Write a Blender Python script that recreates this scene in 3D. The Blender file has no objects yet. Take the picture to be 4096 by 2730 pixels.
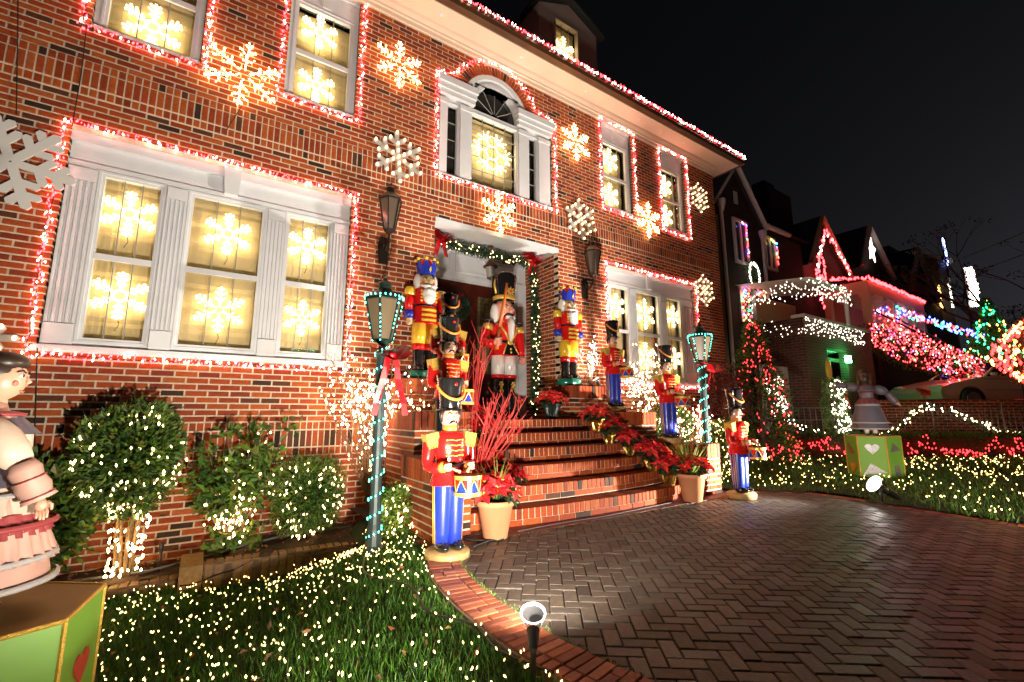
import bpy, math, random
from mathutils import Vector, Matrix
RN = random.Random(11)
U = RN.uniform
scene = bpy.context.scene
COL = scene.collection
PI = math.pi

# ------------------------------------------------------------------ camera
CAM = Vector((0.0, -5.9187, 0.0516))
FPX, YAW, PITCH, ROLL = 1810.49, 0.5925, 0.1596, -0.0017
_fw = Vector((math.sin(YAW) * math.cos(PITCH), math.cos(YAW) * math.cos(PITCH), math.sin(PITCH)))
_rt = Vector((math.cos(YAW), -math.sin(YAW), 0))
_up = _rt.cross(_fw)
RT = _rt * math.cos(ROLL) + _up * math.sin(ROLL)
UP = _up * math.cos(ROLL) - _rt * math.sin(ROLL)
FW = _fw
cd = bpy.data.cameras.new('camera')
cd.sensor_width = 36.0
cd.lens = 36.0 * FPX / 4096.0
cd.clip_start = 0.05
cd.clip_end = 900
cam = bpy.data.objects.new('camera', cd)
COL.objects.link(cam)
cam.matrix_world = Matrix(((RT.x, UP.x, -FW.x, CAM.x), (RT.y, UP.y, -FW.y, CAM.y), (RT.z, UP.z, -FW.z, CAM.z), (0, 0, 0, 1)))
scene.camera = cam

# ------------------------------------------------------------------ night sky, faint moon, exposure
world = bpy.data.worlds.new('World')
scene.world = world
world.use_nodes = True
nt = world.node_tree
nt.nodes.clear()
sky = nt.nodes.new('ShaderNodeTexSky')
sky.sky_type = 'NISHITA'
sky.sun_disc = False
sky.sun_elevation = math.radians(3.0)
sky.sun_rotation = math.radians(100)
sky.air_density = 2.0
sky.dust_density = 4.0
hs = nt.nodes.new('ShaderNodeHueSaturation')
hs.inputs['Saturation'].default_value = 0.12
bgn = nt.nodes.new('ShaderNodeBackground')
bgn.inputs['Strength'].default_value = 0.0030
wo = nt.nodes.new('ShaderNodeOutputWorld')
nt.links.new(sky.outputs[0], hs.inputs['Color'])
tint = nt.nodes.new('ShaderNodeMixRGB')
tint.blend_type = 'MULTIPLY'
tint.inputs[0].default_value = 1.0
tint.inputs[2].default_value = (.88, .92, 1.12, 1)
nt.links.new(hs.outputs[0], tint.inputs[1])
nt.links.new(tint.outputs[0], bgn.inputs['Color'])
nt.links.new(bgn.outputs[0], wo.inputs[0])
sd = bpy.data.lights.new('moon', 'SUN')
sd.energy = 0.012
sd.angle = math.radians(12)
sd.color = (1.0, 0.95, 0.9)
so = bpy.data.objects.new('moon', sd)
COL.objects.link(so)
so.rotation_euler = (math.radians(35), math.radians(20), math.radians(100))

vs = scene.view_settings
vs.view_transform = 'Standard'
vs.look = 'None'
vs.exposure = 0.55
vs.gamma = 1.0
vs.use_curve_mapping = False
scene.render.engine = 'CYCLES'
cy = scene.cycles
cy.use_denoising = True
try:
    cy.denoiser = 'OPENIMAGEDENOISE'
except Exception:
    pass
cy.max_bounces = 5
cy.diffuse_bounces = 2
cy.glossy_bounces = 2
cy.transmission_bounces = 3
cy.transparent_max_bounces = 8
cy.sample_clamp_indirect = 2.5
cy.sample_clamp_direct = 0.0
cy.caustics_reflective = False
cy.caustics_refractive = False

# ------------------------------------------------------------------ photo point -> place (2353 px wide frame)
SC = 4096.0 / 2353.0
def ray(x, y):
    a = (x * SC - 2048) / FPX
    b = -(y * SC - 1365) / FPX
    return RT * a + UP * b + FW
def F(x, y, Y=0.0):
    v = ray(x, y)
    return CAM + v * ((Y - CAM.y) / v.y)
def G(x, y, Z):
    v = ray(x, y)
    return CAM + v * ((Z - CAM.z) / v.z)
def DP(x, y, depth):
    return CAM + ray(x, y) * depth
def PX(p):
    q = Vector(p) - CAM
    w = q.dot(FW)
    if w < 0.05:
        return None
    return ((2048 + FPX * q.dot(RT) / w) / SC, (1365 - FPX * q.dot(UP) / w) / SC)

# ------------------------------------------------------------------ materials
MATS = {}
def mat(name, col, rough=0.6, metal=0.0, emit=0.0, ecol=None, noise=0.0, nscale=12.0, bump=0.0, bscale=60.0, spec=0.5, coat=0.0, trans=0.0, sampling=None, dark=None):
    if name in MATS:
        return MATS[name]
    m = bpy.data.materials.new(name)
    m.use_nodes = True
    n = m.node_tree.nodes
    L = m.node_tree.links
    b = n['Principled BSDF']
    c4 = (col[0], col[1], col[2], 1)
    b.inputs['Base Color'].default_value = c4
    b.inputs['Roughness'].default_value = rough
    b.inputs['Metallic'].default_value = metal
    b.inputs['Specular IOR Level'].default_value = spec
    b.inputs['Coat Weight'].default_value = coat
    if coat:
        b.inputs['Coat Roughness'].default_value = 0.08
    if emit:
        e = ecol or col
        b.inputs['Emission Color'].default_value = (e[0], e[1], e[2], 1)
        b.inputs['Emission Strength'].default_value = emit
    if noise or bump:
        tc = n.new('ShaderNodeTexCoord')
        if noise:
            t = n.new('ShaderNodeTexNoise')
            t.inputs['Scale'].default_value = nscale
            t.inputs['Detail'].default_value = 6
            L.new(tc.outputs['Object'], t.inputs['Vector'])
            r = n.new('ShaderNodeValToRGB')
            r.color_ramp.elements[0].position = 0.3
            r.color_ramp.elements[1].position = 0.7
            lo = dark or (col[0] * (1 - noise), col[1] * (1 - noise), col[2] * (1 - noise))
            hi = (min(1, col[0] * (1 + noise * .6)), min(1, col[1] * (1 + noise * .6)), min(1, col[2] * (1 + noise * .6)))
            r.color_ramp.elements[0].color = (lo[0], lo[1], lo[2], 1)
            r.color_ramp.elements[1].color = (hi[0], hi[1], hi[2], 1)
            L.new(t.outputs['Fac'], r.inputs['Fac'])
            L.new(r.outputs['Color'], b.inputs['Base Color'])
        if bump:
            t2 = n.new('ShaderNodeTexNoise')
            t2.inputs['Scale'].default_value = bscale
            t2.inputs['Detail'].default_value = 5
            L.new(tc.outputs['Object'], t2.inputs['Vector'])
            bp = n.new('ShaderNodeBump')
            bp.inputs['Strength'].default_value = bump
            bp.inputs['Distance'].default_value = 0.01
            L.new(t2.outputs['Fac'], bp.inputs['Height'])
            L.new(bp.outputs['Normal'], b.inputs['Normal'])
    if sampling:
        m.cycles.emission_sampling = sampling
    MATS[name] = m
    return m
def glass_mat(name, tint=(1, 1, 1), refl=0.1):
    if name in MATS:
        return MATS[name]
    m = bpy.data.materials.new(name)
    m.use_nodes = True
    n = m.node_tree.nodes
    L = m.node_tree.links
    n.clear()
    o = n.new('ShaderNodeOutputMaterial')
    mx = n.new('ShaderNodeMixShader')
    t = n.new('ShaderNodeBsdfTransparent')
    t.inputs[0].default_value = (tint[0], tint[1], tint[2], 1)
    g = n.new('ShaderNodeBsdfGlossy')
    g.inputs['Roughness'].default_value = 0.03
    mx.inputs[0].default_value = refl
    L.new(t.outputs[0], mx.inputs[1])
    L.new(g.outputs[0], mx.inputs[2])
    L.new(mx.outputs[0], o.inputs[0])
    MATS[name] = m
    return m

def brick_mat(name, c1, c2, mort, bw=.21, bh=.072):
    if name in MATS:
        return MATS[name]
    m = bpy.data.materials.new(name); m.use_nodes = True
    n = m.node_tree.nodes; L = m.node_tree.links; b = n['Principled BSDF']
    tc = n.new('ShaderNodeTexCoord'); sp = n.new('ShaderNodeSeparateXYZ'); ad = n.new('ShaderNodeMath'); cb = n.new('ShaderNodeCombineXYZ'); t = n.new('ShaderNodeTexBrick')
    L.new(tc.outputs['Object'], sp.inputs[0]); L.new(sp.outputs['X'], ad.inputs[0]); L.new(sp.outputs['Y'], ad.inputs[1])
    L.new(ad.outputs[0], cb.inputs['X']); L.new(sp.outputs['Z'], cb.inputs['Y']); L.new(cb.outputs[0], t.inputs['Vector'])
    t.inputs['Color1'].default_value = (*c1, 1); t.inputs['Color2'].default_value = (*c2, 1); t.inputs['Mortar'].default_value = (*mort, 1)
    t.inputs['Scale'].default_value = 1.0; t.inputs['Brick Width'].default_value = bw; t.inputs['Row Height'].default_value = bh; t.inputs['Mortar Size'].default_value = .006
    L.new(t.outputs['Color'], b.inputs['Base Color']); b.inputs['Roughness'].default_value = .85
    MATS[name] = m
    return m

# ------------------------------------------------------------------ mesh builder
def axes(d):
    d = d.normalized()
    a = Vector((0, 0, 1)) if abs(d.z) < .9 else Vector((1, 0, 0))
    u = d.cross(a).normalized()
    return u, u.cross(d).normalized()
class MB:
    def __init__(s):
        s.v = []; s.f = []; s.m = []
    def add(s, vs, fs, mi=0, M=None):
        o = len(s.v)
        if M is not None:
            vs = [M @ Vector(p) for p in vs]
        s.v.extend([tuple(p) for p in vs])
        s.f.extend([tuple(i + o for i in f) for f in fs])
        s.m.extend([mi] * len(fs))
        return s
    def box(s, x0, x1, y0, y1, z0, z1, mi=0, M=None):
        vs = [(x0, y0, z0), (x1, y0, z0), (x1, y1, z0), (x0, y1, z0), (x0, y0, z1), (x1, y0, z1), (x1, y1, z1), (x0, y1, z1)]
        return s.add(vs, [(0, 3, 2, 1), (4, 5, 6, 7), (0, 1, 5, 4), (1, 2, 6, 5), (2, 3, 7, 6), (3, 0, 4, 7)], mi, M)
    def cbox(s, c, sz, mi=0, M=None):
        return s.box(c[0] - sz[0] / 2, c[0] + sz[0] / 2, c[1] - sz[1] / 2, c[1] + sz[1] / 2, c[2] - sz[2] / 2, c[2] + sz[2] / 2, mi, M)
    def lathe(s, prof, n=16, mi=0, M=None, sx=1.0, sy=1.0, cap=True, c=(0, 0, 0)):
        vs = []; fs = []
        for r, z in prof:
            for i in range(n):
                a = 2 * PI * i / n
                vs.append((c[0] + r * sx * math.cos(a), c[1] + r * sy * math.sin(a), c[2] + z))
        for j in range(len(prof) - 1):
            for i in range(n):
                k = (i + 1) % n
                fs.append((j * n + i, j * n + k, (j + 1) * n + k, (j + 1) * n + i))
        if cap:
            fs.append(tuple(range(n - 1, -1, -1)))
            fs.append(tuple(range((len(prof) - 1) * n, len(prof) * n)))
        return s.add(vs, fs, mi, M)
    def ball(s, c, r, mi=0, n=12, k=8, M=None):
        if not isinstance(r, (tuple, list)):
            r = (r, r, r)
        vs = [(c[0], c[1], c[2] - r[2])]; fs = []
        for j in range(1, k):
            t = -PI / 2 + PI * j / k
            for i in range(n):
                a = 2 * PI * i / n
                vs.append((c[0] + r[0] * math.cos(t) * math.cos(a), c[1] + r[1] * math.cos(t) * math.sin(a), c[2] + r[2] * math.sin(t)))
        vs.append((c[0], c[1], c[2] + r[2]))
        for i in range(n):
            fs.append((0, 1 + (i + 1) % n, 1 + i))
            fs.append((len(vs) - 1, 1 + (k - 2) * n + i, 1 + (k - 2) * n + (i + 1) % n))
        for j in range(k - 2):
            for i in range(n):
                q = (i + 1) % n
                fs.append((1 + j * n + i, 1 + j * n + q, 1 + (j + 1) * n + q, 1 + (j + 1) * n + i))
        return s.add(vs, fs, mi, M)
    def tube(s, pts, r, mi=0, n=6, M=None, flat=1.0):
        pts = [Vector(p) for p in pts]
        if not isinstance(r, (list, tuple)):
            r = [r] * len(pts)
        vs = []; fs = []
        u = None
        for j, p in enumerate(pts):
            d = (pts[min(j + 1, len(pts) - 1)] - pts[max(j - 1, 0)])
            if d.length < 1e-9:
                d = Vector((0, 0, 1))
            d.normalize()
            if u is None:
                u, w = axes(d)
            else:
                u = (u - d * u.dot(d))
                if u.length < 1e-6:
                    u, w = axes(d)
                u.normalize()
                w = u.cross(d).normalized()
            for i in range(n):
                a = 2 * PI * i / n
                vs.append(p + u * (r[j] * math.cos(a)) + w * (r[j] * flat * math.sin(a)))
        for j in range(len(pts) - 1):
            for i in range(n):
                k = (i + 1) % n
                fs.append((j * n + i, j * n + k, (j + 1) * n + k, (j + 1) * n + i))
        fs.append(tuple(range(n - 1, -1, -1)))
        fs.append(tuple(range((len(pts) - 1) * n, len(pts) * n)))
        return s.add(vs, fs, mi, M)
    def prism(s, poly, a, b, mi=0, M=None, ax='y'):
        # polygon in (x,z) extruded along y (ax y), or (x,y) along z, or (y,z) along x
        n = len(poly)
        def P(p, t):
            return (p[0], t, p[1]) if ax == 'y' else ((p[0], p[1], t) if ax == 'z' else (t, p[0], p[1]))
        vs = [P(p, a) for p in poly] + [P(p, b) for p in poly]
        fs = [tuple(range(n)), tuple(range(2 * n - 1, n - 1, -1))]
        for i in range(n):
            k = (i + 1) % n
            fs.append((i, i + n, k + n, k))
        return s.add(vs, fs, mi, M)
    def plate(s, x0, x1, z0, z1, holes, y0, y1, mi=0):
        xs = sorted(set([x0, x1] + [h[0] for h in holes] + [h[1] for h in holes]))
        zs = sorted(set([z0, z1] + [h[2] for h in holes] + [h[3] for h in holes]))
        xs = [x for x in xs if x0 <= x <= x1]; zs = [z for z in zs if z0 <= z <= z1]
        for i in range(len(xs) - 1):
            j = 0
            while j < len(zs) - 1:
                def solid(j):
                    cx = (xs[i] + xs[i + 1]) / 2; cz = (zs[j] + zs[j + 1]) / 2
                    return not any(h[0] < cx < h[1] and h[2] < cz < h[3] for h in holes)
                if solid(j):
                    k = j
                    while k + 1 < len(zs) - 1 and solid(k + 1):
                        k += 1
                    s.box(xs[i], xs[i + 1], y0, y1, zs[j], zs[k + 1], mi)
                    j = k + 1
                else:
                    j += 1
        return s
    def bulb(s, p, r=.009, h=.02, mi=0, tilt=.5):
        d = Vector((U(-tilt, tilt), U(-tilt, tilt), 1)).normalized()
        u, w = axes(d)
        p = Vector(p)
        vs = [p - d * h, p + u * r, p + w * r, p - u * r, p - w * r, p + d * h]
        return s.add(vs, [(0, 2, 1), (0, 3, 2), (0, 4, 3), (0, 1, 4), (5, 1, 2), (5, 2, 3), (5, 3, 4), (5, 4, 1)], mi)
    def leaf(s, p, d, l, w, mi=0, up=None, droop=0.0):
        d = Vector(d).normalized()
        u = d.cross(up or Vector((U(-1, 1), U(-1, 1), U(-1, 1))))
        if u.length < 1e-4:
            u, _ = axes(d)
        u.normalize()
        nrm = u.cross(d)
        p = Vector(p)
        m = p + d * l * .5 + nrm * l * .08
        e = p + d * l - nrm * l * droop
        return s.add([p, m + u * w, e, m - u * w], [(0, 1, 2, 3)], mi)
    def build(s, name, mats, parent=None, smooth=False, kind=None, loc=None):
        me = bpy.data.meshes.new(name)
        me.from_pydata(s.v, [], s.f)
        if not isinstance(mats, (list, tuple)):
            mats = [mats]
        for m in mats:
            me.materials.append(m)
        if len(mats) > 1:
            me.polygons.foreach_set('material_index', s.m)
        if smooth:
            me.polygons.foreach_set('use_smooth', [True] * len(me.polygons))
        me.update()
        o = bpy.data.objects.new(name, me)
        COL.objects.link(o)
        if parent is not None:
            o.parent = parent
        if kind:
            o['kind'] = kind
        if loc is not None:
            o.location = loc
        return o
def tag(o, label, cat, group=None):
    o['label'] = label; o['category'] = cat
    if group:
        o['group'] = group
    return o
def thing(name, label, cat, loc=(0, 0, 0), rz=0.0, group=None):
    o = bpy.data.objects.new(name, None)
    o.empty_display_size = .1
    COL.objects.link(o)
    o.location = loc
    o.rotation_euler = (0, 0, rz)
    return tag(o, label, cat, group)
def struct(o):
    o['kind'] = 'structure'
    return o
def copy_tree(o, parent=None):
    c = o.copy()
    COL.objects.link(c)
    if parent is not None:
        c.parent = parent
    for ch in list(o.children):
        copy_tree(ch, c)
    return c
def place(proto, loc, label, rz=0.0, scale=1.0, first=[None]):
    c = copy_tree(proto)
    c.location = loc
    c.rotation_euler = (0, 0, rz)
    c.scale = (scale, scale, scale)
    c['label'] = label
    return c

# ------------------------------------------------------------------ loose pieces (bricks, pavers): the largest ones singly, the rest joined
PIECE_MESH = {}
def piece_geo(w, h, d, ch):
    a, b = w / 2, h / 2
    ia, ib = a - ch, b - ch
    vs = [(-ia, 0, -ib), (ia, 0, -ib), (ia, 0, ib), (-ia, 0, ib), (-a, ch, -b), (a, ch, -b), (a, ch, b), (-a, ch, b), (-a, d, -b), (a, d, -b), (a, d, b), (-a, d, b)]
    fs = [(0, 1, 2, 3)]
    for i in range(4):
        k = (i + 1) % 4
        fs.append((i, i + 4, k + 4, k)); fs.append((i + 4, i + 8, k + 8, k + 4))
    return vs, fs
def piece_mesh(w, h, d, ch):
    key = (round(w, 3), round(h, 3), round(d, 3), ch)
    if key not in PIECE_MESH:
        vs, fs = piece_geo(w, h, d, ch)
        me = bpy.data.meshes.new('piece')
        me.from_pydata(vs, [], fs)
        me.materials.append(None)
        PIECE_MESH[key] = me
    return PIECE_MESH[key]
def pieces(lst, one, many, parent, mats, limit=300, ch=.003):
    # lst: (Matrix, w, h, d, material index); front face looks along local -Y
    sc = []
    for k, (M, w, h, d, mi) in enumerate(lst):
        p = M.translation
        q = PX(p)
        a = 0.0
        if q and -10 < q[0] < 2363 and -10 < q[1] < 1578:
            n = -(M.to_3x3() @ Vector((0, 1, 0)))
            v = CAM - p
            a = max(0.0, n.dot(v.normalized())) * w * h / v.length_squared
        sc.append((a, k))
    sc.sort(reverse=True)
    top = set(k for a, k in sc[:limit] if a > 0)
    mb = MB()
    inv = Matrix.Translation(-parent.location) if parent is not None else Matrix()
    for k, (M, w, h, d, mi) in enumerate(lst):
        if k in top:
            o = bpy.data.objects.new(one, piece_mesh(w, h, d, ch))
            COL.objects.link(o)
            o.parent = parent
            o.matrix_local = inv @ M
            o.material_slots[0].link = 'OBJECT'
            o.material_slots[0].material = mats[mi]
        else:
            vs, fs = piece_geo(w, h, d, ch)
            mb.add(vs, fs, mi, inv @ M)
    if mb.v:
        mb.build(many, mats, parent, kind='stuff')
def TM(x, y, z, rz=0.0, rx=0.0):
    return Matrix.Translation((x, y, z)) @ Matrix.Rotation(rz, 4, 'Z') @ Matrix.Rotation(rx, 4, 'X')

BRICK = [mat('brick_%s' % n, c, rough=.75, noise=.25, nscale=30, bump=.25, bscale=90, spec=.35) for n, c in [
    ('red', (.37, .060, .011)), ('deep', (.28, .042, .009)), ('orange', (.42, .088, .015)), ('plum', (.22, .032, .010)), ('rust', (.34, .064, .013)),
    ('black', (.045, .018, .011)), ('brown', (.10, .030, .013)), ('pale', (.42, .10, .026))]]
BW = [.24, .2, .18, .10, .15, .04, .04, .05]
def rbrick():
    return RN.choices(range(8), BW)[0]
MORTAR = mat('mortar', (.68, .55, .41), rough=.9, noise=.2, nscale=40, bump=.3, bscale=120)
WHITE = mat('white_paint', (.70, .72, .76), rough=.45, noise=.05, nscale=6)
BLACKM = mat('black_metal', (.015, .014, .013), rough=.35)
WIRE = mat('dark_wire', (.012, .014, .012), rough=.6)
GOLD = mat('gold_paint', (.72, .46, .09), rough=.32, metal=.35, bump=.1, bscale=150)
REDP = mat('red_gloss_paint', (.62, .012, .012), rough=.22, coat=.4)
BLUEP = mat('blue_gloss_paint', (.014, .035, .40), rough=.3, coat=.3)
BLACKP = mat('black_gloss_paint', (.010, .010, .011), rough=.15, coat=.6)
WHITEP = mat('white_gloss_paint', (.75, .74, .72), rough=.22, coat=.4)
YELLOWP = mat('yellow_gloss_paint', (.80, .50, .04), rough=.25, coat=.4)
SKIN = mat('skin_paint', (.72, .38, .26), rough=.35, coat=.3)
SKIN2 = mat('pale_skin_paint', (.64, .36, .25), rough=.35, coat=.3)
HAIR = mat('dark_hair_paint', (.03, .018, .012), rough=.4)
B_WARM = mat('bulb_warm_white', (1, .9, .75), emit=20, ecol=(1, .62, .24))
B_RED2 = mat('bulb_red_soft', (1, .1, .1), emit=5, ecol=(1, .03, .035))
B_WARM2 = mat('bulb_warm_medium', (1, .9, .7), emit=9, ecol=(1, .66, .30))
B_WARM3 = mat('bulb_warm_dim', (1, .85, .6), emit=3.5, ecol=(1, .62, .24))
WARM = [B_WARM, B_WARM2, B_WARM3]
LAWNB = [mat('lawn_bulb_%s' % n, (1, .9, .6), emit=e, ecol=(1, .66, .18)) for n, e in (('bright', 13), ('medium', 6), ('dim', 2.4))]
B_RED = mat('bulb_red', (1, .1, .1), emit=11, ecol=(1, .03, .04))
B_WHITE = mat('bulb_cool_white', (1, 1, 1), emit=16, ecol=(1, .80, .64))
B_GREEN = mat('bulb_green', (.2, 1, .5), emit=14, ecol=(.02, 1, .38))
B_TEAL = mat('bulb_teal', (.2, 1, .8), emit=16, ecol=(.04, 1, .62))
B_BLUE = mat('bulb_blue', (.2, .3, 1), emit=16, ecol=(.06, .10, 1))
B_AMBER = mat('bulb_amber', (1, .6, .2), emit=14, ecol=(1, .42, .08))
LEAFG = [mat('leaf_%s' % n, c, rough=.5, spec=.4) for n, c in [('dark', (.025, .065, .012)), ('mid', (.055, .13, .018)), ('bright', (.12, .21, .025)), ('olive', (.13, .14, .022))]]
REDLEAF = [mat('bract_%s' % n, c, rough=.45) for n, c in [('red', (.72, .015, .022)), ('crimson', (.58, .010, .018)), ('coral', (.78, .04, .04))]]
# ------------------------------------------------------------------ the brick house
ZD = -1.03           # driveway level
ZL = -0.02           # landing level
BX, CZ = .2032, .0677
HX0, HX1, HTOP = -2.5, 10.03, 5.95
house = thing('brick_house', 'two storey red brick house outlined with red and white string lights', 'house')
OPEN = {'W1': (-1.34, -.39, 4.08, HTOP), 'W2': (.49, 1.37, 4.08, HTOP), 'W4': (6.17, 7.03, 4.08, HTOP), 'W5': (8.00, 8.85, 4.08, HTOP),
        'BIG': (-1.35, 1.40, .67, 2.90), 'LRW': (6.19, 8.91, .67, 2.87), 'PAL': (2.64, 4.87, 3.68, 5.33), 'DOOR': (2.61, 4.97, -1.6, 2.905)}
ACX, ACZ, ACR = 3.70, 5.12, .64
holes = list(OPEN.values())
def arch_half(z):
    if z < ACZ or z > ACZ + ACR + .16:
        return 0
    return math.sqrt(max(0, (ACR + .165) ** 2 - (z - ACZ) ** 2))
mb = MB()
zs_arch = [5.33 + i * .05 for i in range(13)]
ah = []
for i in range(12):
    z = 5.33 + i * .05
    if z + .025 < ACZ + ACR:
        h = math.sqrt(max(0, ACR ** 2 - (z + .025 - ACZ) ** 2))
        ah.append((ACX - h, ACX + h, z, min(z + .05, HTOP)))
mb.plate(HX0, HX1, -1.6, HTOP, holes + ah, .007, .12)
mb.box(HX0, HX0 + .1, .12, 8, -1.6, HTOP)
mb.box(HX1 - .1, HX1, .12, 8, -1.6, HTOP)
mb.box(HX0, HX1, 7.9, 8, -1.6, HTOP)
mb.build('wall', MORTAR, house)
# running bond courses, cut at the openings
L = []
def row_intervals(z0, z1, x0, x1):
    ex = [(h[0], h[1]) for h in holes if h[2] < z1 - .01 and h[3] > z0 + .01]
    a = arch_half((z0 + z1) / 2)
    if a:
        ex.append((ACX - a, ACX + a))
    ex.sort()
    out = []; c = x0
    for a, b in ex:
        if a > c:
            out.append((c, a))
        c = max(c, b)
    if c < x1:
        out.append((c, x1))
    return out
def put(L, x0, x1, z0, z1, y, d):
    L.append((TM((x0 + x1) / 2, y + U(-.0015, .0015), (z0 + z1) / 2), x1 - x0, z1 - z0, d, rbrick()))
J = .0165
LB = (-6.33 * CZ, -.5 * CZ); UB = (48.5 * CZ, 54.33 * CZ)
def course_z():
    for r in range(-26, 90):
        zc = r * CZ
        if zc - CZ / 2 >= -1.6 and zc + CZ / 2 <= LB[0] + .3 * CZ:
            pass
    out = []
    z = LB[0]; r = -1
    while z - CZ > -1.6:
        out.append((z - CZ, z, r)); z -= CZ; r -= 1
    for r in range(0, 49):
        out.append(((r - .5) * CZ, (r + .5) * CZ, r))
    z = UB[1]; r = 50
    while z + CZ < HTOP + .02:
        out.append((z, z + CZ, r)); z += CZ; r += 1
    return out
for z0, z1, r in course_z():
    for a, b in row_intervals(z0, z1, HX0, HX1):
        off = -1.4059 + (BX / 2 if r % 2 else 0)
        k = math.ceil((a - off) / BX + .12)
        xs = [a] + [off + i * BX for i in range(k, k + 80) if off + i * BX < b - .03] + [b]
        for i in range(len(xs) - 1):
            e0 = a > HX0 and i == 0; e1 = b < HX1 and i == len(xs) - 2
            x0 = xs[i] + (0 if i == 0 else J / 2); x1 = xs[i + 1] - (0 if i == len(xs) - 2 else J / 2)
            put(L, x0, x1, z0 + J / 2, z1 - J / 2, 0, .118 if (e0 or e1) else .02)
def band(L, zz, x1e, proud):
    z0, z1 = zz
    h = z1 - z0
    lv = [(z0, z0 + h * .245, proud * .6), (z0 + h * .245, z0 + h * .755, proud), (z0 + h * .755, z1, proud * .6)]
    for a, b, pr in lv:
        for xa, xb in row_intervals(a, b, HX0, x1e):
            k = math.ceil((xa + 1.4059) / CZ + .2)
            xs = [xa] + [-1.4059 + i * CZ for i in range(k, k + 240) if -1.4059 + i * CZ < xb - .02] + [xb]
            for i in range(len(xs) - 1):
                put(L, xs[i] + .0065, xs[i + 1] - .0065, a + J / 2, b - J / 2, -pr, .02 + pr)
band(L, LB, HX1, .006)
band(L, UB, 9.62, .014)
for r in range(6):                      # plain courses between the end of the upper band and the corner
    z0 = UB[0] + r * (UB[1] - UB[0]) / 6; z1 = z0 + (UB[1] - UB[0]) / 6
    put(L, 9.62 + J, 9.82, z0 + J / 2, z1 - J / 2, 0, .02); put(L, 9.82 + J, HX1, z0 + J / 2, z1 - J / 2, 0, .02)
for i in range(34):                     # brick arch over the middle window
    a = PI * (.06 + .88 * (i + .5) / 34)
    c = (ACX + (ACR + .085) * math.cos(a), ACZ + (ACR + .085) * math.sin(a))
    if c[1] < 5.36:
        continue
    M = Matrix.Translation((c[0], 0, c[1])) @ Matrix.Rotation(PI / 2 - a, 4, 'Y')
    L.append((M, .052, .155, .118, rbrick()))
for zz, xe, pr in ((LB, HX1, .006), (UB, 9.62, .014)):
    h = zz[1] - zz[0]
    for a, b, p in ((zz[0], zz[0] + h * .245, pr * .6), (zz[0] + h * .245, zz[0] + h * .755, pr), (zz[0] + h * .755, zz[1], pr * .6)):
        m = MB()
        for xa, xb in row_intervals(a, b, HX0, xe):
            m.box(xa + .001, xb - .001, -p + .005, .0065, a, b)
        m.build('band_mortar', MORTAR, house)
pieces(L, 'brick', 'brickwork', house, BRICK, 300)

SHADE = mat('window_shade', (.76, .60, .34), rough=.8, noise=.12, nscale=5)
PANE = glass_mat('window_glass', (.95, .95, .93), .06)
MUNT = mat('grey_muntin', (.28, .28, .27), rough=.5)
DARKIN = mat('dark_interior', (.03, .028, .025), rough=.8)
def sash(win, gx0, gx1, gz0, gz1, y, rail=None, nm=2, shade=True, cross=0):
    m = MB().box(gx0, gx1, y + .018, y + .022, gz0, gz1)
    m.build('pane', PANE, win)
    m = MB()
    for i in range(nm):
        x = gx0 + (gx1 - gx0) * (i + 1) / (nm + 1)
        m.box(x - .005, x + .005, y + .004, y + .017, gz0, gz1)
    for i in range(cross):
        z = gz0 + (gz1 - gz0) * (i + 1) / (cross + 1)
        m.box(gx0, gx1, y + .006, y + .0165, z - .005, z + .005)
    if nm or cross:
        m.build('muntin', MUNT, win)
    if rail is not None:
        m = MB().box(gx0, gx1, y - .028, y + .003, rail - .03, rail + .03)
        m.build('meeting_rail', WHITE, win)
    m = MB()
    n = 14; nr = max(4, int((gz1 - gz0) / .045)); ph = U(0, 6)
    vs = []
    for j in range(nr + 1):
        for i in range(n + 1):
            x = gx0 - .03 + (gx1 - gx0 + .06) * i / n
            sag = .008 * math.sin(PI * i / n) * math.sin(j * 1.1 + ph)
            vs.append((x, y + .15 + .004 * math.sin(i * 1.9 + ph) + .011 * (j % 5 == 0) + .005 * math.sin(j * .7), gz0 - .04 + (gz1 - gz0 + .08) * j / nr + sag))
    m.add(vs, [(j * (n + 1) + i, j * (n + 1) + i + 1, (j + 1) * (n + 1) + i + 1, (j + 1) * (n + 1) + i) for j in range(nr) for i in range(n)])
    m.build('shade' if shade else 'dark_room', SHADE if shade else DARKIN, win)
def frame_ring(m, x0, x1, z0, z1, w, y0, y1):
    m.box(x0, x0 + w, y0, y1, z0, z1); m.box(x1 - w, x1, y0, y1, z0, z1)
    m.box(x0 + w, x1 - w, y0, y1, z0, z0 + w); m.box(x0 + w, x1 - w, y0, y1, z1 - w, z1)
def single_window(o):
    x0, x1, z0, z1 = o
    gz1 = 5.53; g = .105
    m = MB()
    m.plate(x0, x1, z0, z1, [(x0 + g, x1 - g, z0 + .10, gz1)], .075, .13)
    frame_ring(m, x0 + .055, x1 - .055, z0 + .05, gz1 + .06, .022, .062, .076)
    m.box(x0 - .02, x1 + .02, .02, .12, z0 - .0, z0 + .05)
    m.box(x0, x1, .045, .075, z1 - .07, z1)
    c = (x0 + x1) / 2
    m.prism([(c - .055, 5.62), (c + .055, 5.62), (c + .085, 5.88), (c - .085, 5.88)], .05, .0745)
    w = m.build('window', WHITE, house)
    sash(w, x0 + g, x1 - g, z0 + .10, gz1, .10, rail=4.82)
    return w
for k in ('W1', 'W2', 'W4', 'W5'):
    single_window(OPEN[k])
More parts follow.
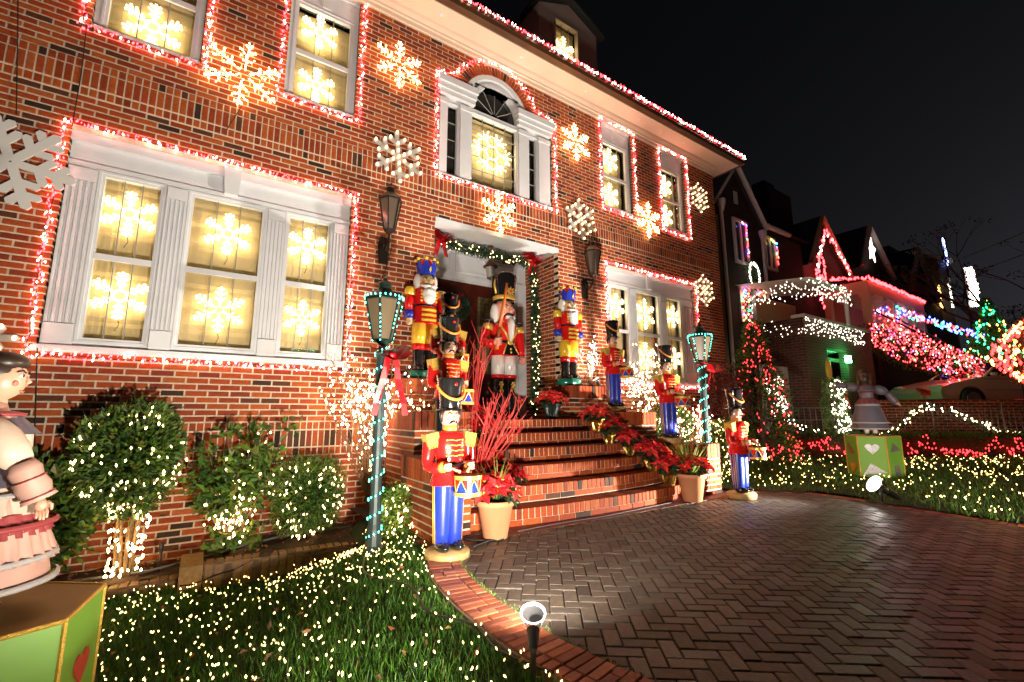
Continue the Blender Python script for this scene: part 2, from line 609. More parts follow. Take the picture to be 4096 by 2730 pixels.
def triple_window(o, gl):
    x0, x1, z0, z1 = o
    m = MB()
    hl = [(a, b, .80, 2.50) for a, b in gl]
    m.plate(x0, x1, z0, z1, hl, .075, .14)
    for a, b in gl:
        frame_ring(m, a - .05, b + .05, .75, 2.55, .022, .058, .076)
    edges = [(x0 + .01, gl[0][0] - .06), (gl[0][1] + .06, gl[1][0] - .06), (gl[1][1] + .06, gl[2][0] - .06), (gl[2][1] + .06, x1 - .01)]
    for a, b in edges:                  # fluted pilasters
        m.box(a, b, .04, .0745, .68, .92); m.box(a, b, .04, .0745, 2.40, 2.53)
        n = 5; wdt = (b - a) / (2 * n - 1)
        for i in range(n):
            m.box(a + 2 * i * wdt, a + (2 * i + 1) * wdt, .047, .0745, .93, 2.395)
    m.box(x0 - .0, x1 + .0, .02, .0745, 2.80, z1); m.box(x0, x1, .045, .0745, 2.56, 2.60)
    m.box(x0 - .02, x1 + .02, -.01, .13, z0 - .03, z0 + .035)
    c = (gl[1][0] + gl[1][1]) / 2
    m.prism([(c - .065, 2.58), (c + .065, 2.58), (c + .095, 2.915), (c - .095, 2.915)], -.012, .0445)
    w = m.build('window', WHITE, house)
    for a, b in gl:
        sash(w, a, b, .80, 2.50, .10, rail=1.64)
triple_window(OPEN['BIG'], [(-1.06, -.60), (-.30, .385), (.69, 1.15)])
triple_window(OPEN['LRW'], [(6.35, 6.80), (7.08, 7.75), (8.02, 8.49)])
# round headed window in the middle of the upper floor
x0, x1, z0, z1 = OPEN['PAL']
gl = [(2.81, 2.98), (3.25, 4.13), (4.41, 4.565)]
m = MB()
m.plate(x0, x1, z0, z1, [(a, b, 3.77, 4.95) for a, b in gl] + [(3.25, 4.13, 5.05, 5.33)], .075, .14)
for a, b in gl:
    frame_ring(m, a - .035, b + .035, 3.735, 4.985, .02, .058, .076)
for a, b in ((2.66, 2.79), (3.02, 3.21), (4.17, 4.37), (4.60, 4.85)):
    m.box(a, b, .035, .0745, 3.70, 4.92); m.box(a - .01, b + .01, .02, .0745, 4.92, 5.0)
for a, b in ((2.63, 3.27), (4.13, 4.88)):
    m.box(a, b, -.005, .0745, 5.06, 5.14); m.box(a - .015, b + .015, -.03, .0745, 5.14, 5.23); m.box(a - .03, b + .03, -.06, .0745, 5.23, 5.335)
m.box(x0 - .02, x1 + .02, 0, .13, z0 - .03, z0 + .02)
for r0, r1, y0, y1 in ((.43, .50, .02, .14), (.50, .565, .045, .14), (.565, .64, .005, .14)):
    n = 40
    for i in range(n):
        a = PI * i / n; b = PI * (i + 1) / n
        P = [(ACX + r0 * math.cos(a), ACZ + r0 * math.sin(a)), (ACX + r1 * math.cos(a), ACZ + r1 * math.sin(a)), (ACX + r1 * math.cos(b), ACZ + r1 * math.sin(b)), (ACX + r0 * math.cos(b), ACZ + r0 * math.sin(b))]
        m.prism(P[::-1], y0, y1)
w = m.build('arched_window', WHITE, house)
sash(w, gl[0][0], gl[0][1], 3.77, 4.95, .10, nm=0, cross=3, shade=False)
sash(w, gl[1][0], gl[1][1], 3.77, 4.95, .10, nm=3, cross=4)
sash(w, gl[2][0], gl[2][1], 3.77, 4.95, .10, nm=0, cross=3, shade=False)
m = MB()
fan = [(ACX + .44 * math.cos(PI * i / 24), ACZ - .06 + .49 * math.sin(PI * i / 24)) for i in range(25)]
m.prism(fan[::-1], .118, .122); m.build('fanlight_pane', PANE, w)
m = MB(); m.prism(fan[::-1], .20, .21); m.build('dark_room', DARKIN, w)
m = MB()
for a in (PI * .17, PI * .33, PI * .5, PI * .67, PI * .83):
    m.tube([(ACX + .06 * math.cos(a), .105, ACZ - .04 + .06 * math.sin(a)), (ACX + .43 * math.cos(a), .105, ACZ - .05 + .46 * math.sin(a))], .008, n=4)
m.build('muntin', MUNT, w)

# cornice, soffit, gutter and hip roof
SOFF = mat('soffit_peach_bounce', (.74, .57, .45), rough=.6, noise=.06, nscale=2)  # peach paint tone, with bounce light from the bricks put into the colour
prof = [(.0, 5.935), (-.025, 5.935), (-.03, 5.99), (-.055, 6.0), (-.06, 6.03), (-.10, 6.075), (-.12, 6.12), (-.12, 6.2), (.12, 6.2), (.12, 5.935)]
m = MB(); m.prism(prof, HX0 - .02, HX1 + .02, ax='x'); m.build('cornice', SOFF, house)
OV = .44
m = MB(); m.box(HX0 - OV, HX1 + OV, -OV, .1, 6.115, 6.135); m.box(HX1 - .05, HX1 + OV, .1, 3, 6.115, 6.135); m.build('soffit', SOFF, house)
m = MB()
for i in range(9):
    x = -2 + i * 1.5
    m.lathe([(.035, 0), (.035, .004)], 10, c=(x, -.28, 6.109))
m.build('soffit_vent', WHITE, house)
COPPER = mat('copper_gutter', (.10, .048, .022), rough=.4, metal=.5, noise=.2, nscale=4)
gp = [(-OV - .01, 6.13), (-OV - .10, 6.15), (-OV - .125, 6.20), (-OV - .115, 6.27), (-OV - .13, 6.275), (-OV - .13, 6.285), (-OV - .01, 6.285)]
m = MB(); m.prism(gp, HX0 - OV, HX1 + OV + .12, ax='x')
m.box(HX1 + OV, HX1 + OV + .12, -OV - .12, 3.0, 6.132, 6.284)
m.box(HX0 - OV, HX1 + OV, -OV - .009, -OV + .02, 6.1355, 6.283)
m.build('gutter', COPPER, house)
ROOF = mat('slate_roof', (.018, .017, .017), rough=.7, noise=.3, nscale=6)
a, b, c_, d_ = (HX0 - OV, -OV, 6.27), (HX1 + OV, -OV, 6.27), (HX1 + OV, 8.4, 6.27), (HX0 - OV, 8.4, 6.27)
e, f = (HX0 + 4, 4.0, 9.0), (HX1 - 4, 4.0, 9.0)
m = MB().add([a, b, c_, d_, e, f], [(0, 1, 5, 4), (1, 2, 5), (2, 3, 4, 5), (3, 0, 4), (0, 3, 2, 1)])
roof = m.build('roof', ROOF, house)
# dormer
DY = .6
q0 = F(1240, 25, DY); q1 = F(1368, 150, DY)
dx0, dx1 = q0.x - .02, F(1370, 90, DY).x
dz0, dz1, dzp = 6.7, F(1368, 80, DY).z, F(1300, 8, DY).z
dcx = (dx0 + dx1) / 2
m = MB()
gx0, gx1 = F(1275, 60, DY).x, F(1325, 80, DY).x
gz1_ = F(1300, 60, DY).z
m.plate(dx0, dx1, dz0, dz1, [(gx0, gx1, dz0 + .2, gz1_)], DY, DY + .08)
m.prism([(dx0, dz1), (dx1, dz1), (dcx, dzp)], DY, DY + .08)
m.box(dx0, dx0 + .05, DY + .08, 3.6, dz0, dz1); m.box(dx1 - .05, dx1, DY + .08, 3.6, dz0, dz1)
frame_ring(m, gx0 - .06, gx1 + .06, dz0 + .14, gz1_ + .06, .06, DY - .03, DY + .002)
dorm = m.build('dormer', mat('dormer_paint', (.42, .36, .31), rough=.6), house)
m = MB()
m.add([(dx0 - .14, DY - .16, dz1 - .06), (dcx, DY - .16, dzp + .06), (dcx, 3.9, dzp + .06), (dx0 - .14, 3.9, dz1 - .06), (dx0 - .14, DY - .16, dz1 - .13), (dcx, DY - .16, dzp - .01), (dcx, 3.9, dzp - .01), (dx0 - .14, 3.9, dz1 - .13)], [(0, 1, 2, 3), (7, 6, 5, 4), (0, 4, 5, 1), (0, 3, 7, 4)])
m.add([(dx1 + .14, DY - .16, dz1 - .06), (dcx, DY - .16, dzp + .06), (dcx, 3.9, dzp + .06), (dx1 + .14, 3.9, dz1 - .06), (dx1 + .14, DY - .16, dz1 - .13), (dcx, DY - .16, dzp - .01), (dcx, 3.9, dzp - .01), (dx1 + .14, 3.9, dz1 - .13)], [(3, 2, 1, 0), (4, 5, 6, 7), (1, 5, 4, 0), (4, 7, 3, 0)])
m.build('dormer_roof', ROOF, dorm)
sash(dorm, gx0, gx1, dz0 + .2, gz1_, DY + .02, nm=2)

# recessed entrance
AX0, AX1, AY, AZ = 2.61, 4.97, 1.0, 2.905
m = MB(); m.box(AX0, AX1, -.015, AY, AZ, AZ + .05); m.box(AX0, AX1, -.02, .09, AZ - .025, AZ - .0005)
ent = m.build('entrance_soffit', WHITE, house)
m = MB()
DX0, DX1, DZ1 = 2.92, 4.62, 2.36
m.plate(AX0, AX1, ZL, AZ, [(DX0, DX1, ZL, DZ1)], AY, AY + .1)
frame_ring(m, DX0 - .12, DX1 + .12, ZL - .2, DZ1 + .12, .1, AY - .03, AY - .001)
for i in range(3):
    a = AX0 + .1 + i * .74
    frame_ring(m, a, a + .66, DZ1 + .17, AZ - .05, .035, AY - .022, AY - .001)
m.box(AX0, AX1, AY - .06, AY, AZ - .045, AZ - .001)
for a in (AX0 + .02, AX1 - .2):
    m.box(a, a + .18, AY - .05, AY - .0005, ZL, DZ1 + .14)
m.build('door_casing', WHITE, house)
DOORM = mat('mahogany_door', (.075, .012, .008), rough=.3, noise=.35, nscale=7, coat=.4)
LEADG = mat('leaded_glass', (.16, .14, .07), rough=.25, noise=.6, nscale=18)
LEAD = mat('lead_came', (.25, .22, .10), rough=.4, metal=.4)
cx = (DX0 + DX1) / 2
for a, b in ((DX0, cx - .004), (cx + .004, DX1)):
    m = MB()
    m.plate(a, b, ZL, DZ1, [(a + .16, b - .16, .75, 2.15), (a + .16, b - .16, .15, .58)], AY + .03, AY + .08)
    m.box(a + .16, b - .16, AY + .05, AY + .07, .15, .58)
    dr = m.build('door', DOORM, house)
    m = MB().box(a + .16, b - .16, AY + .055, AY + .06, .75, 2.15); m.build('pane', LEADG, dr)
    m = MB()
    for i in range(5):
        x = a + .16 + (b - a - .32) * (i + .5) / 5
        m.box(x - .004, x + .004, AY + .047, AY + .0545, .75, 2.15)
    for i in range(9):
        z = .82 + i * .155
        m.box(a + .16, b - .16, AY + .046, AY + .0535, z - .004, z + .004)
    m.build('came', LEAD, dr)
    m = MB(); hx = b - .08 if a < cx - .3 else a + .08
    m.tube([(hx, AY + .03, 1.02), (hx, AY - .03, 1.03), (hx, AY - .03, 1.25), (hx, AY + .03, 1.26)], .012); m.build('handle', GOLD, dr)
# brick return of the entrance
L = []
for z0, z1, r in course_z():
    if z0 < -1.0 or z1 > AZ:
        continue
    k = 0
    ys = [0.008, AY * .2 + (.1 if r % 2 else 0), AY * .42 + (.1 if r % 2 else 0), AY * .65 + (.1 if r % 2 else 0), AY]
    for i in range(4):
        M = Matrix.Translation((AX1, (ys[i] + ys[i + 1]) / 2, (z0 + z1) / 2)) @ Matrix.Rotation(-PI / 2, 4, 'Z')
        if i: L.append((M, ys[i + 1] - ys[i] - J, z1 - z0 - J, .02, rbrick()))
        else:
            M = Matrix.Translation((AX1 , (ys[i] + .118 + ys[i + 1]) / 2, (z0 + z1) / 2)) @ Matrix.Rotation(-PI / 2, 4, 'Z')
            L.append((M, max(.03, ys[1] - .118 - J), z1 - z0 - J, .02, rbrick()))
m = MB(); m.box(AX1 + .006, AX1 + .1, .12, AY + .1, -1.2, AZ + .05)
rt = m.build('return_wall', MORTAR, house)
m = MB(); m.box(AX0 - .1, AX0 - .002, .12, AY + .1, -1.2, AZ + .05)
m.build('return_wall', MORTAR, house)
pieces(L, 'brick', 'brickwork', rt, BRICK, 120)
# ------------------------------------------------------------------ ground
# drive outline: left edge curve x(y), right edge curve
LE = [(-2.30, 1.62), (-2.6, 1.46), (-2.9, 1.36), (-3.4, 1.285), (-4.0, 1.275), (-4.4, 1.33), (-5.0, 1.5), (-7.0, 2.2), (-14, 5)]
RE = [(-2.20, 6.30), (-2.45, 6.75), (-2.75, 7.05), (-3.2, 7.10), (-3.8, 6.95), (-4.6, 6.75), (-6, 6.9), (-14, 9)]
def curve_x(C, y):
    if y >= C[0][0]:
        return C[0][1]
    for (a, xa), (b, xb) in zip(C, C[1:]):
        if b <= y <= a:
            t = (y - a) / (b - a); return xa + (xb - xa) * t
    return C[-1][1]
def smooth_curve(C, n=80):
    ys = [C[0][0] + (C[-1][0] - C[0][0]) * i / n for i in range(n + 1)]
    xs = [curve_x(C, y) for y in ys]
    for _ in range(6):
        xs = [xs[0]] + [(xs[i - 1] + 2 * xs[i] + xs[i + 1]) / 4 for i in range(1, n)] + [xs[-1]]
    return [(y, x) for y, x in zip(ys, xs)]
LE = smooth_curve([(y, x) for y, x in LE], 150); RE = smooth_curve(RE, 150)
def sm(t):
    t = min(1, max(0, t)); return t * t * (3 - 2 * t)
def gz(x, y):
    # lawn level: falls away to the left of the drive and towards the bed
    d = curve_x(LE, y) - x
    return max(-1.45, ZD - .03 - .40 * sm(d / 2.3) - .24 * sm((y + 2.1) / 1.0) * sm(d / .35))
SOIL = mat('soil', (.055, .03, .02), rough=.95, noise=.5, nscale=9, bump=.8, bscale=40)
TURF = mat('turf', (.02, .04, .010), rough=.95, noise=.5, nscale=7, bump=.6, bscale=50)
JOINT = mat('paver_joint', (.035, .026, .02), rough=.95, noise=.3, nscale=30)
def sheet(name, x0, x1, y0, y1, nx, ny, zf, m, inside=None):
    b = MB(); vs = [(x0 + (x1 - x0) * i / nx, y0 + (y1 - y0) * j / ny) for j in range(ny + 1) for i in range(nx + 1)]
    fs = []
    for j in range(ny):
        for i in range(nx):
            cx = x0 + (x1 - x0) * (i + .5) / nx; cyy = y0 + (y1 - y0) * (j + .5) / ny
            if inside is None or inside(cx, cyy):
                k = j * (nx + 1) + i
                fs.append((k, k + 1, k + nx + 2, k + nx + 1))
    b.add([(x, y, zf(x, y)) for x, y in vs], fs)
    return struct(b.build(name, m, smooth=True))
big = MB(); big.add([(-300, -300, -1.75), (300, -300, -1.75), (300, 300, -1.75), (-300, 300, -1.75)], [(0, 1, 2, 3)])
struct(big.build('ground', mat('night_ground', (.03, .03, .03), rough=.9, noise=.4, nscale=.6)))
EW = .25
lawnL = sheet('lawn', -9, 2.1, -14, -.62, 60, 70, lambda x, y: gz(x, y) - .012, TURF, lambda x, y: x < curve_x(LE, y) + .12 + (.5 if y > -2.0 else 0))
lawnR = sheet('lawn', 5.75, 22, -14, .3, 60, 60, lambda x, y: ZD + .02 + max(0, min(.12, (x - 7) * .05)), TURF, lambda x, y: x > curve_x(RE, y) - .05)
def rgz(x):
    return ZD + .02 + max(0, min(.12, (x - 7) * .05))
drive = MB(); vs = []; fs = []
n = len(LE)
for (y, x) in LE:
    vs.append((x, y, ZD - .012)); vs.append((curve_x(RE, y), y, ZD - .012))
vs = [(1.5, -.2, ZD - .012), (6.4, -.2, ZD - .012)] + vs
for i in range(n):
    fs.append((2 * i, 2 * i + 2, 2 * i + 3, 2 * i + 1))
drive.add(vs, fs)
driveway = struct(drive.build('driveway', JOINT))
# herringbone pavers
PAVE = [mat('paver_%s' % nme, c, rough=r, noise=.35, nscale=25, bump=.35, bscale=70, spec=.5) for nme, c, r in [
    ('grey', (.080, .068, .056), .5), ('brown', (.066, .053, .042), .58), ('slate', (.06, .054, .048), .45), ('umber', (.080, .063, .047), .6), ('dark', (.042, .035, .03), .5)]]
W = .085; LN = .17
L = []
ca, sa = math.cos(math.radians(-38)), math.sin(math.radians(-38))
def inside_drive(x, y):
    if y > -2.33:
        return False
    return curve_x(LE, y) + EW - .06 < x < curve_x(RE, y) - .09
for i in range(-110, 111):
    for j in range(-50, 51):
        # one L of two pavers per cell: lattice vectors (W, W) and (2*LN,0)->(LN*2,0)
        ox = i * W + j * 2 * LN; oy = i * W
        for (cx, cyy, rot) in ((ox + LN / 2, oy + W / 2, 0), (ox - W / 2, oy + LN / 2, 1)):
            gx = 4 + cx * ca - cyy * sa; gy = -4 + cx * sa + cyy * ca
            if -9 < gy < -2.0 and inside_drive(gx, gy):
                M = Matrix.Translation((gx, gy, ZD + U(-.002, .0025))) @ Matrix.Rotation(math.radians(-38) + (PI / 2 if rot else 0), 4, 'Z') @ Matrix.Rotation(U(-.012, .012), 4, 'X') @ Matrix.Rotation(-PI / 2, 4, 'X')
                L.append((M, LN - .007, W - .007, .01, RN.choices(range(5), [.3, .25, .15, .2, .1])[0]))
pieces(L, 'paver', 'pavers', driveway, PAVE, 300, ch=.004)
# red brick edging of the drive
EDGE = [mat('edging_%s' % nme, c, rough=.6, noise=.3, nscale=22, bump=.3, bscale=80) for nme, c in [('red', (.36, .105, .045)), ('rust', (.31, .085, .04)), ('pale', (.42, .15, .075)), ('dark', (.22, .06, .034))]]
def edging(C, inner, width, rows, ymin):
    L = []
    s = 0; last = None; acc = 0
    pts = [(x, y) for y, x in C if y > ymin]
    step = .062
    for (xa, ya), (xb, yb) in zip(pts, pts[1:]):
        dl = math.hypot(xb - xa, yb - ya)
        t = 0
        while acc + (dl - t) >= step:
            t += step - acc; acc = 0
            x = xa + (xb - xa) * t / dl; y = ya + (yb - ya) * t / dl
            ang = math.atan2(yb - ya, xb - xa)
            nx, ny = -math.sin(ang) * inner, math.cos(ang) * inner
            k = 0
            segs = ((.165, .08) if RN.random() < .5 else (.08, .165)) if rows == 2 else (.14,)
            o = .004
            for sg in segs:
                w_ = sg - .008
                px, py = x + nx * (o + sg / 2), y + ny * (o + sg / 2)
                M = Matrix.Translation((px, py, ZD + .006 + U(-.002, .002))) @ Matrix.Rotation(math.atan2(ny, nx), 4, 'Z') @ Matrix.Rotation(-PI / 2, 4, 'X')
                L.append((M, w_, step - .008, .015, RN.randrange(4)))
                o += sg
        acc += dl - t
    return L
L = edging(LE, 1, EW, 2, -7.5)
kb = MB()
kv = []
for y, x in LE:
    kv += [(x - .005, y, ZD - .004), (x + EW + .02, y, ZD - .004), (x - .005, y, ZD - .35)]
kb.add(kv, [(3 * i, 3 * i + 3, 3 * i + 4, 3 * i + 1) for i in range(len(LE) - 1)] + [(3 * i + 2, 3 * i + 5, 3 * i + 3, 3 * i) for i in range(len(LE) - 1)])
kerbL = struct(kb.build('kerb', mat('kerb_mortar', (.20, .14, .10), rough=.9)))
pieces(L, 'brick', 'bricks', kerbL, EDGE, 220, ch=.004)
kb = MB(); kv = []
for y, x in RE:
    kv += [(x + .005, y, ZD - .003), (x - .16, y, ZD - .003)]
kb.add(kv, [(2 * i + 1, 2 * i + 3, 2 * i + 2, 2 * i) for i in range(len(RE) - 1)])
kerbR = struct(kb.build('kerb', MATS['kerb_mortar']))
pieces(edging(RE, -1, .15, 1, -8.5), 'brick', 'bricks', kerbR, EDGE, 120, ch=.004)
# dark red strip of bricks at the foot of the steps
m = MB(); m.box(1.62, 6.2, -2.34, -2.02, ZD - .03, ZD + .003)
struct(m.build('path', mat('red_brick_strip', (.13, .018, .012), rough=.5, noise=.4, nscale=16, bump=.4)))

# ------------------------------------------------------------------ planting bed and its kerb
bedz = lambda x: -1.39 + .13 * sm((x + .2) / .9) + .06 * sm((x - 1) / 1.2)
sheet('flower_bed', -4.0, 2.6, -1.22, .02, 70, 14, lambda x, y: bedz(x) + .02 * math.sin(7 * x + 3 * y) + .012 * math.sin(19 * x - 11 * y), SOIL, lambda x, y: y > (-.62 if x < -.05 else -.92 - .1 * max(0, x)))
KERBM = [mat('bed_brick_%s' % nme, c, rough=.75, noise=.3, nscale=25, bump=.3) for nme, c in [('tan', (.30, .17, .06)), ('rust', (.24, .11, .045)), ('dun', (.27, .15, .07)), ('dark', (.13, .07, .035))]]
bk = struct(MB().box(-4, -.06, -.70, -.56, -1.75, -1.392).build('bed_kerb', mat('bed_kerb_mortar', (.22, .16, .10), rough=.9)))
L = []
def kerb_run(p0, p1, zt, th):
    d = Vector((p1[0] - p0[0], p1[1] - p0[1], 0)); l = d.length; a = math.atan2(d.y, d.x); n = int(l / .0677)
    for i in range(n):
        c = Vector((p0[0], p0[1], 0)) + d * ((i + .5) / n)
        nv = Vector((-math.sin(a), math.cos(a), 0))
        q = c + nv * th / 2
        L.append((Matrix.Translation((q.x, q.y, zt)) @ Matrix.Rotation(a, 4, 'Z') @ Matrix.Rotation(-PI / 2, 4, 'X'), .059, th, .05, RN.randrange(4)))
        L.append((TM(c.x, c.y - .001, zt - .115, a), .059, .2, .03, RN.randrange(4)))
kerb_run((-3.2, -.712), (-.06, -.712), -1.38, .16)
RK = [(.12, -.91), (.7, -.955), (1.34, -1.0), (1.75, -1.14), (2.08, -1.30)]
for p0, p1 in zip(RK, RK[1:]):
    kerb_run(p0, p1, -1.245, .16)
m = MB(); vs = []
for x, y in RK:
    vs += [(x, y + .012, -1.75), (x, y + .012, -1.257), (x, y + .15, -1.257), (x, y + .15, -1.75)]
m.add(vs, [(4 * i + j, 4 * i + 4 + j, 4 * i + 5 + j, 4 * i + 1 + j) for i in range(4) for j in range(3)])
struct(m.build('bed_kerb', MATS['bed_kerb_mortar']))
m = MB().box(-.055, .115, -.915, -.45, -1.75, -1.245)
struct(m.build('kerb_block', KERBM[0]))
pieces(L, 'brick', 'bricks', bk, KERBM, 200, ch=.004)

# ------------------------------------------------------------------ steps
steps = thing('front_steps', 'curved red brick front steps rising to the recessed entrance', 'steps', (3.77, -1.4, ZD))
RIS = (ZL - ZD) / 6
SXC = 3.77
def step_front(k, x):
    # k = 0 is the lowest step
    hw = 1.72 - .07 * k
    return -2.16 + .262 * k + .17 * abs((x - SXC) / hw) ** 2.6
m = MB()
TREAD = mat('brick_tread', (.11, .026, .014), rough=.7, noise=.4, nscale=12, bump=.3, bscale=60)
L = []
off = Vector((3.77, -1.4, ZD))
for k in range(6):
    hw = 1.72 - .07 * k
    zt = ZD + RIS * (k + 1)
    nseg = 40
    top = []; 
    for i in range(nseg + 1):
        x = SXC - hw + 2 * hw * i / nseg
        top.append((x, step_front(k, x)))
    poly = [(x - off.x, y + .008 - off.y) for x, y in top] + [(SXC + hw - off.x, .3 - off.y), (SXC - hw - off.x, .3 - off.y)]
    m.prism(poly, zt - RIS - .02 - off.z, zt - .008 - off.z, ax='z')
    # rowlock nosing and stretcher riser, brick by brick
    s = 0
    arc = [0]
    for (xa, ya), (xb, yb) in zip(top, top[1:]):
        arc.append(arc[-1] + math.hypot(xb - xa, yb - ya))
    def at(s):
        for i in range(nseg):
            if arc[i + 1] >= s:
                t = (s - arc[i]) / (arc[i + 1] - arc[i])
                x = top[i][0] + (top[i + 1][0] - top[i][0]) * t; y = top[i][1] + (top[i + 1][1] - top[i][1]) * t
                return x, y, math.atan2(top[i + 1][1] - top[i][1], top[i + 1][0] - top[i][0])
        return top[-1][0], top[-1][1], 0
    nb = int(arc[-1] / .0695)
    for i in range(nb):
        x, y, a = at((i + .5) * arc[-1] / nb)
        L.append((TM(x, y - .018, zt - .055, a), arc[-1] / nb - .013, .1, .19, RN.choices(range(8), [.3, .2, .2, .05, .15, .03, .04, .03])[0]))
    nb = int(arc[-1] / .205)
    for i in range(nb):
        x, y, a = at((i + .5) * arc[-1] / nb)
        L.append((TM(x, y - .004, zt - .055 - .085, a), arc[-1] / nb - .010, .055, .03, RN.choices(range(8), [.3, .2, .2, .05, .15, .03, .04, .03])[0]))
m.box(AX0 - off.x, AX1 - off.x, .3 - off.y, AY + .1 - off.y, -.3, ZL - off.z - .004)
m.build('tread', TREAD, steps)
pieces(L, 'brick', 'bricks', steps, BRICK, 300)
# mortar body behind the facing
m = MB()
for k in range(6):
    hw = 1.72 - .07 * k
    zt = ZD + RIS * (k + 1)
    poly = [(SXC - hw + 2 * hw * i / 40 - off.x, step_front(k, SXC - hw + 2 * hw * i / 40) + .002 - off.y) for i in range(41)] + [(SXC + hw - off.x, -off.y), (SXC - hw - off.x, -off.y)]
    m.prism(poly, zt - RIS - .01 - off.z, zt - .112 - off.z, ax='z')
    poly = [(a, b - .012) for a, b in poly]
    m.prism(poly, zt - .108 - off.z, zt - .009 - off.z, ax='z')
m.build('mortar_bed', MORTAR, steps)

# ------------------------------------------------------------------ stepped cheek piers
def pier(x0, x1, y0, y1, zt, label):
    t = thing('brick_pier', label, 'pier', ((x0 + x1) / 2, (y0 + y1) / 2, ZD), 0, 'stepped piers beside the front steps')
    ox, oy = (x0 + x1) / 2, (y0 + y1) / 2
    m = MB(); m.box(x0 + .008 - ox, x1 - .008 - ox, y0 + .008 - oy, y1 - oy, -.02, zt - ZD - .008); m.build('mortar_core', MORTAR, t)
    L = []
    # cap of rowlocks
    n = max(3, int((x1 - x0) / .0677)); w = (x1 - x0) / n
    for i in range(n):
        L.append((TM(x0 + w * (i + .5), y0 - .004, zt - .1), w - .009, .195, .21, rbrick()))
    n2 = max(3, int((y1 - y0) / .0677)); w2 = (y1 - y0) / n2
    for i in range(n2):
        for xx, r in ((x0 - .004, -PI / 2), (x1 + .004, PI / 2)):
            L.append((TM(xx, y0 + w2 * (i + .5), zt - .1, r), w2 - .009, .195, .02, rbrick()))
            
    z = zt - .205; r = 0
    while z - CZ > ZD - .02:
        for a, b, c, rot, fx in ((x0, x1, y0, 0, 0), (y0, y1, x0, -PI / 2, 1), (y0, y1, x1, PI / 2, 1)):
            xs = [a + (BX / 2 if r % 2 else BX) + i * BX for i in range(12)]
            xs = [a] + [q for q in xs if q < b - .04] + [b]
            for i in range(len(xs) - 1):
                mid = (xs[i] + xs[i + 1]) / 2; ww = xs[i + 1] - xs[i] - .009
                M = TM(mid, c, z - CZ / 2, 0) if not fx else TM(c, mid, z - CZ / 2, rot)
                L.append((M, ww, CZ - J, .02, rbrick()))
        z -= CZ; r += 1
    pieces(L, 'brick', 'bricks', t, BRICK, 90)
    m = MB(); m.box(x0 + .01 - ox, x1 - .01 - ox, y0 + .2 - oy, y1 - oy, zt - ZD - .008, zt - ZD - .002); m.build('cap_slab', TREAD, t)
    return t
def mir(x):
    return 2 * SXC - x
PIERS = [(4.76, 5.60, -.47, -.012, .50), (4.98, 5.70, -1.36, -.49, .08), (5.45, 6.04, -2.15, -1.38, -.36)]
NM = ['tall brick pier beside the entrance under the crowned figure', 'middle height brick pier halfway down the front steps', 'low brick pier at the foot of the front steps']
for (x0, x1, y0, y1, zt), nm in zip(PIERS, NM):
    pier(x0, x1, y0, y1, zt, nm + ', right side')
    if zt < -.3:
        pier(1.70, 2.09, y0, y1, zt, nm + ', left side')
    else:
        pier(mir(x1), mir(x0), y0, y1, zt, nm + ', left side')
# ------------------------------------------------------------------ string lights
def along(path, step):
    out = []; acc = 0
    for a, b in zip(path, path[1:]):
        a = Vector(a); b = Vector(b)
        l = (b - a).length; t = 0
        while acc + (l - t) >= step:
            t += step - acc; acc = 0
            out.append(a + (b - a) * (t / l))
        acc += l - t
    return out
def string_lights(label, path, step, mats, spread=.032, r=.0082, h=.018, name='string_light', group='string lights outlining the brick house', wire=True, out=Vector((0, -1, 0)), hang=.0):
    base = Vector(path[0])
    t = thing(name, label, 'string light', base, 0, group)
    loc = [Vector(p) - base for p in path]
    if wire:
        m = MB()
        pts = along(loc, .12)
        if len(pts) > 2:
            m.tube([p + Vector((U(-1, 1), U(-.4, .2), U(-1, 1))) * .012 for p in pts], .004, n=4)
            m.build('wire', WIRE, t)
    m = MB()
    for p in along(loc, step):
        q = p + Vector((U(-spread, spread), 0, U(-spread, spread))) + out * U(.004, .02) + Vector((0, 0, -U(0, hang)))
        m.bulb(q, r * U(.8, 1.15), h * U(.8, 1.2), RN.randrange(len(mats)))
    m.build('bulbs', mats, t, kind='stuff')
    return t
RW = [B_RED, B_WHITE, B_RED]
YS = -.022
def loop(x0, x1, z0, z1, open_top=False):
    return [(x0, YS, z1), (x0, YS, z0), (x1, YS, z0), (x1, YS, z1)] + ([] if open_top else [(x0, YS, z1)])
string_lights('red and white lights around the wide three part window by the ball topiary', loop(-1.40, 1.45, .60, 2.95), .017, RW)
string_lights('red and white lights around the upper window at the left edge of the picture', loop(-1.40, -.345, 4.03, 5.9, True), .018, RW)
string_lights('red and white lights around the upper window above the wide window', loop(.43, 1.43, 4.03, 5.93, True), .018, RW)
string_lights('red and white lights around the upper window right of the arched window', loop(6.09, 7.10, 4.02, 5.95), .019, RW, r=.0085)
string_lights('red and white lights around the upper window nearest the house corner', loop(7.92, 8.91, 4.00, 5.97), .020, RW, r=.0095, h=.020)
string_lights('red and white lights around the lower three part window near the house corner', loop(6.13, 8.97, .60, 2.92), .020, RW, r=.0095, h=.020)
arc = [(ACX + .86 * math.cos(a), YS, ACZ + .86 * math.sin(a)) for a in [math.radians(22 + 136 * i / 30) for i in range(31)]]
string_lights('red and white lights following the arched window above the entrance', [(4.93, YS, 5.38), (4.93, YS, 3.63), (2.58, YS, 3.63), (2.58, YS, 5.38)] + [(arc[-1][0] - .12, YS, 5.42)] + arc[::-1] + [(arc[0][0] + .1, YS, 5.42), (4.93, YS, 5.38)], .019, RW)
string_lights('red and white lights all along the edge of the roof gutter', [(-2.9, -OV - .12, 6.305), (HX1 + OV + .1, -OV - .12, 6.305), (HX1 + OV + .1, .4, 6.305)], .0145, RW, spread=.034, r=.0095, h=.023)

